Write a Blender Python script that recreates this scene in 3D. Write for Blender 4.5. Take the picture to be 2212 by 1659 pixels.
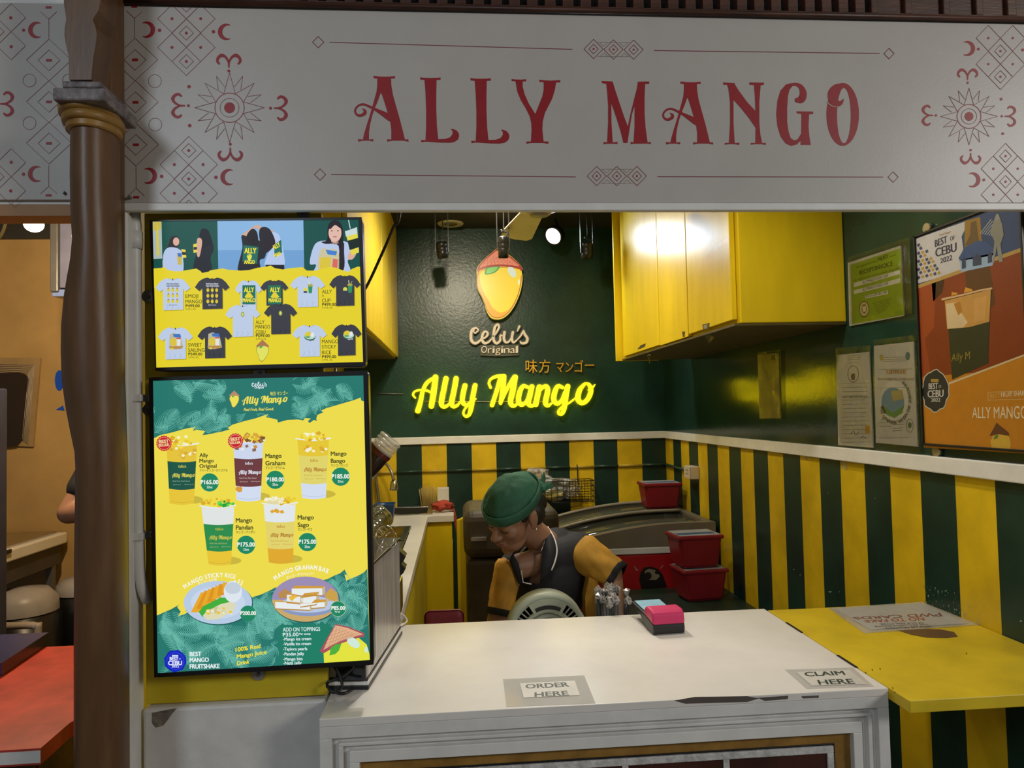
import bpy, bmesh, math, random
from mathutils import Vector, Matrix, Quaternion
random.seed(7)
for o in list(bpy.data.objects):
    bpy.data.objects.remove(o)
sc = bpy.context.scene
COL = sc.collection
PI = math.pi

# ------------------------------------------------------------------ camera
IW, IH, FPX = 2212.0, 1659.0, 1560.0
YAW, PITCH, ROLL = 0.0779, 0.0364, -0.0225
CAMP = Vector((0, 0, 1.55))
cy_, sy_, cp_, sp_ = math.cos(YAW), math.sin(YAW), math.cos(PITCH), math.sin(PITCH)
FWD = Vector((sy_*cp_, cy_*cp_, sp_))
_r0 = Vector((cy_, -sy_, 0)); _u0 = _r0.cross(FWD)
RGT = math.cos(ROLL)*_r0 + math.sin(ROLL)*_u0
UPV = -math.sin(ROLL)*_r0 + math.cos(ROLL)*_u0
cd = bpy.data.cameras.new('camera')
cam = bpy.data.objects.new('camera', cd); COL.objects.link(cam)
m3 = Matrix((RGT, UPV, -FWD)).transposed()
cam.matrix_world = Matrix.Translation(CAMP) @ m3.to_4x4()
cd.sensor_width = 36.0; cd.lens = FPX/IW*36.0
cd.clip_start = 0.05; cd.clip_end = 50
sc.camera = cam

def ray(x, y):
    return RGT*((x-IW/2)/FPX) - UPV*((y-IH/2)/FPX) + FWD
def PY(x, y, Y):
    d = ray(x, y); return CAMP + d*(Y/d.y)
def PX(x, y, X):
    d = ray(x, y); return CAMP + d*(X/d.x)
def PZ(x, y, Z):
    d = ray(x, y); return CAMP + d*((Z-CAMP.z)/d.z)
def topx(P):
    v = Vector(P)-CAMP; w = v.dot(FWD)
    return IW/2 + FPX*v.dot(RGT)/w, IH/2 - FPX*v.dot(UPV)/w

# ------------------------------------------------------------------ world, lights, exposure
wd = bpy.data.worlds.new('hall_light'); sc.world = wd; wd.use_nodes = True
bg = wd.node_tree.nodes['Background']
bg.inputs[0].default_value = (1.0, 0.95, 0.88, 1); bg.inputs[1].default_value = 0.115
vs = sc.view_settings
vs.view_transform = 'Standard'; vs.look = 'None'; vs.gamma = 1; vs.exposure = 0.0
vs.use_curve_mapping = False

def lamp(name, kind, loc, target, power, color, size=0.05, angle=60, blend=0.5):
    l = bpy.data.lights.new(name, kind); l.energy = power; l.color = color
    if kind == 'SPOT':
        l.spot_size = math.radians(angle); l.spot_blend = blend; l.shadow_soft_size = size
    elif kind == 'AREA':
        l.shape = 'DISK'; l.size = size
    else:
        l.shadow_soft_size = size
    o = bpy.data.objects.new(name, l); COL.objects.link(o); o.location = loc
    d = Vector(target)-Vector(loc)
    o.rotation_euler = d.to_track_quat('-Z', 'Y').to_euler()
    return o
# the lit ceiling spotlight seen in the stall near the back wall
lamp('lit_spot_light', 'SPOT', (0.555, 4.02, 2.515), (0.45, 2.3, 1.0), 18, (0.76, 0.87, 1.0), 0.05, 150, 0.5)
# warm ceiling spots of the stall (behind the sign board)
lamp('counter_spot_light', 'SPOT', (0.16, 2.70, 2.62), (0.30, 1.60, 1.0), 46, (1.0, 0.94, 0.86), 0.035, 72, 0.6)
lamp('sign_spot_light', 'SPOT', (0.02, 2.35, 2.60), (0.24, 4.32, 1.75), 60, (1.0, 0.86, 0.62), 0.04, 62, 0.8)
lamp('shelf_spot_light', 'SPOT', (0.55, 1.85, 2.60), (1.05, 1.75, 1.0), 34, (1.0, 0.90, 0.74), 0.06, 110, 0.9)
lamp('stall_lamp_light', 'SPOT', (0.15, 3.0, 2.62), (0.25, 3.1, 0.0), 78, (1.0, 0.88, 0.66), 0.12, 165, 0.7)
# hall lamps behind the viewer
lamp('hall_lamp_light', 'AREA', (-1.6, -1.9, 3.05), (-0.5, 1.4, 1.2), 26, (0.78, 0.89, 1.0), 0.75)
lamp('hall_lamp_light.001', 'AREA', (3.9, -1.9, 3.05), (0.5, 1.4, 1.1), 66, (1.0, 0.95, 0.88), 1.1)
# bulb of the neighbouring stall
lamp('bulb_light', 'POINT', (-1.15, 2.05, 2.05), (0, 0, 0), 48, (1.0, 0.74, 0.45), 0.03)

# ------------------------------------------------------------------ helpers
def lin(h):
    h = h.lstrip('#'); out = []
    for i in (0, 2, 4):
        c = int(h[i:i+2], 16)/255.0
        out.append(c/12.92 if c <= 0.04045 else ((c+0.055)/1.055)**2.4)
    return tuple(out)
MATS = {}
def mat(name, col, rough=0.5, metal=0.0, spec=0.5, var=0.12, scale=9.0, bump=0.0, bscale=60.0,
        emit=0.0, alpha=1.0, trans=0.0, coat=0.0, col2=None, stretch=None, ior=1.45):
    if name in MATS: return MATS[name]
    if isinstance(col, str): col = lin(col)
    m = bpy.data.materials.new(name); m.use_nodes = True; MATS[name] = m
    nt = m.node_tree; N = nt.nodes; L = nt.links; b = N['Principled BSDF']
    b.inputs['Roughness'].default_value = rough; b.inputs['Metallic'].default_value = metal
    b.inputs['Specular IOR Level'].default_value = spec; b.inputs['IOR'].default_value = ior
    b.inputs['Alpha'].default_value = alpha; b.inputs['Transmission Weight'].default_value = trans
    b.inputs['Coat Weight'].default_value = coat
    b.inputs['Base Color'].default_value = (*col, 1)
    tc = N.new('ShaderNodeTexCoord'); mp = N.new('ShaderNodeMapping')
    L.new(tc.outputs['Object'], mp.inputs[0])
    if stretch: mp.inputs['Scale'].default_value = stretch
    if var > 0:
        nz = N.new('ShaderNodeTexNoise'); nz.inputs['Scale'].default_value = scale
        nz.inputs['Detail'].default_value = 5; nz.inputs['Roughness'].default_value = 0.6
        L.new(mp.outputs[0], nz.inputs['Vector'])
        mx = N.new('ShaderNodeMix'); mx.data_type = 'RGBA'
        c2 = lin(col2) if isinstance(col2, str) else (col2 if col2 else tuple(c*(1-var*1.6) for c in col))
        c1 = col if col2 else tuple(min(1, c*(1+var*0.6)) for c in col)
        rp = N.new('ShaderNodeMapRange'); rp.inputs[1].default_value = 0.32; rp.inputs[2].default_value = 0.68
        L.new(nz.outputs['Fac'], rp.inputs[0]); L.new(rp.outputs[0], mx.inputs['Factor'])
        mx.inputs['A'].default_value = (*c1, 1); mx.inputs['B'].default_value = (*c2, 1)
        L.new(mx.outputs['Result'], b.inputs['Base Color'])
    if bump > 0:
        n2 = N.new('ShaderNodeTexNoise'); n2.inputs['Scale'].default_value = bscale; n2.inputs['Detail'].default_value = 3
        L.new(mp.outputs[0], n2.inputs['Vector'])
        bp = N.new('ShaderNodeBump'); bp.inputs['Strength'].default_value = bump; bp.inputs['Distance'].default_value = 0.004
        L.new(n2.outputs['Fac'], bp.inputs['Height']); L.new(bp.outputs[0], b.inputs['Normal'])
    if emit > 0:
        b.inputs['Emission Color'].default_value = (*col, 1); b.inputs['Emission Strength'].default_value = emit
    return m
def film(name, tint=(1, 1, 1), base=0.05, rough=0.05, bump=0.0, gain=0.45):     # thin clear plastic: see-through with a sharp sheen
    if name in MATS: return MATS[name]
    m = bpy.data.materials.new(name); m.use_nodes = True; MATS[name] = m
    N = m.node_tree.nodes; L = m.node_tree.links; N.remove(N['Principled BSDF'])
    tr = N.new('ShaderNodeBsdfTransparent'); tr.inputs[0].default_value = (*tint, 1)
    gl = N.new('ShaderNodeBsdfGlossy'); gl.inputs['Roughness'].default_value = rough
    lw = N.new('ShaderNodeLayerWeight'); lw.inputs[0].default_value = 0.32
    ma = N.new('ShaderNodeMath'); ma.operation = 'MULTIPLY_ADD'; ma.inputs[1].default_value = gain; ma.inputs[2].default_value = base
    nz = N.new('ShaderNodeTexNoise'); nz.inputs['Scale'].default_value = 55
    bp = N.new('ShaderNodeBump'); bp.inputs['Strength'].default_value = bump; bp.inputs['Distance'].default_value = 0.003
    L.new(nz.outputs['Fac'], bp.inputs['Height'])
    if bump > 0: L.new(bp.outputs[0], gl.inputs['Normal'])
    mx = N.new('ShaderNodeMixShader'); L.new(lw.outputs['Fresnel'], ma.inputs[0]); L.new(ma.outputs[0], mx.inputs[0])
    L.new(tr.outputs[0], mx.inputs[1]); L.new(gl.outputs[0], mx.inputs[2]); L.new(mx.outputs[0], N['Material Output'].inputs[0])
    return m
def flat(hexcol):            # matt printed ink
    return mat('ink_'+hexcol.lstrip('#'), hexcol, rough=0.45, var=0.05, scale=30)
SCREEN_GAIN = 1.0
def glow(hexcol):            # lit display pixels
    nm = 'pixel_'+hexcol.lstrip('#')
    if nm in MATS: return MATS[nm]
    m = bpy.data.materials.new(nm); m.use_nodes = True; MATS[nm] = m
    nt = m.node_tree; b = nt.nodes['Principled BSDF']
    b.inputs['Base Color'].default_value = (0.01, 0.01, 0.01, 1); b.inputs['Roughness'].default_value = 0.35; b.inputs['Specular IOR Level'].default_value = 0.15
    c = lin(hexcol)
    b.inputs['Emission Color'].default_value = (*c, 1); b.inputs['Emission Strength'].default_value = SCREEN_GAIN
    return m

WLOC = {}
def wl(o): return WLOC.get(o.name, Vector((0, 0, 0))) if o else Vector((0, 0, 0))
def props(o, label=None, cat=None, group=None, kind=None):
    if label: o['label'] = label
    if cat: o['category'] = cat
    if group: o['group'] = group
    if kind: o['kind'] = kind
    return o
def thing(name, label, cat, loc, group=None):
    o = bpy.data.objects.new(name, None); COL.objects.link(o)
    o.empty_display_size = 0.05; o.location = loc; WLOC[o.name] = Vector(loc)
    return props(o, label, cat, group)

class MB:
    def __init__(s): s.v = []; s.f = []; s.m = []; s.sm = []
    def add(s, vs, fs, mi=0, smooth=False):
        b = len(s.v); s.v += [Vector(v) for v in vs]
        for f in fs:
            s.f.append([b+i for i in f]); s.m.append(mi); s.sm.append(smooth)
        return s
    def bm(s, bm_, mi=0, smooth=False, M=None):
        bm_.verts.index_update()
        s.add([(M @ v.co if M else v.co) for v in bm_.verts], [[v.index for v in f.verts] for f in bm_.faces], mi, smooth)
        bm_.free(); return s
    def box(s, x0, x1, y0, y1, z0, z1, bev=0.0, mi=0, M=None, seg=2):
        b = bmesh.new(); bmesh.ops.create_cube(b, size=1)
        for v in b.verts:
            v.co = Vector((x0+(v.co.x+.5)*(x1-x0), y0+(v.co.y+.5)*(y1-y0), z0+(v.co.z+.5)*(z1-z0)))
        if bev > 0:
            bmesh.ops.bevel(b, geom=b.edges[:], offset=bev, segments=seg, affect='EDGES', profile=0.5)
        return s.bm(b, mi, False, M)
    def ell(s, c, r, M=None, mi=0, u=20, v=14):
        b = bmesh.new(); bmesh.ops.create_uvsphere(b, u_segments=u, v_segments=v, radius=1)
        R = Matrix.Translation(Vector(c)) @ (M.to_4x4() if M else Matrix.Identity(4)) @ Matrix.Diagonal((*r, 1))
        return s.bm(b, mi, True, R)
    def tube(s, pts, r, n=8, mi=0, cap=True, closed=False):
        pts = [Vector(p) for p in pts]; N = len(pts)
        rr = r if isinstance(r, (list, tuple)) else [r]*N
        vs_, fs = [], []; prev = None
        for i, p in enumerate(pts):
            a = pts[(i-1) % N] if (closed or i > 0) else p
            c = pts[(i+1) % N] if (closed or i < N-1) else p
            t = (c-a).normalized() if (c-a).length > 1e-9 else Vector((0, 0, 1))
            if prev is None:
                h = Vector((0, 0, 1)) if abs(t.z) < .9 else Vector((1, 0, 0))
                u = t.cross(h).normalized()
            else:
                u = (prev - t*prev.dot(t)); u = u.normalized() if u.length > 1e-6 else t.orthogonal().normalized()
            prev = u; w = t.cross(u)
            for k in range(n):
                a_ = 2*PI*k/n; vs_.append(p + (u*math.cos(a_)+w*math.sin(a_))*rr[i])
        for i in range(N if closed else N-1):
            j = (i+1) % N
            for k in range(n):
                fs.append([i*n+k, i*n+(k+1) % n, j*n+(k+1) % n, j*n+k])
        s.add(vs_, fs, mi, True)
        if cap and not closed:
            b = len(s.v)-N*n
            s.f.append([b+k for k in range(n)][::-1]); s.m.append(mi); s.sm.append(False)
            s.f.append([b+(N-1)*n+k for k in range(n)]); s.m.append(mi); s.sm.append(False)
        return s
    def cyl(s, p0, p1, r0, r1=None, n=20, mi=0):
        return s.tube([p0, p1], [r0, r0 if r1 is None else r1], n, mi)
    def lathe(s, prof, c=(0, 0, 0), n=24, mi=0, M=None, cap=True):
        c = Vector(c); vs_, fs = [], []
        for (r, z) in prof:
            for k in range(n):
                a = 2*PI*k/n; p = Vector((r*math.cos(a), r*math.sin(a), z))
                vs_.append(c + (M @ p if M else p))
        for i in range(len(prof)-1):
            for k in range(n):
                fs.append([i*n+k, i*n+(k+1) % n, (i+1)*n+(k+1) % n, (i+1)*n+k])
        s.add(vs_, fs, mi, True)
        if cap:
            b = len(s.v)-len(prof)*n
            s.f.append([b+k for k in range(n)][::-1]); s.m.append(mi); s.sm.append(False)
            s.f.append([b+(len(prof)-1)*n+k for k in range(n)]); s.m.append(mi); s.sm.append(False)
        return s
    def prism(s, front, ext, mi=0, mi_side=None):
        n = len(front); ext = Vector(ext)
        fr = [Vector(p) for p in front]
        s.add(fr+[p+ext for p in fr], [list(range(n)), list(range(2*n-1, n-1, -1))], mi)
        b = len(s.v)-2*n
        for i in range(n):
            j = (i+1) % n
            s.f.append([b+i, b+n+i, b+n+j, b+j]); s.m.append(mi if mi_side is None else mi_side); s.sm.append(False)
        return s
    def build(s, name, mats, parent=None, label=None, cat=None, group=None, kind=None, fix=True):
        if not isinstance(mats, (list, tuple)): mats = [mats]
        if parent is not None: org = wl(parent)
        elif kind == 'structure': org = Vector((0, 0, 0))
        else:
            xs = [v.x for v in s.v]; ys = [v.y for v in s.v]; zs = [v.z for v in s.v]
            org = Vector(((min(xs)+max(xs))/2, (min(ys)+max(ys))/2, min(zs)))
        me = bpy.data.meshes.new(name)
        me.from_pydata([tuple(v-org) for v in s.v], [], s.f)
        for m in mats: me.materials.append(m)
        me.polygons.foreach_set('material_index', s.m); me.polygons.foreach_set('use_smooth', s.sm)
        if fix:
            b = bmesh.new(); b.from_mesh(me); bmesh.ops.recalc_face_normals(b, faces=b.faces[:]); b.to_mesh(me); b.free()
        me.update()
        o = bpy.data.objects.new(name, me); COL.objects.link(o)
        WLOC[o.name] = org.copy()
        if parent is not None: o.parent = parent
        else: o.location = org
        return props(o, label, cat, group, kind)
def B(x0, x1, y0, y1, z0, z1, bev=0.0): return MB().box(x0, x1, y0, y1, z0, z1, bev)
def copy_tree(o, loc=None, label=None, parent=None, rz=None):
    c = o.copy(); COL.objects.link(c)
    if parent is not None: c.parent = parent
    WLOC[c.name] = Vector(loc) if loc is not None else wl(o)
    if loc is not None: c.location = loc
    if rz is not None: c.rotation_euler.z = rz
    if label: c['label'] = label
    for ch in list(o.children): copy_tree(ch, parent=c)
    return c

# ---- smooth curves and brush strokes -------------------------------------
def catmull(pts, seg=6):
    P = [Vector(p) for p in pts]
    if len(P) < 3: return P
    Q = [P[0]*2-P[1]]+P+[P[-1]*2-P[-2]]; out = []
    for i in range(1, len(Q)-2):
        a, b, c, d = Q[i-1], Q[i], Q[i+1], Q[i+2]
        for k in range(seg):
            t = k/seg
            out.append(0.5*((2*b)+(c-a)*t+(2*a-5*b+4*c-d)*t*t+(3*b-a-3*c+d)*t*t*t))
    out.append(P[-1]); return out
def smooth_closed(pts, seg=4):
    P = [Vector((p[0], p[1], 0)) for p in pts]; n = len(P); out = []
    for i in range(n):
        a, b, c, d = P[i-1], P[i], P[(i+1) % n], P[(i+2) % n]
        for k in range(seg):
            t = k/seg; q = 0.5*((2*b)+(c-a)*t+(2*a-5*b+4*c-d)*t*t+(3*b-a-3*c+d)*t*t*t); out.append((q.x, q.y))
    return out
def stroke_strip(pts, widths, seg=6, caps=True):
    """2D brush stroke -> (left side, right side) point lists incl. round caps"""
    if not isinstance(widths, (list, tuple)): widths = [widths]*len(pts)
    P = [Vector((p[0], p[1], w)) for p, w in zip(pts, widths)]
    C = catmull(P, seg) if len(P) > 2 else P
    Lf, Rt = [], []; n = len(C)
    for i, c in enumerate(C):
        a = C[max(0, i-1)]; b = C[min(n-1, i+1)]
        t = Vector((b.x-a.x, b.y-a.y)); t = t.normalized() if t.length > 1e-9 else Vector((1, 0))
        nn = Vector((-t.y, t.x)); w = max(c.z, .2)/2; p = Vector((c.x, c.y))
        if caps and i == 0:
            for k in (1, 2, 3):
                g = PI/2*k/4; q = p - t*(w*math.cos(g))
                Lf.append(q+nn*(w*math.sin(g))); Rt.append(q-nn*(w*math.sin(g)))
        Lf.append(p+nn*w); Rt.append(p-nn*w)
        if caps and i == n-1:
            for k in (3, 2, 1):
                g = PI/2*k/4; q = p + t*(w*math.cos(g))
                Lf.append(q+nn*(w*math.sin(g))); Rt.append(q-nn*(w*math.sin(g)))
    return Lf, Rt

_TXT = {}
def glyphs(s):
    """text outline from the built-in font: verts (cap height 1), faces, width"""
    if s in _TXT: return _TXT[s]
    c = bpy.data.curves.new('lettering', 'FONT'); c.body = s; c.size = 1.0; c.resolution_u = 3; c.fill_mode = 'FRONT'
    o = bpy.data.objects.new('lettering', c); COL.objects.link(o)
    dg = bpy.context.evaluated_depsgraph_get()
    me = bpy.data.meshes.new_from_object(o.evaluated_get(dg))
    vs_ = [(v.co.x, v.co.y) for v in me.vertices]; fs = [list(p.vertices) for p in me.polygons]
    bpy.data.objects.remove(o); bpy.data.curves.remove(c); bpy.data.meshes.remove(me)
    x0 = min(v[0] for v in vs_); x1 = max(v[0] for v in vs_)
    cap = 0.66
    vs_ = [((x-x0)/cap, y/cap) for x, y in vs_]
    _TXT[s] = (vs_, fs, (x1-x0)/cap); return _TXT[s]

class Print:
    """flat print traced in photo pixels and laid on a real surface; layers are stacked paper-thin"""
    def __init__(s, proj, crop=(0, 0, 1), maker=flat, step=0.00012):
        s.proj = proj; s.crop = crop; s.maker = maker; s.step = step
        s.mb = MB(); s.cols = []
    def mi(s, c):
        if c not in s.cols: s.cols.append(c)
        return s.cols.index(c)
    def w(s, x, y, z):
        ox, oy, k = s.crop; return s.proj(ox+x/k, oy+y/k, s.step*z)
    def poly(s, pts, c, z=1):
        s.mb.add([s.w(p[0], p[1], z) for p in pts], [list(range(len(pts)))], s.mi(c)); return s
    def spoly(s, pts, c, z=1): return s.poly(smooth_closed(pts) if len(pts) > 4 else pts, c, z)
    def rect(s, x0, y0, x1, y1, c, z=1): return s.poly([(x0, y0), (x1, y0), (x1, y1), (x0, y1)], c, z)
    def ell(s, cx, cy, rx, ry, c, z=1, n=24, rot=0.0):
        ca, sa = math.cos(rot), math.sin(rot)
        return s.poly([(cx+rx*math.cos(a)*ca-ry*math.sin(a)*sa, cy+rx*math.cos(a)*sa+ry*math.sin(a)*ca)
                       for a in [2*PI*k/n for k in range(n)]], c, z)
    def strip(s, Lf, Rt, c, z):
        n = len(Lf)
        s.mb.add([s.w(p[0], p[1], z) for p in Lf]+[s.w(p[0], p[1], z) for p in Rt],
                 [[i, i+1, n+i+1, n+i] for i in range(n-1)], s.mi(c)); return s
    def stroke(s, pts, widths, c, z=1, seg=6, caps=True):
        Lf, Rt = stroke_strip(pts, widths, seg, caps); return s.strip(Lf, Rt, c, z)
    def line(s, pts, wd_, c, z=1, closed=False):
        pts = [Vector(p[:2]) for p in pts]; s.nl = getattr(s, 'nl', 0)+1; z = z+(s.nl % 40)*.05
        if closed: pts = pts+[pts[0]]
        for a, b in zip(pts[:-1], pts[1:]):
            t = (b-a).normalized(); n = Vector((-t.y, t.x))*wd_/2; e = t*wd_*.35
            s.poly([a-e+n, b+e+n, b+e-n, a-e-n], c, z); z += .012
        return s
    def ring(s, cx, cy, r, wd_, c, z=1, n=36, ry=None):
        ry = ry or r
        o = [(cx+(r+wd_/2)*math.cos(2*PI*k/n), cy+(ry+wd_/2)*math.sin(2*PI*k/n)) for k in range(n+1)]
        i = [(cx+(r-wd_/2)*math.cos(2*PI*k/n), cy+(ry-wd_/2)*math.sin(2*PI*k/n)) for k in range(n+1)]
        return s.strip(o, i, c, z)
    def text(s, t, x, y, h, c, z=2, w=None, slope=0.0, bold=0.0, align='l', skew=0.0):
        vs_, fs, tw = glyphs(t); k = (w/tw if w else h); W_ = tw*k
        x0 = x-(W_/2 if align == 'c' else W_ if align == 'r' else 0)
        ca, sa = math.cos(slope), math.sin(slope)
        offs = [0] if bold <= 0 else [-bold*h, -bold*h*.35, bold*h*.35, bold*h]
        zi = z
        for d in offs:
            for e in ([0] if bold <= 0 else [-bold*h*.5, bold*h*.5]):
                pts = []; zi += .12
                for (u, v) in vs_:
                    a = u*k+d+skew*v*h + (x0-x); b = -v*h+e
                    pts.append(s.w(x+a*ca-b*sa, y+a*sa+b*ca, zi))
                s.mb.add(pts, fs, s.mi(c))
        return s
    def textq(s, t, bl, br, tl, tr, c, z=2, bold=0.0):
        """text stretched on the surface between four photo points (baseline left/right, cap top left/right)"""
        vs_, fs, tw = glyphs(t)
        for i, d in enumerate([0] if bold <= 0 else [-bold, 0, bold]):
            pts = []; q = [s.w(p[0], p[1], z+.3*i) for p in (bl, br, tl, tr)]
            for (u, v) in vs_:
                a = (u+d)/tw; p0 = q[0].lerp(q[1], a); p1 = q[2].lerp(q[3], a); pts.append(p0.lerp(p1, v))
            s.mb.add(pts, fs, s.mi(c))
        return s
    def build(s, name, parent=None, **k):
        return s.mb.build(name, [s.maker(c) for c in s.cols], parent, fix=False, **k)

# ------------------------------------------------------------------ surfaces
YF, XW, YB, XL, ZC = 1.40, 1.266, 4.32, -0.655, 2.65
M_CREAM = mat('sign_board_paint', (0.50, 0.47, 0.435), 0.34, var=0.05, scale=3, bump=0.025, bscale=160, spec=0.45)
M_WHITE = mat('white_gloss_paint', (0.76, 0.75, 0.71), 0.38, var=0.05, scale=14, bump=0.05, bscale=90)
M_WORN = mat('worn_white_paint', (0.74, 0.73, 0.70), 0.5, var=0.07, scale=16, bump=0.10, bscale=70)
M_GREEN = mat('dark_green_gloss_paint', (0.014, 0.050, 0.036), 0.14, var=0.22, scale=4, bump=0.06, bscale=45, spec=0.55)
M_STRG = mat('green_stripe_paint', (0.013, 0.042, 0.030), 0.34, var=0.22, scale=6, bump=0.04, bscale=60)
M_STRY = mat('yellow_stripe_paint', (0.74, 0.50, 0.012), 0.40, var=0.16, scale=5, bump=0.04, bscale=60)
M_YEL = mat('yellow_cabinet_paint', (0.78, 0.57, 0.012), 0.33, spec=0.32, var=0.06, scale=5, bump=0.05, bscale=26, stretch=(3, 3, 0.6))
M_YEL2 = mat('yellow_board_paint', (0.66, 0.50, 0.015), 0.55, var=0.14, scale=5, bump=0.04)
M_CEIL = mat('dark_ceiling_paint', (0.035, 0.033, 0.03), 0.6, var=0.25, scale=4)
M_FLOOR = mat('dark_floor_tile', (0.16, 0.14, 0.12), 0.45, var=0.3, scale=5)
M_BROWN = mat('brown_gloss_paint', (0.135, 0.066, 0.026), 0.38, var=0.2, scale=7, bump=0.06, bscale=40, stretch=(4, 4, 0.7))
M_WOOD = mat('red_brown_wood', (0.085, 0.030, 0.016), 0.45, var=0.35, scale=12, bump=0.1, stretch=(0.6, 4, 4))
M_GOLD = mat('ochre_gold_paint', (0.32, 0.17, 0.035), 0.4, var=0.25, scale=18)
M_BLACK = mat('black_plastic', (0.012, 0.012, 0.013), 0.35, var=0.1)
M_STEEL = mat('stainless_steel', (0.55, 0.54, 0.52), 0.22, metal=1.0, var=0.10, scale=30, stretch=(1, 1, 12))
M_TAN = mat('tan_wall_paint', (0.50, 0.33, 0.13), 0.5, var=0.12, scale=3)
M_GREYM = mat('grey_metal', (0.22, 0.22, 0.22), 0.45, metal=0.6, var=0.15)
M_SMOKE = mat('aged_silver_paint', (0.20, 0.17, 0.17), 0.5, var=0.4, scale=60, bump=0.3, bscale=140)

B(-4.2, 4.0, -3.0, 4.6, -0.05, 0.0).build('floor', M_FLOOR, kind='structure')
B(-4.0, XW+.1, 1.466, YB+.1, ZC, ZC+.05).build('ceiling', M_CEIL, kind='structure')

# back wall: striped below the rail, dark green above
bx = [430, 800, 856, 910.8, 964.6, 1018.7, 1071.7, 1124.3, 1177, 1229.4, 1282, 1333.5, 1386.2]
edges = [PY(x, 965, YB).x for x in bx]
edges[0] = XL; edges[1] = edges[2]-(edges[3]-edges[2]); edges.append(XW)
ZR0, ZR1 = 1.361, 1.404
wb = MB()
for i in range(len(edges)-1):
    wb.add([(edges[i], YB, 0), (edges[i+1], YB, 0), (edges[i+1], YB, ZR1-.02), (edges[i], YB, ZR1-.02)], [[0, 1, 2, 3]], 2 if i % 2 else 1)
wb.add([(XL, YB, ZR1-.02), (XW, YB, ZR1-.02), (XW, YB, ZC), (XL, YB, ZC)], [[0, 1, 2, 3]], 0)
wb.box(XL-.1, XW+.1, YB+.001, YB+.08, 0, ZC)
M_GREENB = mat('dark_green_wall_paint', (0.014, 0.052, 0.036), 0.30, var=0.22, scale=4, bump=0.22, bscale=70, spec=0.5)
wb.build('wall_back', [M_GREENB, M_STRG, M_STRY], kind='structure', fix=False)
B(XL, XW, YB-.018, YB, ZR0, ZR1, .003).build('trim_1', M_WHITE, kind='structure')

# right wall
rx = [1437.8, 1453.7, 1470.6, 1487.7, 1507.5, 1527.4, 1549.6, 1574.5, 1599.8, 1626.9, 1658.1, 1691.2, 1728.1, 1769.8, 1814.8, 1866.6, 1922, 1987.5, 2062.5, 2148.8]
ry = [PX(x, 946+(x-1437)*.1265, XW).y for x in rx]; ry[0] = YB
ry += [ry[-1]-.115, ry[-1]-.23, 1.468]
wr = MB()
for i in range(len(ry)-1):
    wr.add([(XW, ry[i], 0), (XW, ry[i+1], 0), (XW, ry[i+1], ZR1-.02), (XW, ry[i], ZR1-.02)], [[0, 1, 2, 3]], 1 if i % 2 else 2)
wr.add([(XW, YB, ZR1-.02), (XW, 1.468, ZR1-.02), (XW, 1.468, ZC), (XW, YB, ZC)], [[0, 1, 2, 3]], 0)
wr.box(XW+.001, XW+.08, 1.556, YB, 0, ZC)
wrw = wr.build('wall_right', [M_GREEN, M_STRG, M_STRY], kind='structure', fix=False)
sc_ = Print(lambda x, y, o: PX(x, y, XW-.0006-o), (1640, 960, 2.374), flat, .0003); r_ = random.Random(21)
for i in range(46):
    x = 840+r_.random()*190; y = 715+r_.random()*110+(x-840)*.25; sc_.poly([(x, y), (x+3+r_.random()*6, y+r_.random()*6-3), (x+r_.random()*6, y+6+r_.random()*9)], ('#2f6a48', '#5c8a68', '#8fa48c')[i % 3], 1)
for i in range(16):
    x = 1045+r_.random()*90; y = 810+r_.random()*100+(x-1045)*.3; sc_.poly([(x, y), (x+3+r_.random()*5, y+2), (x+2, y+6+r_.random()*8)], '#b8b4a0', 1)
for q in ((175,640,5), (207,668,5), (352,755,20), (410,755,3), (1334,905,14), (592,275,4), (352,248,3)): sc_.poly([(q[0], q[1]), (q[0]+q[2], q[1]-2), (q[0]+q[2]*.7, q[1]+5)], '#c4c0b0', 1)
for q in ((228,50,18,34), (418,72,26,60)): sc_.poly([(q[0], q[1]), (q[0]+q[2], q[1]+6), (q[0]+q[2]*1.1, q[1]+q[3]), (q[0]+q[2]*.6, q[1]+q[3]*.9)], '#b0a888', 1)
sc_.build('scuff_marks', wrw, kind='stuff')
B(XW-.018, XW, 1.47, YB-.018, ZR0, ZR1, .003).build('trim_2', M_WHITE, kind='structure')

B(1.268, 1.80, 1.470, 1.55, 0, 1.957, .004).build('wall_pier', M_WHITE, kind='structure')
# left partition, lintel, posts, low wall
B(XL-.03, XL, 1.47, YB, 0, ZC).build('wall_left', M_YEL2, kind='structure')
B(-4.0, 1.9, 1.408, 1.4405, 1.957, 2.345).build('trim_8', M_WHITE, kind='structure')
B(-4.0, 1.9, 1.4605, 1.468, 1.957, 2.75).build('wall_front', M_WHITE, kind='structure')
B(-.660, -.612, 1.400, 1.47, 0, 1.9412, .004).build('trim_3', M_WHITE, kind='structure')
B(-.660, 1.75, 1.397, 1.4115, 1.9415, 1.9565, .002).build('trim_7', M_WHITE, kind='structure')
lw = MB().box(-.606, -.262, 1.447, 1.56, 0, .997, .006)
wl_ = lw.build('wall_low', M_WORN, kind='structure')
MB().prism([PY(x, y, 1.4468) for x, y in ((328,1540),(358,1534),(382,1530),(372,1542),(362,1556),(352,1568),(336,1572),(328,1562))], (0, .0005, 0)).build('broken_plaster', mat('bare_plaster', (.22, .19, .15), .8, var=.4, scale=60, bump=.5), wl_)
B(-4.0, -.70, 1.408, 1.466, 1.935, 1.957).build('trim_4', mat('orange_trim_paint', (0.42, 0.22, 0.09), 0.5, var=.1), kind='structure')

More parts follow.
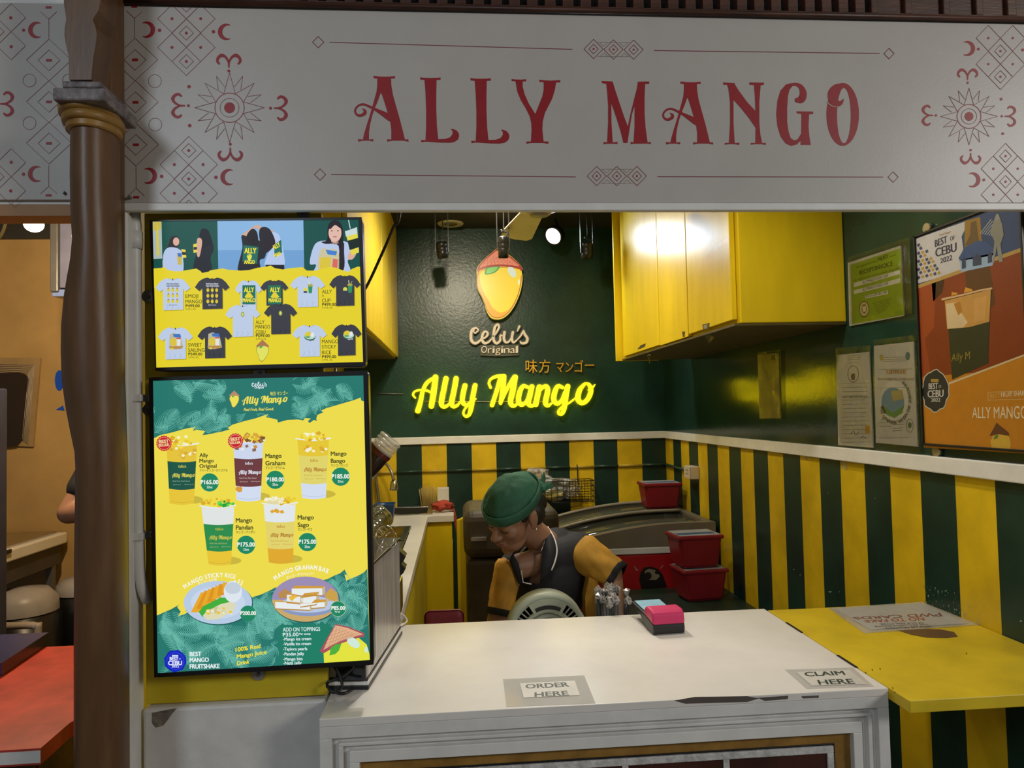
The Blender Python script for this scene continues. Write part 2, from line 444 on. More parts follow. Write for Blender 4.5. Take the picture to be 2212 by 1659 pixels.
# ------------------------------------------------------------------ sign board with its print
sb = thing('sign_board', 'long cream sign board with large red ornamental lettering above the stall', 'sign', (0.3, 1.404, 1.957))
B(-.640, 1.75, 1.400, 1.4075, 1.957, 2.3365, .001).build('board', M_CREAM, sb)
sb2 = thing('sign_board', 'cream sign board with red diamond pattern left of the brown column', 'sign', (-1.0, 1.404, 1.957))
B(-3.9, -.668, 1.400, 1.4075, 1.963, 2.338, .001).build('board', M_CREAM, sb2)
pf = lambda x, y, o: PY(x, y, YF-.0003-o)
RED, RED2 = '#9c1c26', '#84363e'
C2 = (640, 20, 2.765); C3 = (1240, 0, 2.2757); C1 = (0, 0, 3.16)
def letter(parent, crop, polys, strokes=(), rings=(), light=()):
    p = Print(pf, crop)
    for i, q in enumerate(polys): p.poly(q, RED, 1+.4*i)
    for q in rings: p.strip(q[0], q[1], RED, 1)
    for pts, w in strokes: p.stroke(pts, w, RED, 3.2, 8)
    for pts, w in light: p.stroke(pts, w, '#cfc4b4', 4.2, 6)
    return p.build('letter', parent)
A_polys = [
 [(461,397),(500,402),(530,403),(560,402),(590,399),(590,412),(566,414),(484,414),(462,411)],
 [(484,412),(566,412),(568,455),(577,510),(595,575),(618,655),(636,725),(649,778),(568,778),(568,720),(563,680),(556,655),(547,622),(530,565),(512,510),(505,497),(484,470)],
 [(484,412),(505,440),(505,497),(488,545),(468,592),(452,640),(440,690),(434,735),(434,778),(398,778),(405,745),(420,695),(440,632),(455,580),(468,535),(480,490),(484,450)],
 [(369,775),(400,778),(434,778),(459,775),(460,789),(435,784),(400,784),(371,790)],
 [(543,776),(568,778),(649,778),(669,776),(671,790),(640,784),(575,784),(544,790)]]
A_st = [([(560,648),(520,624),(480,602),(440,582),(405,568),(378,572),(357,590),(352,612),(365,631),(386,634),(408,622),(410,606),(396,594)],
         [40, 30, 18, 14, 12, 12, 11, 11, 13, 16, 20, 16, 4])]
letter(sb, C2, A_polys, A_st)
L_polys = [
 [(740,406),(765,409),(800,410),(840,409),(862,407),(862,421),(840,422),(765,422),(741,419)],
 [(766,420),(838,420),(836,500),(836,600),(840,700),(848,777),(772,784),(776,700),(776,600),(772,500)],
 [(746,780),(772,782),(848,776),(890,774),(920,764),(934,745),(934,727),(922,714),(938,715),(957,723),(970,740),(973,758),(965,778),(945,792),(915,797),(860,796),(800,792),(773,790),(747,794)]]
letter(sb, C2, L_polys)
letter(sb, C2, [[(x+300, y+5) for x, y in q] for q in L_polys])
letter(sb, C2, [
 [(1286,416),(1310,419),(1345,420),(1372,417),(1373,430),(1350,431),(1310,430),(1287,428)],
 [(1451,421),(1480,424),(1520,426),(1577,423),(1577,436),(1552,437),(1478,435),(1452,433)],
 [(1310,430),(1352,430),(1352,460),(1365,510),(1390,565),(1428,625),(1450,570),(1470,520),(1478,480),(1478,434),(1552,436),(1545,480),(1530,530),(1505,580),(1485,620),(1472,670),(1470,720),(1477,790),(1402,790),(1406,720),(1404,680),(1395,640),(1370,590),(1340,540),(1320,490)],
 [(1374,790),(1402,789),(1477,789),(1507,790),(1506,803),(1475,798),(1405,798),(1375,802)]])
letter(sb, C3, [
 [(136,398),(190,400),(191,412),(160,412),(138,408)], [(313,402),(369,400),(370,412),(348,413),(315,414)],
 [(158,404),(190,402),(205,450),(225,510),(245,570),(265,622),(278,560),(295,490),(308,440),(314,405),(350,406),(347,480),(347,560),(352,630),(362,700),(293,700),(298,620),(298,520),(285,560),(275,620),(263,702),(243,702),(230,650),(212,590),(195,540),(183,508),(184,600),(190,700),(163,700),(168,600),(168,520),(163,450)],
 [(145,698),(163,700),(190,700),(214,697),(214,707),(190,706),(163,706),(146,709)],
 [(278,697),(293,700),(362,700),(377,697),(378,708),(362,705),(293,706),(279,708)]])
fa = lambda q: [(435+(x-347)*250/324, 400+(y-397)*310/393) for x, y in q]
letter(sb, C3, [fa(q) for q in A_polys], [(fa(A_st[0][0]), [w*.78 for w in A_st[0][1]])])
letter(sb, C3, [
 [(733,405),(790,408),(790,418),(760,417),(734,416)], [(862,405),(934,406),(933,417),(918,418),(885,418),(862,416)],
 [(742,702),(760,702),(790,703),(813,701),(813,712),(785,708),(765,708),(742,711)], [(870,702),(890,703),(925,703),(942,701),(943,712),(920,708),(892,708),(870,711)],
 [(752,410),(788,410),(810,445),(850,500),(892,545),(890,480),(885,415),(918,415),(911,500),(911,600),(916,660),(925,704),(892,704),(893,628),(860,580),(820,530),(784,490),(784,600),(790,704),(762,704),(768,600),(767,500),(760,440)]])
letter(sb, C3, [
 [(1075,408),(1042,415),(1015,445),(1000,495),(994,560),(1000,620),(1015,670),(1040,705),(1068,717),(1095,710),(1118,688),(1118,655),(1100,684),(1082,690),(1065,678),(1055,648),(1048,600),(1048,530),(1052,470),(1060,440),(1075,422)],
 [(1094,547),(1175,548),(1176,560),(1155,562),(1118,560),(1095,556)],
 [(1118,558),(1156,560),(1153,620),(1157,670),(1164,712),(1114,712),(1117,660),(1118,610)]],
 [([(1064,416),(1095,415),(1117,430),(1127,460),(1118,488),(1097,492)], [14, 16, 24, 34, 36, 24])])
oo = []; oi = []
for k in range(37):
    a = 2*PI*k/36
    oo.append((1321+80*math.cos(a), 562+155*math.sin(a))); oi.append((1327+34*math.cos(a), 568+136*math.sin(a)))
letter(sb, C3, [], [([(1318,416),(1290,426),(1272,452),(1272,484),(1290,506),(1310,506),(1325,488)], [10, 26, 42, 44, 34, 22, 4])], [(oo, oi)],
       [([(1243,500),(1258,514),(1275,522),(1296,526)], [3, 3, 3, 2])])

# thin line ornaments
orn = Print(pf, C2)
for (x0, y0, x1, y1) in ((200,197,1648,239), (210,987,1668,1001)): orn.line([(x0, y0), (x1, y1)], 4, RED2)
def dia(p, cx, cy, rx, ry=None, w=3, c=RED2, z=1):
    ry = ry or rx; p.line([(cx, cy-ry), (cx+rx, cy), (cx, cy+ry), (cx-rx, cy)], w, c, z, True)
for cx, cy in ((131,196), (142,987)): dia(orn, cx, cy, 34, 34, 4)
for cx, cy in ((1776,237), (1895,240), (2015,241), (1795,996), (1915,996), (2035,996)):
    dia(orn, cx, cy, 57, 58, 3); dia(orn, cx, cy, 28, 29, 3); orn.ell(cx, cy, 6, 6, RED)
for y in (197, 281): orn.line([(1800, y), (1990, y+2)], 2, '#948478')
for y in (955, 1039): orn.line([(1820, y), (2010, y)], 2, '#948478')
for cx, cy in ((1836, 208), (1956, 210), (1853, 966), (1975, 966)): orn.line([(cx-22, cy-8), (cx, cy+12), (cx+22, cy-8)], 2, '#948478')
for cx, cy in ((1840, 272), (1960, 273), (1856, 1030), (1977, 1030)): orn.line([(cx-22, cy+8), (cx, cy-12), (cx+22, cy+8)], 2, '#948478')
orn.crop = C3
for (x0, y0, x1, y1) in ((395,248,1502,262), (412,868,1519,870)): orn.line([(x0, y0), (x1, y1)], 3.2, RED2)
for cx, cy in ((1549,263), (1569,870)): dia(orn, cx, cy, 25, 26, 3)
orn.build('line_ornament', sb)

def crescent(p, cx, cy, r, side, c=RED):
    o = [(cx+r*math.cos(a)*side, cy+r*math.sin(a)) for a in [math.radians(-118+236*k/20) for k in range(21)]]
    ccx, rr = cx-side*r*.34, r*.80
    i = [(ccx+rr*math.cos(a)*side, cy+rr*math.sin(a)) for a in [math.radians(-106+212*k/20) for k in range(21)]]
    p.strip(o, i, c, 1)
def horn(p, cx, cy, s, ang, c=RED):
    ca, sa = math.cos(ang), math.sin(ang)
    T = lambda q: [(cx+(x*ca-y*sa)*s, cy+(x*sa+y*ca)*s) for x, y in q]
    for m in (1, -1):
        p.stroke(T([(0,0),(m*8,-28),(m*26,-52),(m*50,-60),(m*72,-44),(m*78,-20),(m*66,-4)]), [8*s, 14*s, 18*s, 24*s, 20*s, 18*s, 14*s], c, 1, 5)
    p.stroke(T([(0,20),(0,-10)]), [10*s, 14*s], c, 1.4)
    p.ell(*T([(0,46)])[0], 10*s, 10*s, c)
def star(p, cx, cy, R, c=RED2, w=3):
    p.ell(cx, cy, R*.155, R*.155, RED); p.ring(cx, cy, R*.27, w, c); p.ring(cx, cy, R*.42, w*1.6, RED)
    pt = lambda r, d: (cx+r*math.cos(math.radians(d)), cy+r*math.sin(math.radians(d)))
    for k in range(8):
        d = k*45
        p.line([pt(R*.44, d-22), pt(R, d), pt(R*.44, d+22)], w, c)
        p.line([pt(R*.62, d+22.5-9), pt(R*.98, d+22.5), pt(R*.62, d+22.5+9)], w, c)
def minus(p, cx, cy, w, h): p.rect(cx-w, cy-h, cx+w, cy+h, RED)
om = Print(pf, C1)
def cell(p, cx, cy, r, dot=True, inner=False, w=3):
    dia(p, cx, cy, r, r*.98, w)
    if inner: dia(p, cx, cy, r*.5, r*.49, w)
    if dot: p.ell(cx, cy, 10, 10, RED)
for (cx, cy) in ((922,408), (925,698), (928,988)):
    dia(om, cx, cy-2, 154, 146, 3); dia(om, cx, cy, 75, 71, 3); minus(om, cx, cy, 20, 9)
om.line([(918,125),(919,257)], 3, RED2); om.line([(862,72),(918,125),(972,78)], 3, RED2)
om.line([(929,1140),(930,1284)], 3, RED2); om.line([(876,1336),(930,1284),(986,1338)], 3, RED2)
minus(om, 917, 44, 19, 8); minus(om, 930, 1346, 20, 8)
for cx, cy in ((1057,553), (1060,850), (790,548), (790,842)): om.ring(cx, cy, 44, 3, RED2)
crescent(om, 1003, 202, 56, 1); crescent(om, 1543, 217, 56, -1); crescent(om, 1016, 1200, 56, 1); crescent(om, 1560, 1209, 56, -1)
for cx, cy in ((1089,206), (1457,216), (1103,1204), (1474,1210), (1290,591), (1295,857)): om.ell(cx, cy, 12, 12, RED)
for (cx, cy, k) in ((1272,225,1), (1288,1221,-1)):
    for d in (-1, 1):
        for e in (-1, 1): cell(om, cx+d*98, cy+e*98, 98)
    cell(om, cx, cy, 98, True, True)
    cell(om, cx, cy+k*194, 98, True, True); 
    y0 = cy-k*194
    om.line([(cx-98, y0+(0 if k > 0 else 0)), (cx, y0+k*98), (cx+98, y0)], 3, RED2)
    om.line([(cx-44, y0+k*8), (cx, y0+k*50), (cx+44, y0+k*8)], 3, RED2)
star(om, 1567, 735, 238)
horn(om, 1562, 438, 1.0, 0); horn(om, 1572, 1030, 1.0, PI); horn(om, 1893, 738, 1.0, PI/2); horn(om, 1240, 721, 1.0, -PI/2)
om.build('diamond_ornament', sb)
# right end of the main board
om = Print(pf, C3)
k = 2.2757/3.16
star(om, 1942, 572, 140, w=2.4)
horn(om, 1935, 379, .6, 0); horn(om, 1950, 765, .6, PI); horn(om, 2131, 571, .6, PI/2); horn(om, 1752, 567, .6, -PI/2)
crescent(om, 1935, 238, 37, 1); crescent(om, 1961, 884, 37, 1)
for cx, cy in ((1988,241), (2015,884), (2100,487), (2108,657), (2206,245)): om.ell(cx, cy, 7, 7, RED)
for (cx, cy, kk) in ((2097,251,1), (2122,893,-1)):
    for d in (-1, 1):
        for e in (-1, 1):
            dia(om, cx+d*60, cy+e*64, 60, 63, 2.2); om.ell(cx+d*60, cy+e*64, 6, 6, RED)
    for q in (0, kk*126):
        dia(om, cx, cy+q, 60, 63, 2.2); dia(om, cx, cy+q, 29, 31, 2.2); om.ell(cx, cy+q, 6, 6, RED)
om.build('diamond_ornament', sb)
# the board left of the column
ol = Print(pf, C1)
for cy in (411, 695, 978):
    dia(ol, 334, cy-2, 154, 143, 3); dia(ol, 334, cy, 75, 71, 3); minus(ol, 334, cy, 20, 9)
ol.line([(333,125),(333,260)], 3, RED2); ol.line([(278,82),(333,130),(386,80)], 3, RED2)
ol.line([(332,1130),(332,1272)], 3, RED2); ol.line([(276,1322),(332,1272),(390,1322)], 3, RED2)
minus(ol, 331, 50, 20, 8); minus(ol, 331, 1333, 20, 8)
for cx, cy in ((201,549), (201,840), (470,549), (470,840)): ol.ring(cx, cy, 44, 3, RED2)
crescent(ol, 247, 204, 56, -1); crescent(ol, 246, 1187, 56, -1)
for cx, cy in ((160,205), (160,1189), (73,121), (76,318), (76,1107), (73,1303)): ol.ell(cx, cy, 11, 11, RED)
horn(ol, 24, 709, 1.0, PI/2)
for (cx, cy) in ((-22,216), (-22,1206)):
    for d in (-1, 1):
        for e in (-1, 1): cell(ol, cx+d*98, cy+e*96, 98, False)
    cell(ol, cx, cy, 98, True, True)
ol.build('diamond_ornament', sb2)
# little screws left in the boards
for q in ((880,1342), (425,1308)):
    p = PY(q[0]/3.16, q[1]/3.16, 1.392)
    MB().cyl(p, p+Vector((0, .008, 0)), .0028).build('screw', M_GREYM, sb if q[0] > 700 else sb2)

# ------------------------------------------------------------------ wooden balustrade above the board
bl = thing('wooden_balustrade', 'dark red-brown turned wooden balustrade running above the sign board', 'balustrade', (0.4, 1.40, 2.336))
ZB = PY(1325, 14, 1.392).z
B(-.66, 1.9, 1.392, 1.44, 2.346, ZB, .003).build('bottom_rail', M_WOOD, bl)
mo = MB().tube([(-.66, 1.394, 2.3425), (1.9, 1.394, 2.3425)], .0055, 10); mo.build('molding', M_WOOD, bl)
B(-.66, 1.9, 1.392, 1.44, 2.60, 2.64, .003).build('top_rail', M_WOOD, bl)
bal = MB().box(-.0105, .0105, -.0105, .0105, 0, .034, .0015)
bal.lathe([(.007, .034), (.0095, .04), (.006, .048), (.011, .085), (.0125, .11), (.008, .15), (.0055, .18), (.0095, .195), (.007, .202)], n=12)
bal.box(-.0105, .0105, -.0105, .0105, .202, .25, .0015)
b0 = None
X0 = PY(1862, 20, 1.39).x; pitch = .0357
for i in range(42):
    x = X0 - i*pitch
    if x < -.55: break
    if b0 is None:
        b0 = bal.build('baluster', M_WOOD, bl)
        b0.location = Vector((x, 1.406, ZB))-wl(bl)
        me = b0.data
        for v in me.vertices: v.co += wl(bl)
    else:
        c = b0.copy(); COL.objects.link(c); c.parent = bl; c.location = Vector((x, 1.406, ZB))-wl(bl)
B(-.66, 1.9, 1.442, 1.46, 2.36, 2.62).build('shade_board', mat('deep_shade_board', (0.012, 0.012, 0.013), .8), bl)  # near-black board stands in for the deep shade behind the balusters
fr = MB()
xs = [PY(q, 20, 1.39).x for q in (1885, 1900, 1958, 1974, 2041, 2056, 2112, 2128, 2180, 2200)]
pn = (1.9-xs[9])
for a, b in ((xs[0], xs[1]), (xs[2], xs[3]), (xs[4], xs[5]), (xs[6], xs[7]), (xs[8], xs[9]), (xs[9]+.06, xs[9]+.075)):
    B(a, b, 1.394, 1.412, ZB, 2.60, .002).build('stile', M_WOOD, bl)
for a, b in ((xs[1], xs[2]), (xs[3], xs[4]), (xs[5], xs[6]), (xs[7], xs[8]), (xs[9], xs[9]+.06)):
    B(a, b, 1.402, 1.42, ZB, 2.60, .004).build('panel', M_WOOD, bl)

# ------------------------------------------------------------------ brown column in front of the facade
co = thing('column', 'brown painted wooden column with ochre rings standing before the sign board', 'column', (-.62, 1.31, 0))
rows = [(240,150,243), (300,150,243), (380,149,244), (450,150,246), (520,154,248), (560,150,250), (600,142,251), (640,135,252), (700,129,254), (760,128,256), (820,130,257), (880,139,259), (930,149,260), (975,159,261), (1010,161,262), (1200,158,264), (1400,157,265), (1659,157,266)]
sh = MB(); vs_ = []; fs = []; n = 28
rr = []
for (y, xl, xr) in rows:
    a = PY(xl, y, 1.30); b = PY(xr, y, 1.30); rr.append((a.x, b.x, (a.z+b.z)/2))
rr.append((rr[-1][0], rr[-1][1], 0.0))
for (a, b, z) in rr:
    c = (a+b)/2; r = (b-a)/2
    for k in range(n):
        t = 2*PI*k/n; vs_.append((c+r*math.cos(t), 1.315+.046*math.sin(t), z))
for i in range(len(rr)-1):
    for k in range(n): fs.append([i*n+k, i*n+(k+1) % n, (i+1)*n+(k+1) % n, (i+1)*n+k])
sh.add(vs_, fs, 0, True); sh.build('shaft', M_BROWN, co)
def pring(y0, y1, xl, xr, ry, bulge):
    a = PY(xl, y0, 1.30); b = PY(xr, y1, 1.30); c = (a.x+b.x)/2; r = (b.x-a.x)/2
    m = MB(); prof = []
    for i in range(7):
        t = i/6; s = 1+bulge*math.sin(PI*t); prof.append((s, a.z+(b.z-a.z)*t))
    V = []; F = []
    for s, z in prof:
        for k in range(28):
            t = 2*PI*k/28; V.append((c+r*s*math.cos(t), 1.312+ry*s*math.sin(t), z))
    for i in range(6):
        for k in range(28): F.append([i*28+k, i*28+(k+1) % 28, (i+1)*28+(k+1) % 28, (i+1)*28+k])
    F.append(list(range(28))[::-1]); F.append([6*28+k for k in range(28)])
    return m.add(V, F, 0, True)
pring(221, 254, 129, 250, .058, .03).build('ring', M_GOLD, co)
pring(254, 272, 136, 256, .055, .04).build('ring', M_GOLD, co)
pring(272, 286, 142, 252, .050, .0).build('ring', M_GOLD, co)
a = PY(113, 188, 1.245); b = PY(226, 217, 1.245)
B(a.x, b.x, 1.245, 1.37, b.z, a.z, .003).build('capital_block', M_SMOKE, co)
a = PY(131, 172, 1.255); b = PY(215, 188, 1.255)
B(a.x, b.x, 1.258, 1.36, b.z, a.z, .003).build('capital_block', M_SMOKE, co)
sil = [(149,172), (148,120), (142,95), (139,75), (140,58), (143,42), (141,26), (138,10), (134,-300), (222,-300), (217,0), (213,22), (205,34), (200,42), (206,58), (209,75), (206,100), (201,125), (197,172)]
MB().prism([PY(x, y, 1.275) for x, y in sil], (0, .06, 0)).build('upper_post', M_BROWN, co)
a = PY(203, 215, 1.345); b = PY(241, -40, 1.345)
B(a.x, b.x, 1.340, 1.398, 1.2, b.z, .003).build('backing_post', M_BROWN, co)
# PVC pipe on the white post
pp = thing('conduit_pipe', 'white plastic conduit pipe with clamps beside the menu screens', 'pipe', (-.585, 1.43, 1.0))
pth = [PY(292, 440, 1.435), PY(294, 700, 1.435), PY(297, 1000, 1.435), PY(301, 1200, 1.435), PY(303, 1240, 1.435), PY(307, 1268, 1.436), PY(314, 1288, 1.442), PY(318, 1296, 1.450)]
MB().tube(catmull(pth, 5), .0098, 14).build('pipe', M_WHITE, pp)
a, b = PY(294, 500, 1.435), PY(294, 538, 1.435); MB().cyl(a, b, .0118, n=16).build('coupling', M_WHITE, pp)
for y in (860, 1158):
    p = PY(297 if y < 1000 else 300, y, 1.435)
    m = MB().box(p.x-.0125, p.x+.0125, 1.421, 1.4605, p.z-.007, p.z+.007, .002)
    m.box(p.x-.020, p.x+.022, 1.452, 1.4605, p.z-.006, p.z+.006, .002)
    c = m.build('clamp', M_WHITE, pp)
    MB().cyl((p.x+.018, 1.449, p.z), (p.x+.018, 1.455, p.z), .003).build('screw', M_GREYM, c)

# ------------------------------------------------------------------ script lettering (brush strokes in the wall-sign view)
C4 = (780, 440, 3.19)
NEON = [
 [([(508,1195),(455,1232),(425,1290),(410,1360),(390,1428)], [24, 30, 32, 38, 44]),
  ([(513,1195),(500,1300),(484,1395)], [46, 48, 44]),
  ([(372,1338),(357,1316),(372,1292),(410,1284),(460,1290),(495,1312)], [12, 16, 14, 16, 18, 20])],
 [([(585,1205),(568,1290),(553,1368),(562,1396),(588,1396),(612,1372)], [44, 44, 44, 34, 26, 14])],
 [([(655,1205),(640,1290),(624,1368),(634,1396),(660,1392),(686,1362)], [44, 44, 44, 34, 24, 14])],
 [([(716,1254),(703,1310),(698,1360),(718,1386),(745,1375),(768,1340)], [42, 42, 40, 30, 22, 16]),
  ([(786,1252),(772,1320),(760,1400),(746,1452),(722,1466),(705,1446),(715,1415),(745,1385),(792,1345)], [40, 42, 40, 30, 22, 18, 16, 14, 10])],
 [([(893,1268),(882,1236),(895,1208),(932,1190),(972,1188)], [20, 20, 22, 26, 30]),
  ([(962,1192),(935,1290),(903,1388)], [32, 34, 36]),
  ([(985,1190),(977,1290),(962,1372)], [40, 40, 30]),
  ([(962,1378),(1000,1290),(1050,1200)], [22, 26, 30]),
  ([(1062,1195),(1046,1290),(1030,1362),(1044,1392),(1066,1388),(1088,1366)], [46, 46, 42, 34, 24, 12])],
 [([(1152,1266),(1118,1256),(1094,1300),(1086,1358),(1108,1386),(1138,1364),(1162,1310)], [24, 32, 40, 40, 34, 24, 22]),
  ([(1178,1260),(1162,1330),(1154,1374),(1176,1394),(1206,1374)], [40, 42, 40, 30, 14])],
 [([(1230,1262),(1216,1330),(1205,1384)], [42, 42, 42]),
  ([(1215,1320),(1243,1274),(1276,1258),(1287,1290),(1272,1366),(1288,1392),(1316,1374)], [18, 28, 36, 40, 40, 30, 12])],
 [([(1392,1268),(1358,1256),(1336,1300),(1330,1352),(1354,1378),(1384,1352),(1404,1300)], [24, 32, 40, 40, 34, 24, 22]),
  ([(1426,1258),(1412,1330),(1402,1404),(1388,1446),(1368,1450),(1362,1430),(1388,1400),(1440,1370),(1484,1335)], [40, 42, 40, 28, 22, 18, 16, 14, 10])],
 [([(1540,1244),(1508,1284),(1496,1344),(1524,1374),(1562,1350),(1586,1290),(1572,1246),(1545,1238)], [24, 38, 42, 36, 36, 36, 26, 18]),
  ([(1572,1282),(1596,1268),(1613,1246)], [16, 14, 6])]]
CEBU = [
 [([(800,880),(786,892),(774,876),(790,856),(806,868),(804,882)], [12, 12, 14, 16, 14, 8]), ([(790,856),(766,868),(757,905),(762,945),(788,962),(818,944),(836,920)], [18, 24, 26, 26, 24, 20, 14])],
 [([(826,932),(858,920),(873,896),(856,880),(838,900),(834,938),(852,962),(882,950),(906,922)], [14, 18, 20, 20, 24, 24, 22, 18, 14])],
 [([(902,926),(932,888),(950,850),(940,832),(922,852),(914,900),(914,940),(934,962),(958,942),(960,908),(976,910)], [14, 18, 20, 20, 24, 24, 24, 24, 20, 16, 12])],
 [([(988,886),(984,928),(996,954),(1018,950),(1036,924)], [24, 24, 22, 18, 14]), ([(1046,886),(1039,928),(1050,956),(1078,936)], [24, 24, 20, 12])],
 [([(1090,846),(1078,878)], [22, 10])],
 [([(1074,940),(1100,910),(1120,876)], [12, 16, 18]), ([(1119,876),(1128,900),(1146,928),(1138,956),(1108,962),(1098,950)], [18, 22, 24, 24, 20, 12])]]
CEBU = [[(a, [v*.84 for v in b]) for a, b in g] for g in CEBU]
def logo(p, groups, bb, q, c, z, ws=None):
    sx = (q[2]-q[0])/(bb[2]-bb[0]); sy = (q[3]-q[1])/(bb[3]-bb[1]); sl = q[4] if len(q) > 4 else 0
    for g in groups:
        for pts, w in g:
            w = w if isinstance(w, list) else [w]*len(pts)
            p.stroke([(q[0]+(x-bb[0])*sx, q[1]+(y-bb[1])*sy+(x-bb[0])*sx*sl) for x, y in pts], [v*(sx+sy)/2*(ws or 1) for v in w], c, z, 3)
NB = (350, 1180, 1615, 1470); CB = (752, 835, 1150, 965)
MANGO = [(-.42,-.52),(-.2,-.66),(.1,-.70),(.38,-.62),(.56,-.40),(.60,-.1),(.52,.22),(.34,.55),(.12,.84),(-.08,.96),(-.26,.88),(-.36,.66),(-.40,.42),(-.52,.18),(-.62,-.1),(-.58,-.36)]
def mango(p, cx, cy, s, z, c='#e0e04a', line='#8a8a3a', cap='#c58a5c', rot=0.0):
    """plain mango fruit with a leaf under a brown cap"""
    ca, sa = math.cos(rot), math.sin(rot)
    T = lambda q, k=1: [(cx+(x*ca-y*sa)*s*k, cy+(x*sa+y*ca)*s*k) for x, y in q]
    p.spoly(T(MANGO, 1.07), line, z); p.spoly(T(MANGO), c, z+1)
    p.poly(T([(-.30,-.62),(-.05,-.60),(.05,-.68),(-.02,-.44),(-.20,-.34),(-.34,-.36)]), '#58b04a', z+2)
    if cap: p.poly(T([(-.02,-1.25),(.66,-.62),(.62,-.46),(.3,-.56),(0,-.58),(-.3,-.56),(-.62,-.46),(-.66,-.62)]), cap, z+3)
def price(p, s, x, y, h, c, z, w=None, bold=.0, slope=0.0, align='l'):
    p.text('P'+s, x, y, h, c, z, w, slope, bold, align)
    tw = glyphs('P'+s)[2]; k = (w/tw if w else h); x0 = x-(tw*k/2 if align == 'c' else 0)
    p.line([(x0-.12*h, y-.72*h), (x0+.62*h, y-.72*h)], h*.09, c, z)

# ------------------------------------------------------------------ menu screens
def screen(name, label, outer, lit, Y0, draw, crop):
    t = thing(name, label, 'screen', (sum(PY(*q, Y0).x for q in outer)/4, Y0+.02, PY(*outer[3], Y0).z), None)
    o = [PY(*q, Y0) for q in outer]
    # rounded body
    m = MB(); pts = []
    for i, c in enumerate(o):
        a = (o[i-1]-c).normalized()*.010; b = (o[(i+1) % 4]-c).normalized()*.010
        for k in range(5):
            t_ = k/4; pts.append(c+a*(1-t_)**2+b*t_**2)
    m.prism([p+Vector((0, .002, 0)) for p in pts], (0, .030, 0)); m.build('casing', M_BLACK, t)
    L_ = [PY(*q, Y0) for q in lit]
    for i in range(4):
        j = (i+1) % 4
        MB().prism([o[i].lerp(L_[i], .12), o[j].lerp(L_[j], .12), L_[j], L_[i]], (0, .006, 0)).build('bezel', M_BLACK, t)
    p = Print(lambda x, y, off: PY(x, y, Y0+.0016-off), crop, glow, 0.00008)
    draw(p); p.build('picture', t)
    return t
YS = '#e3d02a'
def shirt(p, x0, y0, x1, y1, c, z):
    w, h = x1-x0, y1-y0
    q = [(.36,.02),(.42,.05),(.5,.06),(.58,.05),(.64,.02),(.78,.06),(.88,.15),(1.0,.32),(.87,.43),(.795,.34),(.80,.98),(.22,1.0),(.215,.36),(.13,.44),(0,.32),(.12,.14),(.23,.06)]
    p.poly([(x0+w*a+6, y0+h*b+6) for a, b in q], '#b3a01e', z-1)
    p.poly([(x0+w*a, y0+h*b) for a, b in q], c, z)
    dk = '#9fb0cc' if c == '#bccbe4' else '#2c2d33'
    p.stroke([(x0+w*.36, y0+h*.03), (x0+w*.5, y0+h*.085), (x0+w*.64, y0+h*.03)], 5, dk, z+1, 4)
    p.rect(x0+w*.485, y0+h*.035, x0+w*.51, y0+h*.09, '#22252c', z+2)
    for fx in (.33, .47, .63): p.stroke([(x0+w*fx, y0+h*.82), (x0+w*(fx+.03), y0+h*.90), (x0+w*(fx-.02), y0+h*.97)], 4, dk, z+1, 3)
LT, DK = '#bccbe4', '#3b3c44'
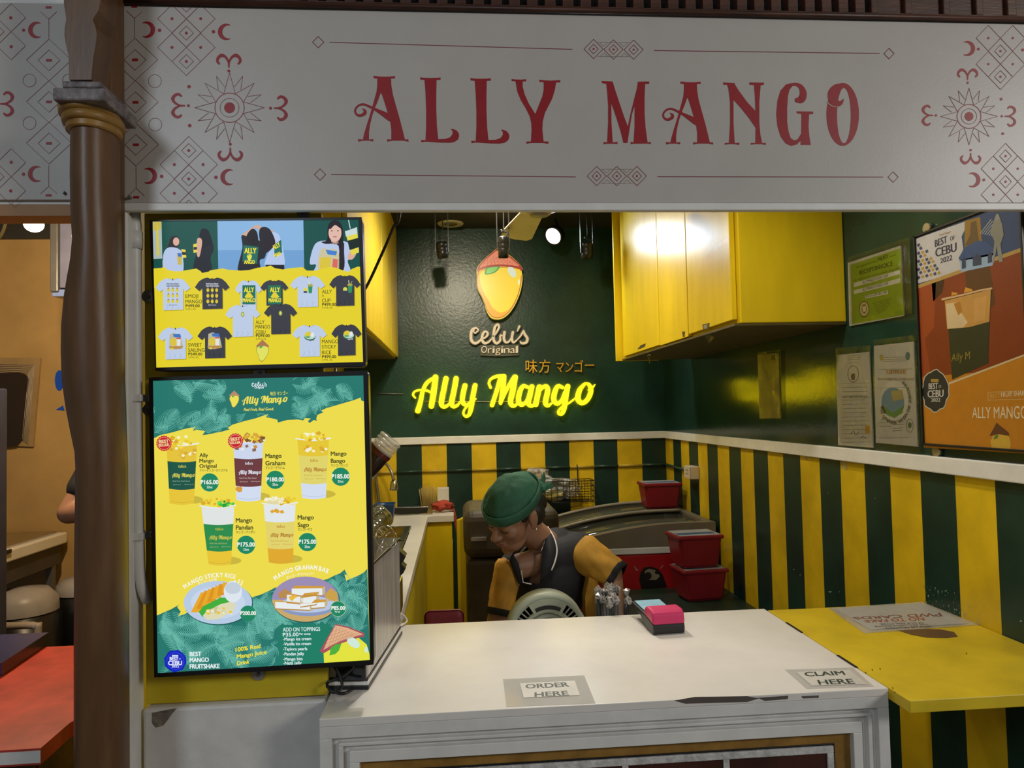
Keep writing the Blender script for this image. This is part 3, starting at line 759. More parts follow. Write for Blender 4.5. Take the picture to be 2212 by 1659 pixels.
def draw_shirts(p):
    lit = [(85,125), (2055,108), (2098,1468), (120,1522)]
    p.poly(lit, YS, 0)
    p.poly([(85,125),(706,120),(716,640),(97,640)], '#165048', 1)
    p.poly([(88,128),(172,127),(180,480),(93,485)], '#a9b8b4', 2); p.poly([(120,160),(140,160),(150,450),(128,450)], '#d8c63c', 3)
    p.poly([(90,128),(170,128),(168,200),(92,215)], '#c7b650', 3)
    p.poly([(706,120),(1527,112),(1537,640),(716,640)], '#86b2dd', 1); p.poly([(712,400),(1532,400),(1536,620),(716,620)], '#6f9fd0', 2)
    p.poly([(1527,112),(2055,108),(2072,640),(1537,640)], '#154f49', 1)
    # people in the three photos
    p.spoly([(255,285),(300,262),(340,285),(338,350),(300,380),(225,395),(245,330)], '#2a2228', 3)
    p.ell(312, 318, 30, 40, '#d9ab98', 4); p.spoly([(185,500),(200,410),(250,372),(330,385),(372,440),(370,620),(210,620)], '#b4c4e4', 5)
    p.spoly([(180,500),(222,505),(215,620),(185,620)], '#cfa08f', 4); p.spoly([(318,430),(368,440),(365,540),(330,540)], '#c6b34a', 6); p.spoly([(325,425),(365,430),(362,465),(330,460)], '#3a6fc4', 7)
    p.spoly([(360,390),(400,395),(410,470),(375,475)], '#e4d24a', 6); p.spoly([(365,415),(404,420),(408,445),(370,445)], '#20302c', 7)
    p.spoly([(545,215),(590,195),(630,230),(668,380),(640,420),(640,620),(560,620),(520,400)], '#1b1c24', 4)
    p.spoly([(505,440),(560,385),(660,350),(668,400),(640,480),(650,630),(480,630)], '#23242c', 5); p.spoly([(512,300),(545,285),(560,330),(535,460),(510,440)], '#d6a994', 6)
    p.spoly([(475,345),(510,335),(512,420),(478,425)], '#e4d24a', 6); p.spoly([(478,370),(510,368),(511,395),(479,398)], '#20302c', 7)
    p.spoly([(935,260),(1000,210),(1060,165),(1075,175),(1010,240),(965,300)], '#cfa590', 3); p.spoly([(1070,170),(1110,160),(1135,200),(1200,205),(1240,215),(1240,235),(1130,230)], '#cfa590', 3)
    p.spoly([(935,265),(985,265),(1090,300),(1170,360),(1160,470),(1110,500),(1110,620),(905,620),(945,380)], '#22232b', 4)
    p.spoly([(990,250),(1040,195),(1085,230),(1095,330),(1050,345),(990,310)], '#1f1a20', 5)
    p.spoly([(1110,200),(1160,178),(1215,210),(1260,320),(1230,380),(1150,430),(1110,300)], '#262028', 6)
    p.spoly([(1200,240),(1270,235),(1310,300),(1345,560),(1165,560),(1190,430),(1230,380)], '#b4c6e8', 5); p.spoly([(1165,540),(1345,540),(1348,620),(1165,620)], '#1c1d24', 6)
    p.spoly([(955,350),(1100,370),(1085,530),(945,510)], '#1d6a5c', 6); p.text('ALLY', 965, 430, 48, '#ecdc30', 8, w=112, bold=.05); mango(p, 1012, 465, 38, 7, cap=None); p.text('ANGO', 962, 530, 34, '#ecdc30', 12, w=100, bold=.05)
    p.spoly([(1245,350),(1315,300),(1325,420),(1255,470)], '#1d6a5c', 6); p.text('ALLY', 1248, 395, 40, '#ecdc30', 8, w=72, slope=-.5, bold=.05); p.text('MAN', 1258, 470, 34, '#ecdc30', 8, w=62, slope=-.4, bold=.05)
    p.spoly([(1755,300),(1760,180),(1800,120),(1870,125),(1905,200),(1910,330),(1920,560),(1860,590),(1865,360),(1740,340),(1700,320)], '#241f28', 5)
    p.ell(1830, 235, 62, 85, '#e0b7a8', 6); p.spoly([(1775,170),(1830,130),(1890,170),(1880,190),(1830,160),(1785,200)], '#241f28', 8)
    p.ell(1800, 215, 10, 5, '#3a2a2c', 7); p.ell(1858, 215, 10, 5, '#3a2a2c', 7); p.ell(1830, 272, 20, 6, '#b86a6c', 7); p.spoly([(1790,300),(1870,300),(1865,340),(1800,340)], '#d6aa9a', 5)
    p.spoly([(1640,340),(1760,310),(1830,345),(1900,310),(1990,360),(2005,480),(1950,500),(1965,640),(1640,640),(1650,540),(1588,525)], '#b6c6e6', 4)
    p.spoly([(1890,330),(1918,330),(1915,590),(1870,560)], '#2a242c', 9)
    p.spoly([(1690,400),(1770,390),(1860,410),(1855,600),(1670,600)], '#c9c2a0', 5); p.spoly([(1740,395),(1850,410),(1840,450),(1760,440)], '#3f7fcc', 6); p.spoly([(1690,470),(1790,465),(1790,600),(1680,600)], '#d8c23c', 6); p.spoly([(1810,480),(1858,490),(1850,600),(1800,600)], '#d86a5a', 6)
    p.spoly([(1950,470),(1985,380),(1990,300),(2040,330),(2030,440),(1990,490)], '#d9ab98', 6)
    p.spoly([(1925,220),(2040,180),(2060,420),(1990,450)], '#e2d54a', 7); p.spoly([(1950,310),(2060,280),(2062,370),(1970,400)], '#1d2a26', 8); p.spoly([(1925,220),(2040,180),(2045,240),(1935,270)], '#c9d8d8', 8); p.line([(1960,115),(1975,190)], 9, '#c6d4dc', 9)
    # torn yellow edge
    p.poly([(96,575),(160,570),(205,562),(225,588),(300,602),(360,600),(430,588),(505,576),(545,600),(560,618),(620,606),(640,592),(760,574),(800,586),(880,592),(930,596),(1010,590),(1090,568),(1180,556),(1215,546),(1255,572),(1330,584),(1400,572),(1520,562),(1560,595),(1640,596),(1700,578),(1790,560),(1850,570),(1900,592),(1960,608),(1990,580),(2050,556),(2069,560),(2080,760),(100,760)], YS, 14)
    for bx_ in [(115,660,447,975,LT), (490,655,823,965,DK), (875,680,1130,985,LT), (1115,680,1385,930,DK), (1400,638,1735,945,LT), (1775,632,2076,935,DK), (137,1130,472,1445,LT), (515,1122,848,1435,DK), (1420,1108,1753,1420,LT), (1795,1102,2085,1410,DK)]:
        shirt(p, *bx_, 17)
    for cx, tc in ((280, '#2b2e38'), (657, '#d8dce8')):
        p.text('Find Every Flavor', cx, 728, 15, tc, 21, w=118, align='c', bold=.04); p.text('Taste Every Emotion', cx, 748, 15, tc, 21, w=124, align='c', bold=.04)
        for i in range(3):
            for j in range(3): p.ell(cx-42+42*i, 782+54*j, 14, 18, '#d8c832', 21, 12); p.poly([(cx-54+42*i, 768+54*j), (cx-42+42*i, 754+54*j), (cx-30+42*i, 768+54*j)], '#9c7a4a', 22)
        p.text('@allymangocebu', cx, 928, 10, tc, 21, w=76, align='c')
    for x0, cx in ((945, 1008), (1190, 1256)):
        p.rect(x0, 735, x0+125, 918, '#1d6f58', 21); p.text('ALLY', cx, 800, 42, '#ecdc30', 23, w=92, align='c', bold=.05)
        p.poly([(cx-42, 845), (cx-10, 800), (cx+12, 808), (cx+44, 848), (cx+20, 856), (cx-30, 856)], '#e2cc30', 22); p.text('MANGO', cx, 897, 36, '#ecdc30', 23, w=118, align='c', bold=.05)
    shirt(p, 782, 915, 1115, 1230, LT, 25); shirt(p, 1150, 905, 1470, 1205, DK, 25)
    for cx, cy in ((948,1014), (1309,1002)): p.ell(cx, cy, 17, 24, '#93a43a', 28); p.ell(cx, cy, 9, 14, '#d8d87a', 29)
    for cx, cy in ((1575,770), (1955,765)):
        p.poly([(cx-2, cy-25), (cx+40, cy-25), (cx+34, cy+42), (cx+4, cy+42)], '#2f8f5c', 21); p.ell(cx+18, cy-34, 26, 12, '#a8a64a', 22); p.ell(cx-28, cy+10, 20, 22, '#dcd450', 22); p.ell(cx-28, cy+30, 20, 9, '#2c3c58', 23)
        p.line([(cx+10, cy-45), (cx+5, cy-75)], 6, '#e2e4c8', 22); p.line([(cx+26, cy-45), (cx+38, cy-68)], 5, '#b8c04a', 22)
    for cx, cy in ((310,1275), (680,1270)):
        p.poly([(cx-65, cy+70), (cx-60, cy-70), (cx-20, cy-85), (cx+45, cy-60), (cx+70, cy+60), (cx, cy+75)], '#b9b49a', 21); p.poly([(cx-30, cy-75), (cx+40, cy-75), (cx+50, cy-40), (cx-20, cy-45)], '#3d74c0', 22)
        p.ell(cx-25, cy+5, 34, 40, '#d9c13e', 22); p.poly([(cx+5, cy-25), (cx+45, cy-25), (cx+42, cy+40), (cx+8, cy+40)], '#dfe0dc', 22); p.poly([(cx+5, cy-40), (cx+45, cy-40), (cx+45, cy-25), (cx+5, cy-25)], '#c85c5c', 23)
        p.poly([(cx-70, cy+45), (cx+70, cy+42), (cx+50, cy+68), (cx-50, cy+70)], '#b98a4a', 24); p.ell(cx-38, cy+68, 16, 10, '#d8c832', 25)
    for cx, cy in ((1590,1220), (1960,1210)):
        p.ell(cx, cy+8, 54, 36, '#2a6a44', 21); p.ell(cx, cy+2, 50, 30, '#bcd6d0', 22); p.ell(cx-18, cy-16, 32, 24, '#d8c832', 23, rot=-.4); p.ell(cx+24, cy-12, 18, 22, '#dfe6ea', 23); p.ell(cx-20, cy+10, 24, 10, '#63a85a', 24)
        p.text('Sticky', cx-5, cy+50, 12, '#3a3c48' if cx < 1700 else '#d4d8e4', 23, w=50, slope=-.2, bold=.05)
    TX = '#4c4a20'
    def block(x, ys, lines, prc, yp, w_):
        for y, s, ww in zip(ys, lines, w_): p.text(s, x, y, 33, TX, 30, w=ww, slope=-.008, bold=.012)
        price(p, prc, x+2, yp, 26, '#38371c', 30, w=132, bold=.035); p.text('S-M-L-XL', x+2, yp+26, 17, TX, 30, w=100)
    block(402, (856, 908), ('EMOJI', 'MANGO'), '499.00', 945, (120, 158))
    block(1706, (814, 898), ('ALLY', 'CUP'), '499.00', 932, (94, 82)); p.text('&', 1706, 844, 20, TX, 30)
    block(1072, (1104, 1150, 1200), ('ALLY', 'MANGO', 'CEBU'), '599.00', 1230, (84, 138, 94))
    block(427, (1322, 1372), ('SWEET', 'SAILING'), '549.00', 1406, (130, 158))
    block(1706, (1290, 1340, 1394), ('MANGO', 'STICKY', 'RICE'), '499.00', 1431, (156, 134, 86))
    mango(p, 1138, 1370, 92, 21, '#dfe060', '#8a8036', '#a97552')
screen('menu_screen', 'upper landscape screen listing printed T-shirts on a yellow page', [(322,475), (782,468), (790,792), (335,802)],
       [(329,478.3), (774.5,474.4), (784.2,781.8), (337.1,794)], 1.420, draw_shirts, (310, 450, 4.424))

LEAF, LEAFL = '#26766c', '#68b8a8'
def fern(p, x, y, ang, ln, z, inside, c=LEAFL):
    ca, sa = math.cos(ang), math.sin(ang); sp = []
    for k in range(6):
        t = k/5*ln; b = 18*math.sin(k/5*PI); sp.append((x+t*ca-b*sa, y+t*sa+b*ca))
    if all(inside(*q) for q in (sp[0], sp[-1], sp[3])): p.stroke(sp, 3, c, z, 2, False)
    n = int(ln/13)
    for k in range(1, n):
        t = k/n; i = t*5; a = int(min(4, i)); f = i-a
        q = Vector(sp[a]).lerp(Vector(sp[a+1]), f); w = ln*.34*math.sin(PI*min(1, t*.85+.12))
        for s in (-1, 1):
            an = ang+s*(1.05-.25*t)
            e = (q.x+w*math.cos(an), q.y+w*math.sin(an)); m_ = (q.x+w*.55*math.cos(an-s*.22), q.y+w*.55*math.sin(an-s*.22))
            if inside(*e) and inside(q.x, q.y) and inside(*m_): p.stroke([(q.x, q.y), m_, e], [4.6, 4.2, 2], c, z, 2, False)
def pip(poly):
    def f(x, y):
        r = False; n = len(poly)
        for i in range(n):
            x1, y1 = poly[i]; x2, y2 = poly[i-1]
            if (y1 > y) != (y2 > y) and x < (x2-x1)*(y-y1)/(y2-y1)+x1: r = not r
        return r
    return f
def cup(p, x0, x1, yt, xb0, xb1, yb, lab, labc, yl0, yl1, base, top, txt, z):
    """printed drink cup: rim, body, label band, drink"""
    fx = lambda y: ((x0+12)+((xb0-x0-12)*(y-yt)/(yb-yt)), (x1-12)+((xb1-x1+12)*(y-yt)/(yb-yt)))
    def band(ya, yb_, c, zz, sag=10):
        a0, a1 = fx(ya); b0_, b1 = fx(yb_)
        pts = [(a0+(a1-a0)*k/8, ya+sag*math.sin(PI*k/8)) for k in range(9)]+[(b1+(b0_-b1)*k/8, yb_+sag*math.sin(PI*k/8)) for k in range(9)]
        p.poly(pts, c, zz)
    p.ell((xb0+xb1)/2+70, yb-30, 110, 34, '#c9b63e', z-1)
    band(yt+5, yb, base, z, 12); band(yt+5, yl0, top, z+1, 10); band(yl0, yl1, lab, z+2, 10)
    p.stroke([(xb0+4, yb-18), ((xb0+xb1)/2, yb-6), (xb1-4, yb-18)], 3, '#b9a93a' if base != '#d2dcf0' else '#a9b8d8', z+3, 4)
    p.stroke([(x0, yt-4), ((x0+x1)/2, yt+12), (x1, yt-8)], [10, 9, 12], '#e6ecf2', z+4, 5)
    a0, a1 = fx((yl0+yl1)/2)
    w = a1-a0; yc = (yl0+yl1)/2
    logo(p, NEON, NB, (a0+w*.14, yc-14, a1-w*.02, yc+28), txt, z+4, 1.0)
    logo(p, CEBU, CB, (a0+w*.38, yl0+32, a0+w*.66, yl0+54), txt, z+4, 1.0)
    p.text('Real Fruit, Real Good', a0+w*.17, yc+58, 13, labc, z+4, w=w*.62); p.text('@allymangocebu', a0+w*.18, yc+85, 8, labc, z+4, w=w*.30); p.text('@allymangocebu', a0+w*.60, yc+83, 8, labc, z+4, w=w*.34)
def chunks(p, cx, cy, w, h, cols, n, z, seed):
    r = random.Random(seed)
    for i in range(n):
        x = cx+(r.random()-.5)*w; y = cy+(r.random()-.5)*h*(1-abs(x-cx)/w*1.1); s = 14+r.random()*14; a = r.random()*PI
        p.poly([(x+s*math.cos(a+PI/2*k)*(1 if k % 2 else .8), y+s*.75*math.sin(a+PI/2*k)) for k in range(4)], cols[i % len(cols)], z+.2*i)
YM = '#eddb4c'
def draw_menu(p):
    # crop: upper part 3.8588x at (310, 790)
    TL, TR, BR, BL = (77,126), (1832,81), (1888,2453), (117,2564)
    p.poly([TL, TR, BR, BL], YM, 0)
    g1 = [TL, TR, (1837,297), (1815,290), (1810,265), (1760,285), (1640,320), (1520,355), (1480,375), (1500,388), (1450,410), (1440,440), (1445,460), (1420,452), (1385,478), (1370,462), (1395,440), (1350,436), (1330,456), (1290,448), (1200,452), (1120,474), (1115,450), (1060,436), (1020,430), (1040,402), (930,440), (840,462), (740,492), (700,520), (720,530), (660,548), (520,576), (490,578), (515,545), (440,532), (410,546), (435,508), (330,530), (240,556), (140,578), (85,606)]
    p.poly(g1, LEAF, 2); ins = pip(g1); r = random.Random(3)
    for i in range(58):
        fern(p, 60+r.random()*1760, 100+r.random()*500, r.random()*2*PI, 180+r.random()*120, 3, lambda x, y: ins(x, y) and not (690 < x < 1230 and y < 395))
    g2 = [(108,2084), (160,2060), (230,2030), (300,1990), (280,2010), (310,2050), (285,2090), (330,2075), (420,2030), (560,1985), (700,1955), (860,1945), (985,1905), (1060,1870), (1095,1850), (1200,1840), (1530,1780), (1600,1745), (1640,1730), (1690,1690), (1675,1700), (1700,1745), (1675,1740), (1690,1792), (1740,1770), (1800,1745), (1840,1720), (1865,1692), BR, BL]
    g2 = [(x, y+0) for x, y in g2]
    p.poly(g2, LEAF, 2); ins2 = pip(g2)
    for i in range(84):
        fern(p, 100+r.random()*1780, 1750+r.random()*800, r.random()*2*PI, 200+r.random()*140, 3, lambda x, y: ins2(x, y) and not (1130 < x < 1560 and y > 2160))
    # heading
    logo(p, CEBU, CB, (903, 138, 1026, 174, -.02), '#dfeaf4', 6, 1.0); p.text('Original', 926, 190, 15, '#dfeaf4', 6, w=76, bold=.05, slope=-.02)
    mango(p, 757, 285, 62, 6, '#ecdf55', '#9a7a30', '#b98a6a'); logo(p, NEON, NB, (822, 258, 1203, 335, -.03), '#ecdf55', 7, 1.05)
    p.text('味方 マンゴー', 1058, 246, 24, '#ecdf55', 7, w=146, slope=-.03, bold=.02); p.text('Real Fruit, Real Good.', 836, 376, 22, '#ecdf55', 7, w=248, slope=-.02, bold=.03, skew=.2)
    # cups
    MG = ['#e9c92e', '#f0d94a', '#d9a828']
    cup(p, 180, 458, 655, 218, 420, 1148, '#1c5546', '#8fae9c', 795, 1025, '#e6c438', '#e4c23a', '#d8d05a', 8); chunks(p, 310, 630, 170, 110, MG+['#f2efc8'], 26, 14, 1); chunks(p, 330, 720, 210, 90, ['#e0b83a', '#f2f0d0', '#d8a830'], 14, 11, 2)
    cup(p, 735, 1010, 628, 775, 977, 1120, '#6c3c40', '#cdbab4', 770, 1000, '#d2dcf0', '#ccd6ec', '#dfe3ee', 8); chunks(p, 905, 605, 200, 80, ['#9a6a38', '#e2bb34', '#7c5230', '#d9a83a'], 28, 14, 3); chunks(p, 860, 690, 190, 60, ['#c98f3e', '#8a6a5a', '#dfe3ea'], 8, 11, 4); chunks(p, 830, 1030, 110, 50, ['#d99a3a'], 5, 11, 14)
    cup(p, 1270, 1558, 612, 1322, 1520, 1100, '#dfd36a', '#b99a3a', 745, 978, '#d2dcf0', '#e4c634', '#b57f2e', 8); chunks(p, 1420, 590, 200, 80, MG+['#f2efc8'], 26, 14, 5); chunks(p, 1440, 690, 180, 90, ['#f2efd8', '#d9a82e'], 9, 11, 6)
    cup(p, 470, 768, 1172, 542, 730, 1655, '#2c8a4c', '#b7c08a', 1318, 1540, '#e8c436', '#dfe4e2', '#c9c24a', 18); chunks(p, 600, 1140, 220, 70, MG, 22, 24, 7); chunks(p, 690, 1150, 130, 50, ['#3fbf3a', '#6ad85a', '#2a9a3c'], 18, 29, 8)
    cup(p, 988, 1280, 1150, 1045, 1245, 1640, '#e2d26c', '#b99a3a', 1296, 1520, '#e0a92e', '#e0e6ea', '#b57f2e', 18); chunks(p, 1190, 1125, 170, 60, MG, 18, 24, 9); chunks(p, 1090, 1125, 130, 60, ['#ece6c0', '#f4f0d8', '#e0d8a8'], 18, 28, 10); chunks(p, 1110, 1205, 90, 60, ['#dfa32e'], 5, 22, 11)
    for cx, cy in ((171,647), (767,627)):
        p.poly([(cx+(66 if k % 2 else 60)*math.cos(PI*k/18), cy+(66 if k % 2 else 60)*math.sin(PI*k/18)) for k in range(36)], '#c8202c', 34); p.ring(cx, cy, 52, 3, '#e8c8a0', 35)
        p.text('BEST', cx, cy-4, 24, '#ecd8a0', 35, w=78, align='c', bold=.06, slope=-.06); p.text('SELLER', cx, cy+24, 20, '#ecd8a0', 35, w=84, align='c', bold=.06, slope=-.06)
    TG = '#4c4f22'
    def item(x, rows, jp, jw, prc, cx, cy):
        for y, s, h in rows: p.text(s, x, y, h, TG, 34, slope=-.012, bold=.045)
        p.text(jp, x, rows[-1][0]+32, 19, TG, 34, w=jw, slope=-.01, bold=.02)
        p.ell(cx, cy, 79, 79, '#c9d860', 33); p.ell(cx, cy, 76, 76, '#1d8560', 34); price(p, prc, cx, cy+14, 33, '#eef2e8', 36, w=146, align='c', bold=.045); p.text('22oz', cx, cy+48, 18, '#dfe8dc', 36, w=46, align='c', bold=.04)
    item(467, ((762, 'Ally', 30), (807, 'Mango', 30), (852, 'Original', 30)), 'アリーマンゴーオリジナル', 234, '165.00', 551, 973)
    item(1017, ((769, 'Mango', 34), (830, 'Graham', 34)), 'マンゴーグラハム', 160, '180.00', 1098, 951)
    item(1562, ((750, 'Mango', 33), (810, 'Bango', 33)), 'マンゴーバンゴ', 140, '185.00', 1643, 925)
    item(771, ((1306, 'Mango', 34), (1366, 'Pandan', 34)), 'マンゴーパンダン', 160, '175.00', 855, 1493)
    item(1286, ((1282, 'Mango', 34), (1344, 'Sago', 34)), 'マンゴーサゴ', 120, '175.00', 1366, 1470)
    # lower dishes (coordinates of the second crop sit 1003.3 lower)
    D = 1003.3
    cx, cy = 620, 971+D
    p.ell(cx+6, cy+8, 288, 182, '#1d5e58', 6, 40); p.ell(cx, cy, 285, 180, '#b8cbe4', 7, 40); p.ell(cx, cy, 225, 135, '#c6d6ea', 8, 40)
    for k in range(7): p.poly([(395+44*k, 1052+D-27*k), (470+44*k, 1052+D-30*k), (520+30*k, 890+D-14*k), (480+30*k, 885+D-14*k)], ('#e8a828', '#dc9420')[k % 2], 9+.2*k)
    p.poly([(460,1050+D),(500,1000+D),(640,930+D),(700,930+D),(720,970+D),(600,1050+D),(490,1090+D)], '#3fae3c', 11)
    p.poly([(495,1080+D),(520,1050+D),(640,985+D),(740,960+D),(770,990+D),(750,1040+D),(620,1110+D),(530,1115+D)], '#dcd9b4', 12)
    chunks(p, 630, 1045+D, 200, 70, ['#e8c83a', '#efe9cc', '#cfc48c'], 20, 13, 12)
    p.ell(745, 880+D, 76, 90, '#dde6ee', 13); p.ell(745, 850+D, 66, 50, '#c3d0dc', 14)
    p.ell(870, 1062+D, 66, 66, '#1d8560', 20); price(p, '200.00', 872, 1075+D, 30, '#eef2e8', 22, w=128, align='c', bold=.05)
    def arc(s, x0, y0, x1, y1, h, rise, c, z, bold):
        tw = sum(glyphs(ch)[2]+.22 if ch != ' ' else .42 for ch in s); u = 0
        for ch in s:
            wd_ = .42 if ch == ' ' else glyphs(ch)[2]+.22
            t = (u+wd_/2)/tw; x = x0+(x1-x0)*t; y = y0+(y1-y0)*t-rise*4*t*(1-t)
            sl = math.atan2((y1-y0)-rise*4*(1-2*t), x1-x0)
            if ch != ' ': p.text(ch, x, y, h, c, z, slope=sl, align='c', bold=bold, w=(wd_-.22)*(x1-x0)/tw)
            u += wd_
    arc('MANGO STICKY RICE', 340, 860+D, 765, 775+D, 34, 50, '#f2f4ea', 22, .04)
    arc('マンゴーもち米', 455, 825+D, 615, 785+D, 18, 4, '#f2f4ea', 22, .02)
    for a in ((760,800,766,786), (790,810,800,780), (812,825,826,790)): p.line([(a[0], a[1]+D), (a[2], a[3]+D)], 9, '#f2f4ea', 22)
    cx, cy = 1350, 942+D
    p.ell(cx+4, cy+6, 282, 192, '#1d5e58', 6, 40); p.ell(cx, cy, 278, 188, '#9a8cb4', 7, 40)
    hp = [(cx+278*math.cos(a), cy+188*math.sin(a)) for a in [math.radians(2+176*k/24) for k in range(25)]]; p.poly(hp, '#c9a86a', 8)
    p.ell(1370, 1000+D, 235, 84, '#8b98bc', 9, 36); p.ell(1370, 985+D, 225, 70, '#b4c6e4', 10, 36)
    p.poly([(1120,895+D),(1180,855+D),(1235,890+D),(1225,935+D),(1130,935+D)], '#b98a52', 10); p.poly([(1510,905+D),(1560,850+D),(1615,890+D),(1620,950+D),(1520,960+D)], '#c9a04a', 10)
    def bar(x, y, w, h, d):
        p.poly([(x, y), (x+w, y-d), (x+w, y-d+h), (x, y+h)], '#e6ebec', 12); p.poly([(x, y), (x+30, y-d-22), (x+w+24, y-d*2-14), (x+w, y-d)], '#cf9a3e', 13); p.poly([(x+w, y-d), (x+w+24, y-d*2-14), (x+w+24, y-d*2-14+h), (x+w, y-d+h)], '#c5b48a', 12); p.line([(x, y+h), (x+w, y+h-d)], 9, '#b9853a', 13)
    bar(1235, 855+D, 255, 62, 4); bar(1195, 905+D, 110, 66, -12); bar(1310, 935+D, 130, 74, 20); bar(1098, 965+D, 290, 58, -14); bar(1400, 975+D, 110, 46, 8)
    chunks(p, 1250, 935+D, 60, 50, ['#e8b83a'], 5, 15, 13)
    p.ell(1621, 1023+D, 66, 66, '#c9d8b0', 19); p.ell(1621, 1023+D, 63, 63, '#1d8560', 20); price(p, '85.00', 1623, 1032+D, 30, '#eef2e8', 22, w=112, align='c', bold=.05); p.text('Per bar', 1618, 1054+D, 13, '#dfe8dc', 22, w=44, align='c', bold=.04)
    arc('MANGO GRAHAM BAR', 1095, 790+D, 1540, 730+D, 36, 62, '#f2f4ea', 22, .04); arc('マンゴーグラハムバー', 1190, 778+D, 1425, 742+D, 18, 14, '#f2f4ea', 22, .02)
    # bottom row
    p.poly([(1135,1165+D),(1560,1150+D),(1530,1475+D),(1142,1490+D)], '#1f7d64', 5)
    p.text('ADD ON TOPPINGS', 1162, 1213+D, 31, '#dcecf0', 8, w=310, slope=-.02, bold=.02); price(p, '35.00', 1162, 1254+D, 30, '#dcecf0', 8, w=130, slope=-.02, bold=.03); p.text('Per scoop', 1300, 1240+D, 16, '#dcecf0', 8, w=92, slope=-.02, bold=.04)
    for i, (s, w, y) in enumerate((('-Mango ice cream', 234, 1288), ('-Vanilla ice cream', 232, 1329), ('-Tapioca pearls', 200, 1371), ('-Pandan Jelly', 174, 1412), ('-Mango bits', 162, 1455), ('-Nata Jelly', 154, 1488))):
        p.text(s, 1164, y+D, 24, '#dcecf0', 8, w=w, slope=-.02, bold=.035)
    p.poly([(x, y+D) for x, y in ((1500,1375),(1560,1310),(1680,1265),(1790,1262),(1860,1320),(1884,1400),(1887,1450),(1505,1473))], '#e2e23e', 8)
    p.poly([(x, y+D) for x, y in ((1600,1150),(1700,1170),(1840,1225),(1842,1255),(1800,1262),(1650,1310),(1500,1395),(1470,1375),(1540,1250))], '#a8505c', 9); p.poly([(x, y+D) for x, y in ((1600,1160),(1700,1182),(1830,1235),(1640,1290),(1500,1365),(1545,1260))], '#e0b08a', 10)
    for k in range(9): p.line([(1545+22*k, 1345+D-11*k), (1585+26*k, 1180+D+6*k)], 2.5, '#b87a5a', 11)
    for k in range(6): p.line([(1510+14*k, 1345+D-32*k), (1800-38*k, 1240+D-13*k)], 2.5, '#b87a5a', 11)
    p.poly([(x, y+D) for x, y in ((1550,1412),(1560,1350),(1600,1320),(1650,1312),(1630,1370),(1600,1400))], '#4fae3e', 10); p.ell(1750, 1305+D, 60, 36, '#cfe8d8', 10, rot=.6); p.ell(1856, 1365+D, 14, 26, '#cfe8d8', 10)
    cx, cy = 265, 1458+D
    p.poly([(cx+(92+5*math.sin(k*2.2))*math.cos(2*PI*k/28), cy+(92+5*math.cos(k*1.7))*math.sin(2*PI*k/28)) for k in range(28)], '#1626b8', 8); p.ring(cx, cy, 70, 5, '#2f46e0', 9)
    p.rect(cx-28, cy-50, cx+24, cy-36, '#cdd6f2', 10); p.text('BEST', cx-46, cy-6, 26, '#dfe6fa', 10, w=70, bold=.06); p.text('OF', cx+28, cy-12, 10, '#dfe6fa', 10); p.text('CEBU', cx-2, cy+34, 34, '#dfe6fa', 10, w=112, align='c', bold=.06); p.text('2022', cx, cy+54, 18, '#dfe6fa', 10, w=60, align='c', bold=.05)
    for s, w, y in (('BEST', 96, 1418), ('MANGO', 158, 1468), ('FRUITSHAKE', 248, 1522)): p.text(s, 386, y+D, 34, '#e4f0f0', 8, w=w, slope=-.02, bold=.05)
    for s, x, w, y in (('100% Real', 768, 208, 1382), ('Mango Juice', 778, 252, 1438), ('Drink', 780, 104, 1495)): p.text(s, x, y+D, 32, '#ecdf3a', 8, w=w, slope=-.16, bold=.045, skew=.15)
screen('menu_screen', 'lower portrait screen showing mango drinks and prices on yellow and teal', [(320,815), (795,800), (808,1437), (332,1465)],
       [(330,822.6), (784.7,811), (799.2,1426), (340.3,1454.5)], 1.416, draw_menu, (310, 790, 3.8588))
# yellow mounting board with bolt plates behind the screens
mb_ = thing('mounting_board', 'scuffed yellow plywood board carrying the two menu screens', 'board', (-.44, 1.47, 1.0))
B(-.606, -.262, 1.462, 1.480, 1.0, 1.955, .002).build('plywood', M_YEL2, mb_)
for x, y in ((320,640), (322,885), (558,1456), (560,806), (655,459)):
    p = PY(x, y, 1.458); MB().cyl(p, p+Vector((0, .005, 0)), .0125, n=20).build('bolt_plate', mat('zinc_plate', (.4, .39, .36), .4, metal=.7, var=.3, scale=60), mb_)
    MB().cyl(p-Vector((0, .004, 0)), p, .004, n=6).build('bolt', M_GREYM, mb_)
for x in (-.52, -.25): MB().box(x-.015, x+.015, 1.449, 1.462, 1.10, 1.60).build('bracket', M_BLACK, mb_)
for x in (-.52, -.25): MB().box(x-.015, x+.015, 1.453, 1.462, 1.66, 1.92).build('bracket', M_BLACK, mb_)

# ------------------------------------------------------------------ signs on the back wall
def strokes3d(groups, Y0, depth, crop, mi=0, grow=0.0):
    ox, oy, k = crop; out = MB()
    for gi, (pts, w) in enumerate(groups):
        w = w if isinstance(w, list) else [w]*len(pts)
        Lf, Rt = stroke_strip(pts, [v+grow for v in w], 5)
        n = len(Lf); y0 = Y0-.0006*gi
        q = lambda p: PY(ox+p.x/k, oy+p.y/k, y0)
        F = [q(p) for p in Lf]+[q(p) for p in Rt]; Bk = [p+Vector((0, depth, 0)) for p in F]
        fs = [[i, i+1, n+i+1, n+i] for i in range(n-1)]
        fs += [[i, i+1, 2*n+i+1, 2*n+i] for i in range(n-1)]+[[n+i, n+i+1, 3*n+i+1, 3*n+i] for i in range(n-1)]
        fs += [[0, n, 3*n, 2*n], [n-1, 2*n-1, 4*n-1, 3*n-1]]
        out.add(F+Bk, fs, mi)
    return out
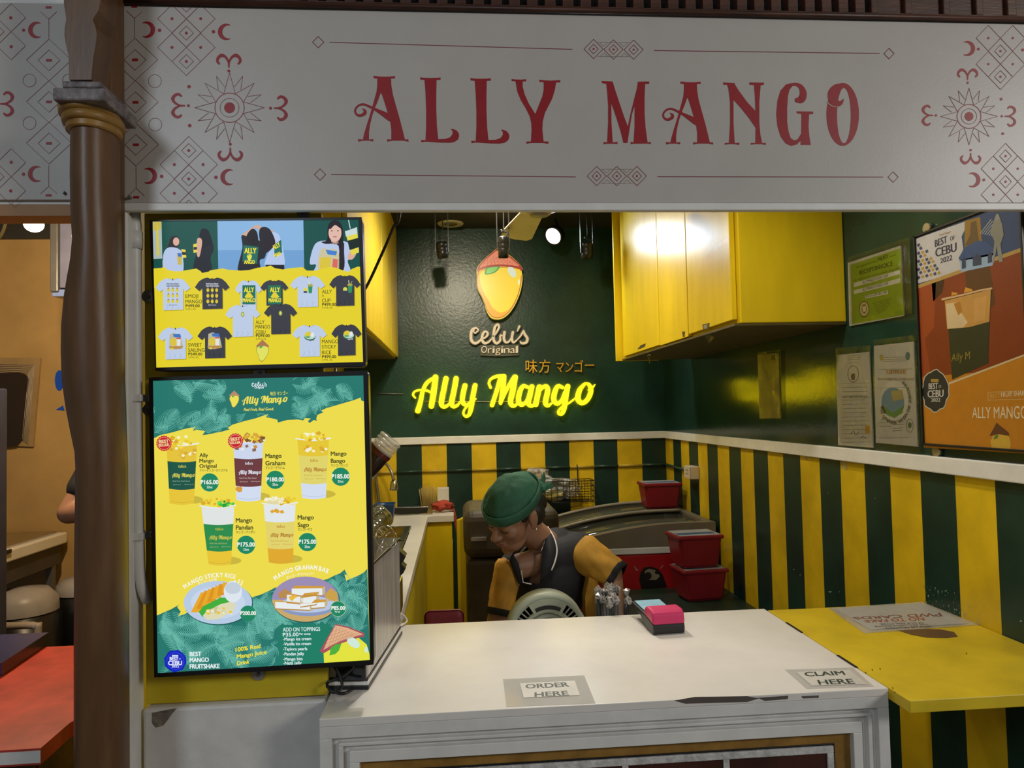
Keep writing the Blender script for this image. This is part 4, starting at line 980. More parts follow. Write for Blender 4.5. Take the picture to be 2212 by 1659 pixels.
def text3d(s, bl, br, h, Y0, depth, crop, bold=.05):
    ox, oy, k = crop; vs_, fs, tw = glyphs(s); out = MB()
    b = bmesh.new(); W_ = br[0]-bl[0]
    V = [b.verts.new(PY(ox+(bl[0]+u/tw*W_)/k, oy+(bl[1]+(br[1]-bl[1])*u/tw-v*h)/k, Y0)) for u, v in vs_]
    for f in fs:
        try: b.faces.new([V[i] for i in f])
        except ValueError: pass
    bmesh.ops.remove_doubles(b, verts=b.verts[:], dist=1e-5)
    r = bmesh.ops.extrude_face_region(b, geom=b.faces[:])
    for v in [e for e in r['geom'] if isinstance(e, bmesh.types.BMVert)]: v.co.y += depth
    return out.bm(b)
M_NEON = mat('lit_yellow_acrylic', (1.0, 0.80, 0.006), .3, var=0, emit=2.6)
M_CLEAR = mat('clear_acrylic', (.20, .24, .10), .1, var=0, alpha=.28)
M_CRM = mat('cream_acrylic', (.82, .74, .62), .35, var=.04)
M_AMB = mat('amber_acrylic', (.75, .42, .03), .35, var=.05)
M_BACK = mat('smoke_acrylic', (.10, .11, .09), .25, var=.05)
ns = thing('neon_sign', 'large glowing yellow script lettering on the dark green back wall', 'sign', (PY(1090, 850, 4.29).x, 4.29, PY(1090, 905, 4.29).z))
for g in NEON:
    lt = strokes3d([(a, [v*.80 for v in b]) for a, b in g], 4.272, .020, C4).build('letter', M_NEON, ns)
    strokes3d(g, 4.292, .006, C4, 0, 8).build('backing', M_CLEAR, lt)
for y in (1308, 1362):
    MB().tube([PY(780+(118 if y < 1350 else 440)/3.19, 440+y/3.19, 4.312), PY(780+(290 if y < 1350 else 1290)/3.19, 440+(y+3)/3.19, 4.312)], .0035, 6).build('mounting_rod', M_GREYM, ns)
cs = thing('letter_sign', "small cream cut-out script letters under the mango-shaped panel", 'sign', (PY(1078, 740, 4.3).x, 4.30, PY(1078, 765, 4.3).z))
for g in CEBU:
    lt = strokes3d([(a, [v*.88 for v in b]) for a, b in g], 4.286, .012, C4).build('letter', M_CRM, cs); strokes3d(g, 4.299, .008, C4, 0, 12).build('backing', M_BACK, lt)
for (s, x0, x1) in (('O', 828, 868), ('r', 874, 900), ('i', 905, 921), ('g', 925, 960), ('i', 964, 980), ('n', 983, 1024), ('a', 1028, 1062), ('l', 1066, 1082)):
    text3d(s, (x0, 1030), (x1, 1026), 46, 4.286, .012, C4).build('letter', M_CRM, cs)
MB().prism([PY(780+x/3.19, 440+y/3.19, 4.299) for x, y in ((822,975),(1090,970),(1088,1045),(945,1052),(822,1046))], (0, .008, 0)).build('backing_plate', M_BACK, cs)
js = thing('letter_sign', 'small amber Japanese lettering above the yellow script sign', 'sign', (PY(1210, 790, 4.3).x, 4.30, PY(1210, 808, 4.3).z))
for ch, x0, x1 in (('味', 1134, 1214), ('方', 1226, 1304), ('マ', 1345, 1398), ('ン', 1410, 1462), ('ゴ', 1474, 1530), ('ー', 1544, 1606)):
    yb = 1158 if ch != 'ー' else 1142
    h = {'味': 66, '方': 66, 'マ': 58, 'ン': 58, 'ゴ': 62, 'ー': 50}[ch]
    text3d(ch, (x0, yb), (x1, yb-1), h, 4.292, .014, C4).build('letter', M_AMB, js)
mg = thing('mango_sign', 'backlit yellow mango-shaped panel with brown cap on the back wall', 'sign', (PY(1080, 620, 4.28).x, 4.28, PY(1080, 690, 4.28).z))
def lit_panel(h):
    c = lin(h); return mat('panel_'+h.lstrip('#'), c, .25, var=0, emit=.42)
MO = [(800,440),(797,500),(797,545),(806,595),(830,640),(850,690),(865,740),(895,785),(940,797),(985,785),(1030,745),(1070,680),(1100,600),(1113,520),(1108,470),(1110,440),(1060,385),(1000,338),(945,305),(900,338),(850,380)]
MB().prism([PY(780+x/3.19, 440+y/3.19, 4.262) for x, y in smooth_closed(MO)], (0, .03, 0)).build('panel_body', mat('yellow_panel_edge', (.75, .65, .08), .4, var=.05, emit=.25), mg)
pm = Print(lambda x, y, o: PY(x, y, 4.2612-o), C4, lit_panel, .0002)
fr_ = [(808,470),(800,530),(808,590),(832,640),(852,690),(870,740),(900,778),(940,790),(982,778),(1026,740),(1064,676),(1092,600),(1106,520),(1100,460),(1090,445),(950,436),(830,450)]
pm.spoly(fr_, '#b06a30', 1); cxm, cym = 955, 600
pm.spoly([(cxm+(x-cxm)*.965, cym+(y-cym)*.965) for x, y in fr_], '#e0a63c', 2)
pm.spoly([(830,470),(822,540),(840,600),(880,670),(910,720),(950,748),(990,745),(1030,715),(1062,660),(1088,590),(1098,520),(1094,455),(950,440)], '#ecd244', 3)
pm.spoly([(852,486),(862,445),(900,432),(955,434),(930,470),(890,486)], '#3c9a4c', 4); pm.spoly([(862,478),(872,448),(905,438),(942,438),(922,464),(888,479)], '#7cc46a', 5)
pm.ell(1040, 470, 24, 42, '#cfe0e0', 4, rot=-.5); pm.ell(1087, 540, 8, 20, '#e8e8c0', 4)
cap_ = [(945,308),(1000,342),(1060,388),(1108,438),(1106,466),(1086,448),(1040,438),(950,432),(870,440),(826,452),(806,470),(804,440),(850,382),(900,340)]
pm.spoly(cap_, '#a04038', 5); pm.spoly([(945,322),(1000,352),(1050,392),(1090,430),(1040,424),(950,418),(870,426),(818,440),(856,388),(904,348)], '#dc8a74', 6)
for k in range(9):
    pm.line([(830+30*k, 436-8*min(k, 3)), (900+22*k, 348+8*k)], 2, '#b0564a', 7); pm.line([(1080-30*k, 428), (1000-18*k, 350+4*k)], 2, '#b0564a', 7)
pm.build('printed_face', mg)

# ------------------------------------------------------------------ wall cabinets
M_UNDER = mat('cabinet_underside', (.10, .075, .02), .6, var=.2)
rc = thing('wall_cabinet', 'tall yellow wall cabinet hanging on the right wall, doors facing left', 'cabinet', (1.08, 3.05, 1.805))
CX = .894
B(CX+.02, XW-.001, 2.237, 3.80, 1.812, 2.645, .003).build('body', M_YEL, rc)
for (a, b, z) in ((2.262, 2.698, 1.826), (2.704, 3.090, 1.818), (3.096, 3.78, 1.822)):
    d = MB().box(CX, CX+.018, a, b, z, 2.64, .0025); d.build('door', M_YEL, rc)
B(CX-.034, CX+.2, 3.802, 3.822, 1.80, 2.645, .002).build('end_panel', M_YEL, rc)
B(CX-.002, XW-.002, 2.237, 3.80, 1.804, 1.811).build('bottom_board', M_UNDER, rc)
for q in ([(180,1003),(205,975),(240,962),(232,985),(200,1000)], [(487,882),(510,880),(505,915),(496,920)], [(628,832),(680,822),(672,862),(634,868)]): Print(lambda x, y, o: PX(x, y, CX-.0006-o), (1320, 440, 3.19), flat).poly(q, '#4a4126', 1).build('paint_chip', rc)
ch = Print(lambda x, y, o: PX(x, y, CX-.0006-o), (1320, 440, 3.19), flat)
ch.poly([(636,838), (664,832), (660,858), (640,861)], '#b0a890', 2); ch.text('DCNT', 638, 858, 16, '#33302a', 3, w=26, slope=-.2)
ch.build('scribbled_tape', rc)
# torn clear tape ends hanging under the doors
for (x, y, s) in ((1405,765,.05), (1535,722,.03)):
    p = PX(x, y, CX+.004); MB().add([p, p+Vector((0, .06, .004)), p+Vector((.004, .03, -s)), p+Vector((.01, -.01, -s*.4))], [[0, 1, 2], [0, 2, 3]]).build('tape_end', film('clear_tape', (.85, .85, .8), .2), rc)
lc = thing('wall_cabinet', 'yellow wall cabinet hanging on the left behind the upper screen', 'cabinet', (-.5, 3.4, 1.865))
B(XL+.001, -.352, 2.30, 4.30, 1.875, 2.645, .003).build('body', M_YEL, lc)
for a, b in ((2.31, 2.86), (2.865, 3.40), (3.405, 3.85), (3.855, 4.295)): B(-.350, -.334, a, b, 1.88, 2.64, .0025).build('door', M_YEL, lc)
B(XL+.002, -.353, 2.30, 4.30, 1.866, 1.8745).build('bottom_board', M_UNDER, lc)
MB().tube(catmull([Vector((PY(900, 400, 2.1).x, 2.1, ZC)), PY(866, 440, 2.1), PY(850, 490, 2.1), PY(822, 555, 2.1), PY(790, 622, 2.1), PY(740, 700, 2.0), Vector((-.30, 1.75, 1.60)), Vector((-.34, 1.486, 1.60))], 6), .0042, 8).build('power_cable', M_BLACK, None, 'black cable running diagonally past the left wall cabinet', 'cable')

# ------------------------------------------------------------------ ceiling fixtures
cf = thing('ceiling_fan', 'pale ceiling fan with long blades under the dark stall ceiling', 'ceiling fan', (.317, 2.6, 2.26))
M_FAN = mat('pale_fan_plastic', (.50, .44, .33), .4, var=.08)
MB().lathe([(.030, 2.262), (.042, 2.264), (.046, 2.272), (.085, 2.285), (.095, 2.31), (.09, 2.35), (.05, 2.37)], (.317, 2.6, 0), 28).build('motor_housing', M_FAN, cf)
MB().lathe([(.0, 2.2575), (.034, 2.2580), (.036, 2.262), (.030, 2.264)], (.317, 2.6, 0), 24, cap=False).build('hub_cap', mat('grey_hub_cap', (.30, .28, .24), .4), cf)
MB().cyl((.317, 2.6, 2.37), (.317, 2.6, 2.65), .012).build('down_rod', M_FAN, cf)
for k in range(4):
    a = math.radians(6+90*k); R_ = Matrix.Translation((.317, 2.6, 2.295)) @ Matrix.Rotation(a, 4, 'Z') @ Matrix.Rotation(.18, 4, 'X')
    q = [(.07,-.03),(.12,-.04),(.45,-.07),(.50,-.055),(.515,0),(.50,.055),(.45,.065),(.12,.045),(.07,.03)]
    MB().prism([R_ @ Vector((x, y, 0)) for x, y in q], R_.to_3x3() @ Vector((0, 0, .006))).build('blade', M_FAN, cf)
M_TRK = mat('black_spot_metal', (.02, .02, .022), .35, metal=.4, var=.1)
def downlight(px, label):
    p = PZ(*px, ZC-.004)
    t = thing('recessed_downlight', label, 'ceiling light', p)
    MB().lathe([(.040, -.004), (.072, -.006), (.078, 0), (.074, .003), (.040, .003)], p, 28, cap=False).build('ring', mat('cream_ring', (.55, .48, .28), .4), t)
    MB().lathe([(.0, .002), (.041, .002)], p, 24, cap=False).build('lamp_glass', mat('unlit_glass', (.25, .23, .16), .3), t)
downlight((973, 483), 'unlit cream recessed downlight left of the ceiling fan')
downlight((1092, 512), 'unlit recessed downlight just behind the hanging black spotlight')
def spot(px, Y0, r, h, label, tilt):
    c = PY(*px, Y0)
    t = thing('ceiling_spotlight', label, 'spotlight', c, 'spotlights under the stall ceiling')
    d = Vector(tilt).normalized(); q = d.to_track_quat('-Z', 'Y').to_matrix()
    MB().lathe([(r*.75, h/2+.004), (r*.9, h/2), (r, h*.46), (r, h*.2), (r*.96, h*.19), (r, h*.17), (r, 0), (r*.96, -.002), (r, -.004), (r, -h/2), (r*.86, -h/2), (r*.84, -h*.3)], c, 24, M=q).build('lamp_body', M_TRK, t)
    MB().lathe([(0.0, -h*.36), (r*.84, -h*.36)], c, 20, M=q, cap=False).build('lens', mat('dark_lens', (.03, .03, .03), .15), t)
    top = c+Vector((0, 0, h*.5+.03)); MB().tube(catmull([c+Vector((r*.3, 0, h*.5)), c+Vector((r*.9, 0, h*.55+.015)), c+Vector((-r*.4, 0, h*.5+.03)), c+Vector((r*.2, 0, h*.5+.05)), Vector((c.x, c.y, ZC))], 5), .004, 6).build('cable', M_TRK, t)
    for s in (-1, 1): MB().box(c.x+s*(r+.004)-.002, c.x+s*(r+.004)+.002, c.y-.008, c.y+.008, c.z-.01, ZC).build('bracket', M_TRK, t)
    return t
spot((955, 541), 3.85, .030, .085, 'black spotlight hanging at left, in front of the left cabinet edge', (.1, .2, -1))
spot((1268, 542), 3.85, .030, .085, 'dark grey spotlight hanging at right near the yellow cabinet', (0, .1, -1))
spot((1087, 535), 2.95, .021, .085, 'black spotlight hanging in front of the mango panel', (0, .15, -1))
# the lit one
c = PY(1195, 510, 4.08); d = (Vector((-.9, 2.4, 1.2))-c).normalized(); q = d.to_track_quat('-Z', 'Y').to_matrix()
ls = thing('ceiling_spotlight', 'lit round white spotlight shining from the stall ceiling', 'spotlight', c, 'spotlights under the stall ceiling')
MB().lathe([(.046, .0), (.055, -.005), (.057, .005), (.054, .04), (.036, .065), (.0, .07)], c, 28, M=q, cap=False).build('lamp_body', M_TRK, ls)
MB().lathe([(0.0, -.001), (.047, -.001)], c, 28, M=q, cap=False).build('lens', mat('lit_lens', (.86, .93, 1.0), .3, var=0, emit=9), ls)
MB().tube([c+q @ Vector((0, 0, .065)), c+q @ Vector((0, 0, .085)), (c.x+.02, c.y+.04, ZC)], .006, 8).build('bracket', M_TRK, ls)
MB().box(.40, .95, 3.52, 3.56, 2.60, 2.63, .002).build('light_track', M_TRK, None, 'black lighting track fixed under the stall ceiling at right', 'light track')

# ------------------------------------------------------------------ papers and poster on the right wall
CR = (1780, 440, 2.963)
def wallpaper(name, label, corners, face, draw, cat='notice', thick=.004, frame=None, crop=CR, clear=None):
    P4 = [PX(crop[0]+x/crop[2], crop[1]+y/crop[2], XW-.0005) for x, y in corners]
    c = sum(P4, Vector())/4
    t = thing(name, label, cat, (XW-.002, c.y, min(p.z for p in P4)))
    MB().prism([p-Vector((thick, 0, 0)) for p in P4], (thick-.0006, 0, 0)).build('sheet', flat(face), t)
    if frame:
        for i in range(4):
            j = (i+1) % 4; cen = c
            MB().prism([P4[i]-Vector((thick, 0, 0)), P4[j]-Vector((thick, 0, 0)), P4[j].lerp(cen, .035)-Vector((thick, 0, 0)), P4[i].lerp(cen, .035)-Vector((thick, 0, 0))], (-.010, 0, 0)).build('frame', M_BLACK, t)
    p = Print(lambda x, y, o: PX(x, y, XW-thick-.0009-o), crop, flat, .0001); draw(p); p.build('print', t)
    if clear:
        Q = [PX(crop[0]+x/crop[2], crop[1]+y/crop[2], XW-.007) for x, y in clear]
        n = 12; m = MB(); V = []; F = []
        r = random.Random(len(label))
        for i in range(n+1):
            for j in range(n+1):
                a = Q[0].lerp(Q[1], i/n); b = Q[3].lerp(Q[2], i/n); v = a.lerp(b, j/n)
                V.append(v-Vector((.001+.003*r.random()*(1 if 0 < i < n else .3), 0, 0)))
        for i in range(n):
            for j in range(n): F.append([i*(n+1)+j, (i+1)*(n+1)+j, (i+1)*(n+1)+j+1, i*(n+1)+j+1])
        m.add(V, F, 0, True).build('plastic_sleeve', film('clear_sleeve', (.96, .96, .95), .06, .06, .25), t)
    return t
def d_receipt(p):
    p.poly([(168,392), (490,285), (512,712), (180,770)], '#7f9a24', 1)
    D = '#2c331c'
    p.textq('This establishment', (202,415), (338,372), (201,402), (337,358), D); p.textq('MUST', (346,370), (412,346), (344,348), (410,324), D, bold=.05); p.textq('issue', (420,344), (462,330), (419,332), (461,318), D)
    p.textq('RECEIPT/INVOICE', (228,456), (440,396), (226,430), (437,368), D, bold=.05)
    p.textq('for each service rendered/sale of goods', (190,497), (482,418), (189,486), (481,405), D)
    for q, s, a in (([(190,508),(486,424),(487,450),(191,535)], 'ALLY MANGO FOODS CORP', (248,512,410,468,248,496,409,451)), ([(190,555),(487,476),(488,506),(191,580)], 'ALLY MANGO FOODS CORP', (246,560,410,518,246,543,409,500)), ([(262,590),(408,553),(409,578),(263,608)], '674-311-379-002 / 002', (266,604,404,572,266,590,403,556))):
        p.poly(q, '#c9c8bc', 2); p.textq(s, (a[0], a[1]), (a[2], a[3]), (a[4], a[5]), (a[6], a[7]), D, 3, bold=.03)
    for i in range(6): p.line([(310+6*i, 640+13*i), (430-6*i, 605+14*i)], 4, '#5c7020', 2)
    p.ell(257, 675, 32, 52, '#33301c', 2); p.ell(257, 675, 28, 46, '#c4b48a', 3); p.ell(257, 672, 17, 30, '#7a6a3c', 4); p.poly([(245,660),(269,655),(267,690),(250,694)], '#d8ccaa', 5)
wallpaper('receipt_notice', 'lime green receipt invoice notice in white border on the right wall', [(160,378), (498,268), (520,718), (170,784)], '#b9b8ae', d_receipt, clear=[(155,345), (550,215), (566,705), (165,780)])
def lines(p, x0, x1, ys, c='#8a8a84', dy=-4, w=2.5):
    for i, y in enumerate(ys): p.line([(x0, y), (x1-(i*37 % 30), y+dy)], w, c, 1)
def d_cert(p):
    lines(p, 150, 240, (975, 988, 1000, 1018)); lines(p, 115, 290, range(1150, 1530, 27)); p.ring(186, 1090, 34, 4, '#6b6a70', 2, ry=52); p.poly([(172,1100),(184,1085),(200,1090),(196,1128),(178,1130)], '#5a4a3c', 2); p.text('TAXES AND CERTIFICATES', 112, 1243, 12, '#3c3c40', 2, w=170); p.ell(185, 1330, 34, 52, '#b4b4b8', 1); p.rect(264, 1420, 291, 1470, '#b8862c', 2); p.stroke([(170,1475),(190,1455),(200,1480),(225,1460)], 3, '#3f4a78', 2); p.stroke([(232,1500),(250,1490),(270,1505)], 3, '#3f4a78', 2)
wallpaper('permit_sheet', 'white permit in crinkled plastic, left of the two sheets beside the poster', [(88,968), (296,948), (322,1562), (98,1545)], '#b7b5b0', d_cert, clear=[(75,925), (300,905), (328,1568), (95,1550)])
def d_env(p):
    lines(p, 375, 540, (985, 998, 1010), dy=-5); lines(p, 350, 560, (1060, 1180, 1500), dy=-3); p.ell(366, 985, 11, 20, '#a89a4a', 2); p.ell(536, 975, 15, 26, '#4a6f7a', 2)
    p.text('CERTIFICATE', 400, 1088, 22, '#a8703c', 2, w=125, bold=.04); p.text('ENVIRONMENTAL COMPLIANCE', 345, 1130, 14, '#8c6a3c', 2, w=230)
    p.ell(450, 1260, 92, 130, '#c9c8c4', 1); p.ell(440, 1270, 74, 95, '#5d86a8', 2); p.poly([(375,1290),(440,1340),(515,1290),(500,1340),(450,1372),(400,1345)], '#4f8a4a', 3); p.poly([(430,1200),(500,1190),(512,1250),(440,1265)], '#a89a6a', 3)
    n = 'ENVIRONMENT AND NATURAL RESOURCES'
    for i, chh in enumerate(n):
        if chh == ' ': continue
        a = math.radians(-55+195*i/len(n)); p.text(chh, 450+90*math.cos(a), 1260+132*math.sin(a), 17, '#5c625c', 4, slope=a-PI/2+PI, align='c', bold=.04)
    p.rect(362, 1296, 396, 1345, '#7d7d7a', 2); lines(p, 350, 440, (1400, 1425), dy=-2); lines(p, 440, 510, (1415, 1438, 1455), dy=-4, c='#5a5a60'); p.ring(548, 1420, 22, 4, '#6b7a70', 2, ry=42); p.ell(549, 1418, 12, 20, '#4a6a4c', 3); p.stroke([(365,1390),(385,1368),(408,1385)], 3, '#3f4a78', 2)
wallpaper('permit_sheet', 'white environmental certificate with round seal, right beside the framed poster', [(328,910), (582,882), (608,1555), (340,1530)], '#bcbab6', d_env, clear=[(316,872), (592,840), (620,1600), (330,1575)])
def d_strip(p):
    p.crop = (1320, 440, 3.19); p.rect(1102, 1040, 1132, 1078, '#4a3a34', 2)
    for y in range(1070, 1440, 15): p.line([(1030+(y % 4)*4, y), (1075+((y*7) % 60), y-2)], 3, '#7c7458', 1)
wallpaper('paper_strip', 'narrow beige paper strip taped to the dark wall below the cabinet', [(1015,1042), (1155,1030), (1172,1478), (1030,1478)], '#8f8460', d_strip, crop=(1320, 440, 3.19), clear=[(1010,1025), (1172,1005), (1180,1484), (1025,1484)])
# big framed poster
ya = 1.475
def pc(x, y): p = PX(1780+x/2.963, 440+y/2.963, XW-.02); return p
tl, bl_ = pc(582, 205), pc(635, 1545)
po = thing('framed_poster', 'large orange award poster with a drink cup in a thin dark frame', 'poster', (XW-.01, (tl.y+ya)/2, bl_.z))
tz = tl.z; bz = bl_.z; yl = tl.y
B(XW-.020, XW-.001, ya, yl, bz, tz, .001).build('backing_board', M_BLACK, po)
for a in ((ya, ya+.006, bz, tz), (yl-.006, yl, bz, tz), (ya, yl, bz, bz+.006), (ya, yl, tz-.006, tz)): B(XW-.026, XW-.0205, *a, .001).build('frame', M_BLACK, po)
pp_ = Print(lambda x, y, o: PX(x, y, XW-.0205-o), CR, flat, .00008)
def pl(pts, c, z):   # polygon in poster units: u from left edge 0..1, v from top 0..1
    pp_.mb.add([(XW-.0205-.00008*z, yl-.006-u*(yl-ya-.012), tz-.006-v*(tz-bz-.012)) for u, v in pts], [list(range(len(pts)))], pp_.mi(c))
pl([(0,0),(1,0),(1,1),(0,1)], '#b9781e', 0)
pl([(0,0),(1,0),(1,.20),(0,.235)], '#27406c', 1)
pp_.poly([(585,225),(900,115),(905,160),(880,210),(892,290),(865,350),(880,420),(860,438),(598,512)], '#b4b4b8', 3)
pl([(0,.235),(1,.20),(1,.68),(0,.68)], '#7c3217', 1); pl([(0,.235),(.2,.228),(.16,.45),(.05,.5),(.1,.68),(0,.68)], '#93401e', 2); pl([(.5,.22),(.72,.21),(.76,.40),(.6,.45),(.55,.62),(.5,.62)], '#54331a', 2); pl([(.15,.23),(.3,.225),(.26,.30),(.16,.33)], '#3a1d12', 2)
for i in range(6):
    for j in range(9):
        if i*1.2 > j*.8+1: continue
        x = 594+i*26-(j % 2)*13; y = 262+j*26-i*6
        if x < 588 or x > 760: continue
        pp_.poly([(x, y), (x+16, y-10), (x+24, y+6), (x+8, y+16)], ('#3a3f5c', '#a88a3c')[(i+j) % 2], 4)
pp_.textq('SunStar', (738,208), (812,186), (737,195), (811,172), '#8a6a24', 5, .03); pp_.textq('BEST', (712,278), (788,250), (709,236), (787,206), '#2a2c4a', 5, .07); pp_.textq('OF', (808,238), (836,229), (807,214), (835,203), '#2a2c4a', 5, .05)
pp_.textq('CEBU', (716,342), (848,304), (713,290), (846,250), '#2a2c4a', 5, .07); pp_.textq('2022', (746,382), (820,360), (744,352), (819,328), '#2a2c4a', 5, .06)
pp_.poly([(900,110),(1000,85),(1010,240),(900,320)], '#8a6a24', 4); pp_.poly([(940,120),(975,108),(985,200),(1000,260),(900,270),(935,200)], '#5f4a2c', 5)
for k in range(9): pp_.line([(1000+14*k, 190+k*3), (1070+8*k, 100+12*k)], 5, '#9aa0a4', 4.6)
pp_.poly([(860,350),(900,280),(985,235),(1050,250),(1100,300),(1085,330),(880,365)], '#2d4a7c', 6); pp_.poly([(870,360),(1090,315),(1080,395),(875,438)], '#8aa4c0', 6)
for x, w in ((895, 26), (980, 56), (1062, 28)): pp_.poly([(x-w/2, 420-(x-890)*.22), (x-w/2, 365-(x-890)*.2), (x, 335-(x-890)*.2), (x+w/2, 360-(x-890)*.2), (x+w/2, 412-(x-890)*.22)], '#2b3a58', 7)
pp_.poly([(1085,110),(1100,75),(1120,75),(1140,130),(1150,200),(1130,260),(1145,370),(1120,375),(1105,270),(1090,380),(1078,378),(1090,240),(1065,180)], '#7f8078', 8); pp_.ell(1110, 85, 13, 20, '#8a8b82', 9)
pl([(0,.232),(1,.197),(1,.213),(0,.25)], '#a88a4c', 5)
# cup photo on the poster
pp_.poly([(770,620),(1072,545),(1060,755),(1050,1020),(820,1125),(795,800)], '#2a2f20', 6); pp_.poly([(772,622),(1068,548),(1058,755),(930,790),(788,803)], '#b98a48', 7); pp_.poly([(780,640),(860,630),(880,700),(920,760),(890,792),(790,800)], '#cbb48a', 8); pp_.poly([(830,640),(870,625),(885,690),(860,715)], '#a8742c', 9); pp_.poly([(960,610),(1040,590),(1030,740),(960,760)], '#c49452', 8)
pp_.stroke([(758,612),(880,585),(1000,555),(1072,542)], [14, 12, 12, 12], '#c9a27a', 10); pp_.poly([(895,570),(905,535),(950,548),(948,560)], '#c98f2e', 9); pp_.poly([(815,590),(818,565),(856,570),(852,582)], '#c98f2e', 9)
pp_.text('Ally M', 815, 1010, 46, '#8c7a34', 9, w=120, slope=-.14, skew=.15)
pp_.poly([(798,1145),(1290,960),(1290,972),(800,1158)], '#c8b48c', 8); pp_.poly([(615,1180),(800,1150),(1290,968),(1290,1600),(640,1560)], '#b9781e', 7)
pp_.poly([(712+(88+6*math.sin(k*2.1))*math.cos(2*PI*k/26), 1198+(136+7*math.cos(k*1.9))*math.sin(2*PI*k/26)) for k in range(26)], '#b9b6a8', 9); pp_.poly([(712+(82+6*math.sin(k*2.1))*math.cos(2*PI*k/26), 1198+(129+7*math.cos(k*1.9))*math.sin(2*PI*k/26)) for k in range(26)], '#24262c', 10)
pp_.rect(684, 1122, 733, 1142, '#a88a3c', 11); pp_.textq('BEST', (670,1188), (728,1186), (670,1152), (728,1148), '#c4c2ba', 12, .05); pp_.textq('OF', (734,1180), (750,1178), (734,1164), (750,1162), '#c4c2ba', 12); pp_.textq('CEBU', (664,1240), (764,1236), (664,1198), (764,1192), '#c4c2ba', 12, .05); pp_.textq('2022', (686,1268), (744,1266), (686,1246), (744,1243), '#c4c2ba', 12, .04)
pp_.line([(1050,1208),(1300,1196),(1300,1250),(1050,1258)], 3, '#d0b078', 9, True); pp_.textq('BEST', (1065,1244), (1124,1240), (1065,1218), (1124,1214), '#c99a4c', 10, .03); pp_.textq('FRUIT SHAKE', (1134,1238), (1300,1226), (1134,1210), (1300,1197), '#dcc9a0', 10, .03)
pp_.textq('ALLY MANGO', (948,1372), (1304,1376), (948,1306), (1304,1297), '#d8c8a4', 10, .01)
pp_.poly([(1075,1578),(1066,1520),(1085,1480),(1130,1470),(1180,1480),(1196,1530),(1192,1582)], '#c9a23a', 10); pp_.poly([(1058,1486),(1105,1402),(1182,1465),(1184,1486),(1120,1476)], '#5f3a22', 11); pp_.poly([(1084,1508),(1096,1482),(1118,1480),(1108,1502)], '#4f7a34', 12)
pp_.build('print', po)
for (x, y) in ((652, 158), (712, 1585)):
    p = PX(1780+x/2.963, 440+y/2.963, XW-.012); MB().cyl(p+Vector((0, 0, 0)), p+Vector((.010, 0, 0)), .014, n=18).build('hanger_plate', mat('brass_plate', (.42, .36, .22), .4, metal=.6, var=.2), po)

# ------------------------------------------------------------------ front serving counter
M_TOP = mat('white_laminate', (.78, .75, .70), .27, var=.05, scale=5, bump=.02, bscale=40, spec=.5)
M_CHALK = mat('chalky_white_paint', (.62, .61, .58), .7, var=.25, scale=45, bump=.5, bscale=160)
M_PANE = mat('dark_red_brown_panel', (.055, .016, .010), .4, var=.25, scale=9)
FX0, FX1, FY0, FY1 = -.258, .818, 1.350, 1.912
fc = thing('serving_counter', 'white serving counter with molded front and ochre framed panel', 'counter', (.28, 1.63, 0))
B(FX0, FX1, FY0, FY1, .985, 1.0, .0015).build('counter_top', M_TOP, fc)
B(FX0+.004, FX1-.004, FY0+.03, FY1-.004, 0, .985).build('carcass', M_WHITE, fc)
def frame_ring(x0, x1, z1, w_top, w_side, y0, y1, m, name, label=None):
    MB().box(x0, x1, y0, y1, z1-w_top, z1, .0012).build(name, m, fc)
    for a, b in ((x0, x0+w_side), (x1-w_side, x1)): MB().box(a, b, y0, y1, .02, z1-w_top, .0012).build(name, m, fc)
    return x0+w_side, x1-w_side, z1-w_top
a, b, z = FX0, FX1, .985
a, b, z = frame_ring(a, b, z, .022, .022, FY0+.001, FY0+.03, M_WORN, 'outer_molding')
a, b, z = frame_ring(a, b, z, .010, .011, FY0+.013, FY0+.03, M_WORN, 'cove_molding')
a, b, z = frame_ring(a, b, z, .006, .008, FY0+.004, FY0+.03, M_WORN, 'bead_molding')
a, b, z = frame_ring(a, b, z, .010, .011, FY0+.016, FY0+.03, M_WORN, 'cove_molding')
a, b, z = frame_ring(a, b, z, .021, .018, FY0+.006, FY0+.03, M_WHITE, 'inner_band')
B(a, b, FY0+.020, FY0+.029, .02, z).build('ochre_panel', M_GOLD, fc)
a2, b2, z2 = a+.036, b-.036, z-.026
frame_ring(a2-.004, b2+.004, z2+.004, .004, .004, FY0+.0175, FY0+.0198, M_BLACK, 'dark_edge')
a3, b3, z3 = frame_ring(a2, b2, z2, .013, .013, FY0+.014, FY0+.0198, M_CHALK, 'panel_frame')
mx = [PY(q, 1645, FY0+.014).x for q in (1004, 1174, 1351, 1570)]
for q in mx: MB().box(q-.006, q+.006, FY0+.015, FY0+.0198, .02, z3, .001).build('mullion', M_CHALK, fc)
ed = [a3]+mx+[b3]
for i in range(5): B(ed[i]+.0065*(i > 0), ed[i+1]-.0065*(i < 4), FY0+.0175, FY0+.0198, .02, z3).build('panel', M_PANE, fc)
wr_ = Print(lambda x, y, o: PY(x, y, FY0-.0004-o), (1260, 1200, 3.16), flat, .0003)
wr_.poly([(620,990),(760,965),(1120,960),(1180,972),(1400,957),(1395,980),(1240,992),(1200,975),(1120,1000),(900,1005),(700,1012)], '#5f5651', 1)
wr_.poly([(1490,960),(1610,955),(1605,972),(1500,976)], '#6a615b', 1)
wr_.build('worn_paint_patch', fc, kind='stuff')
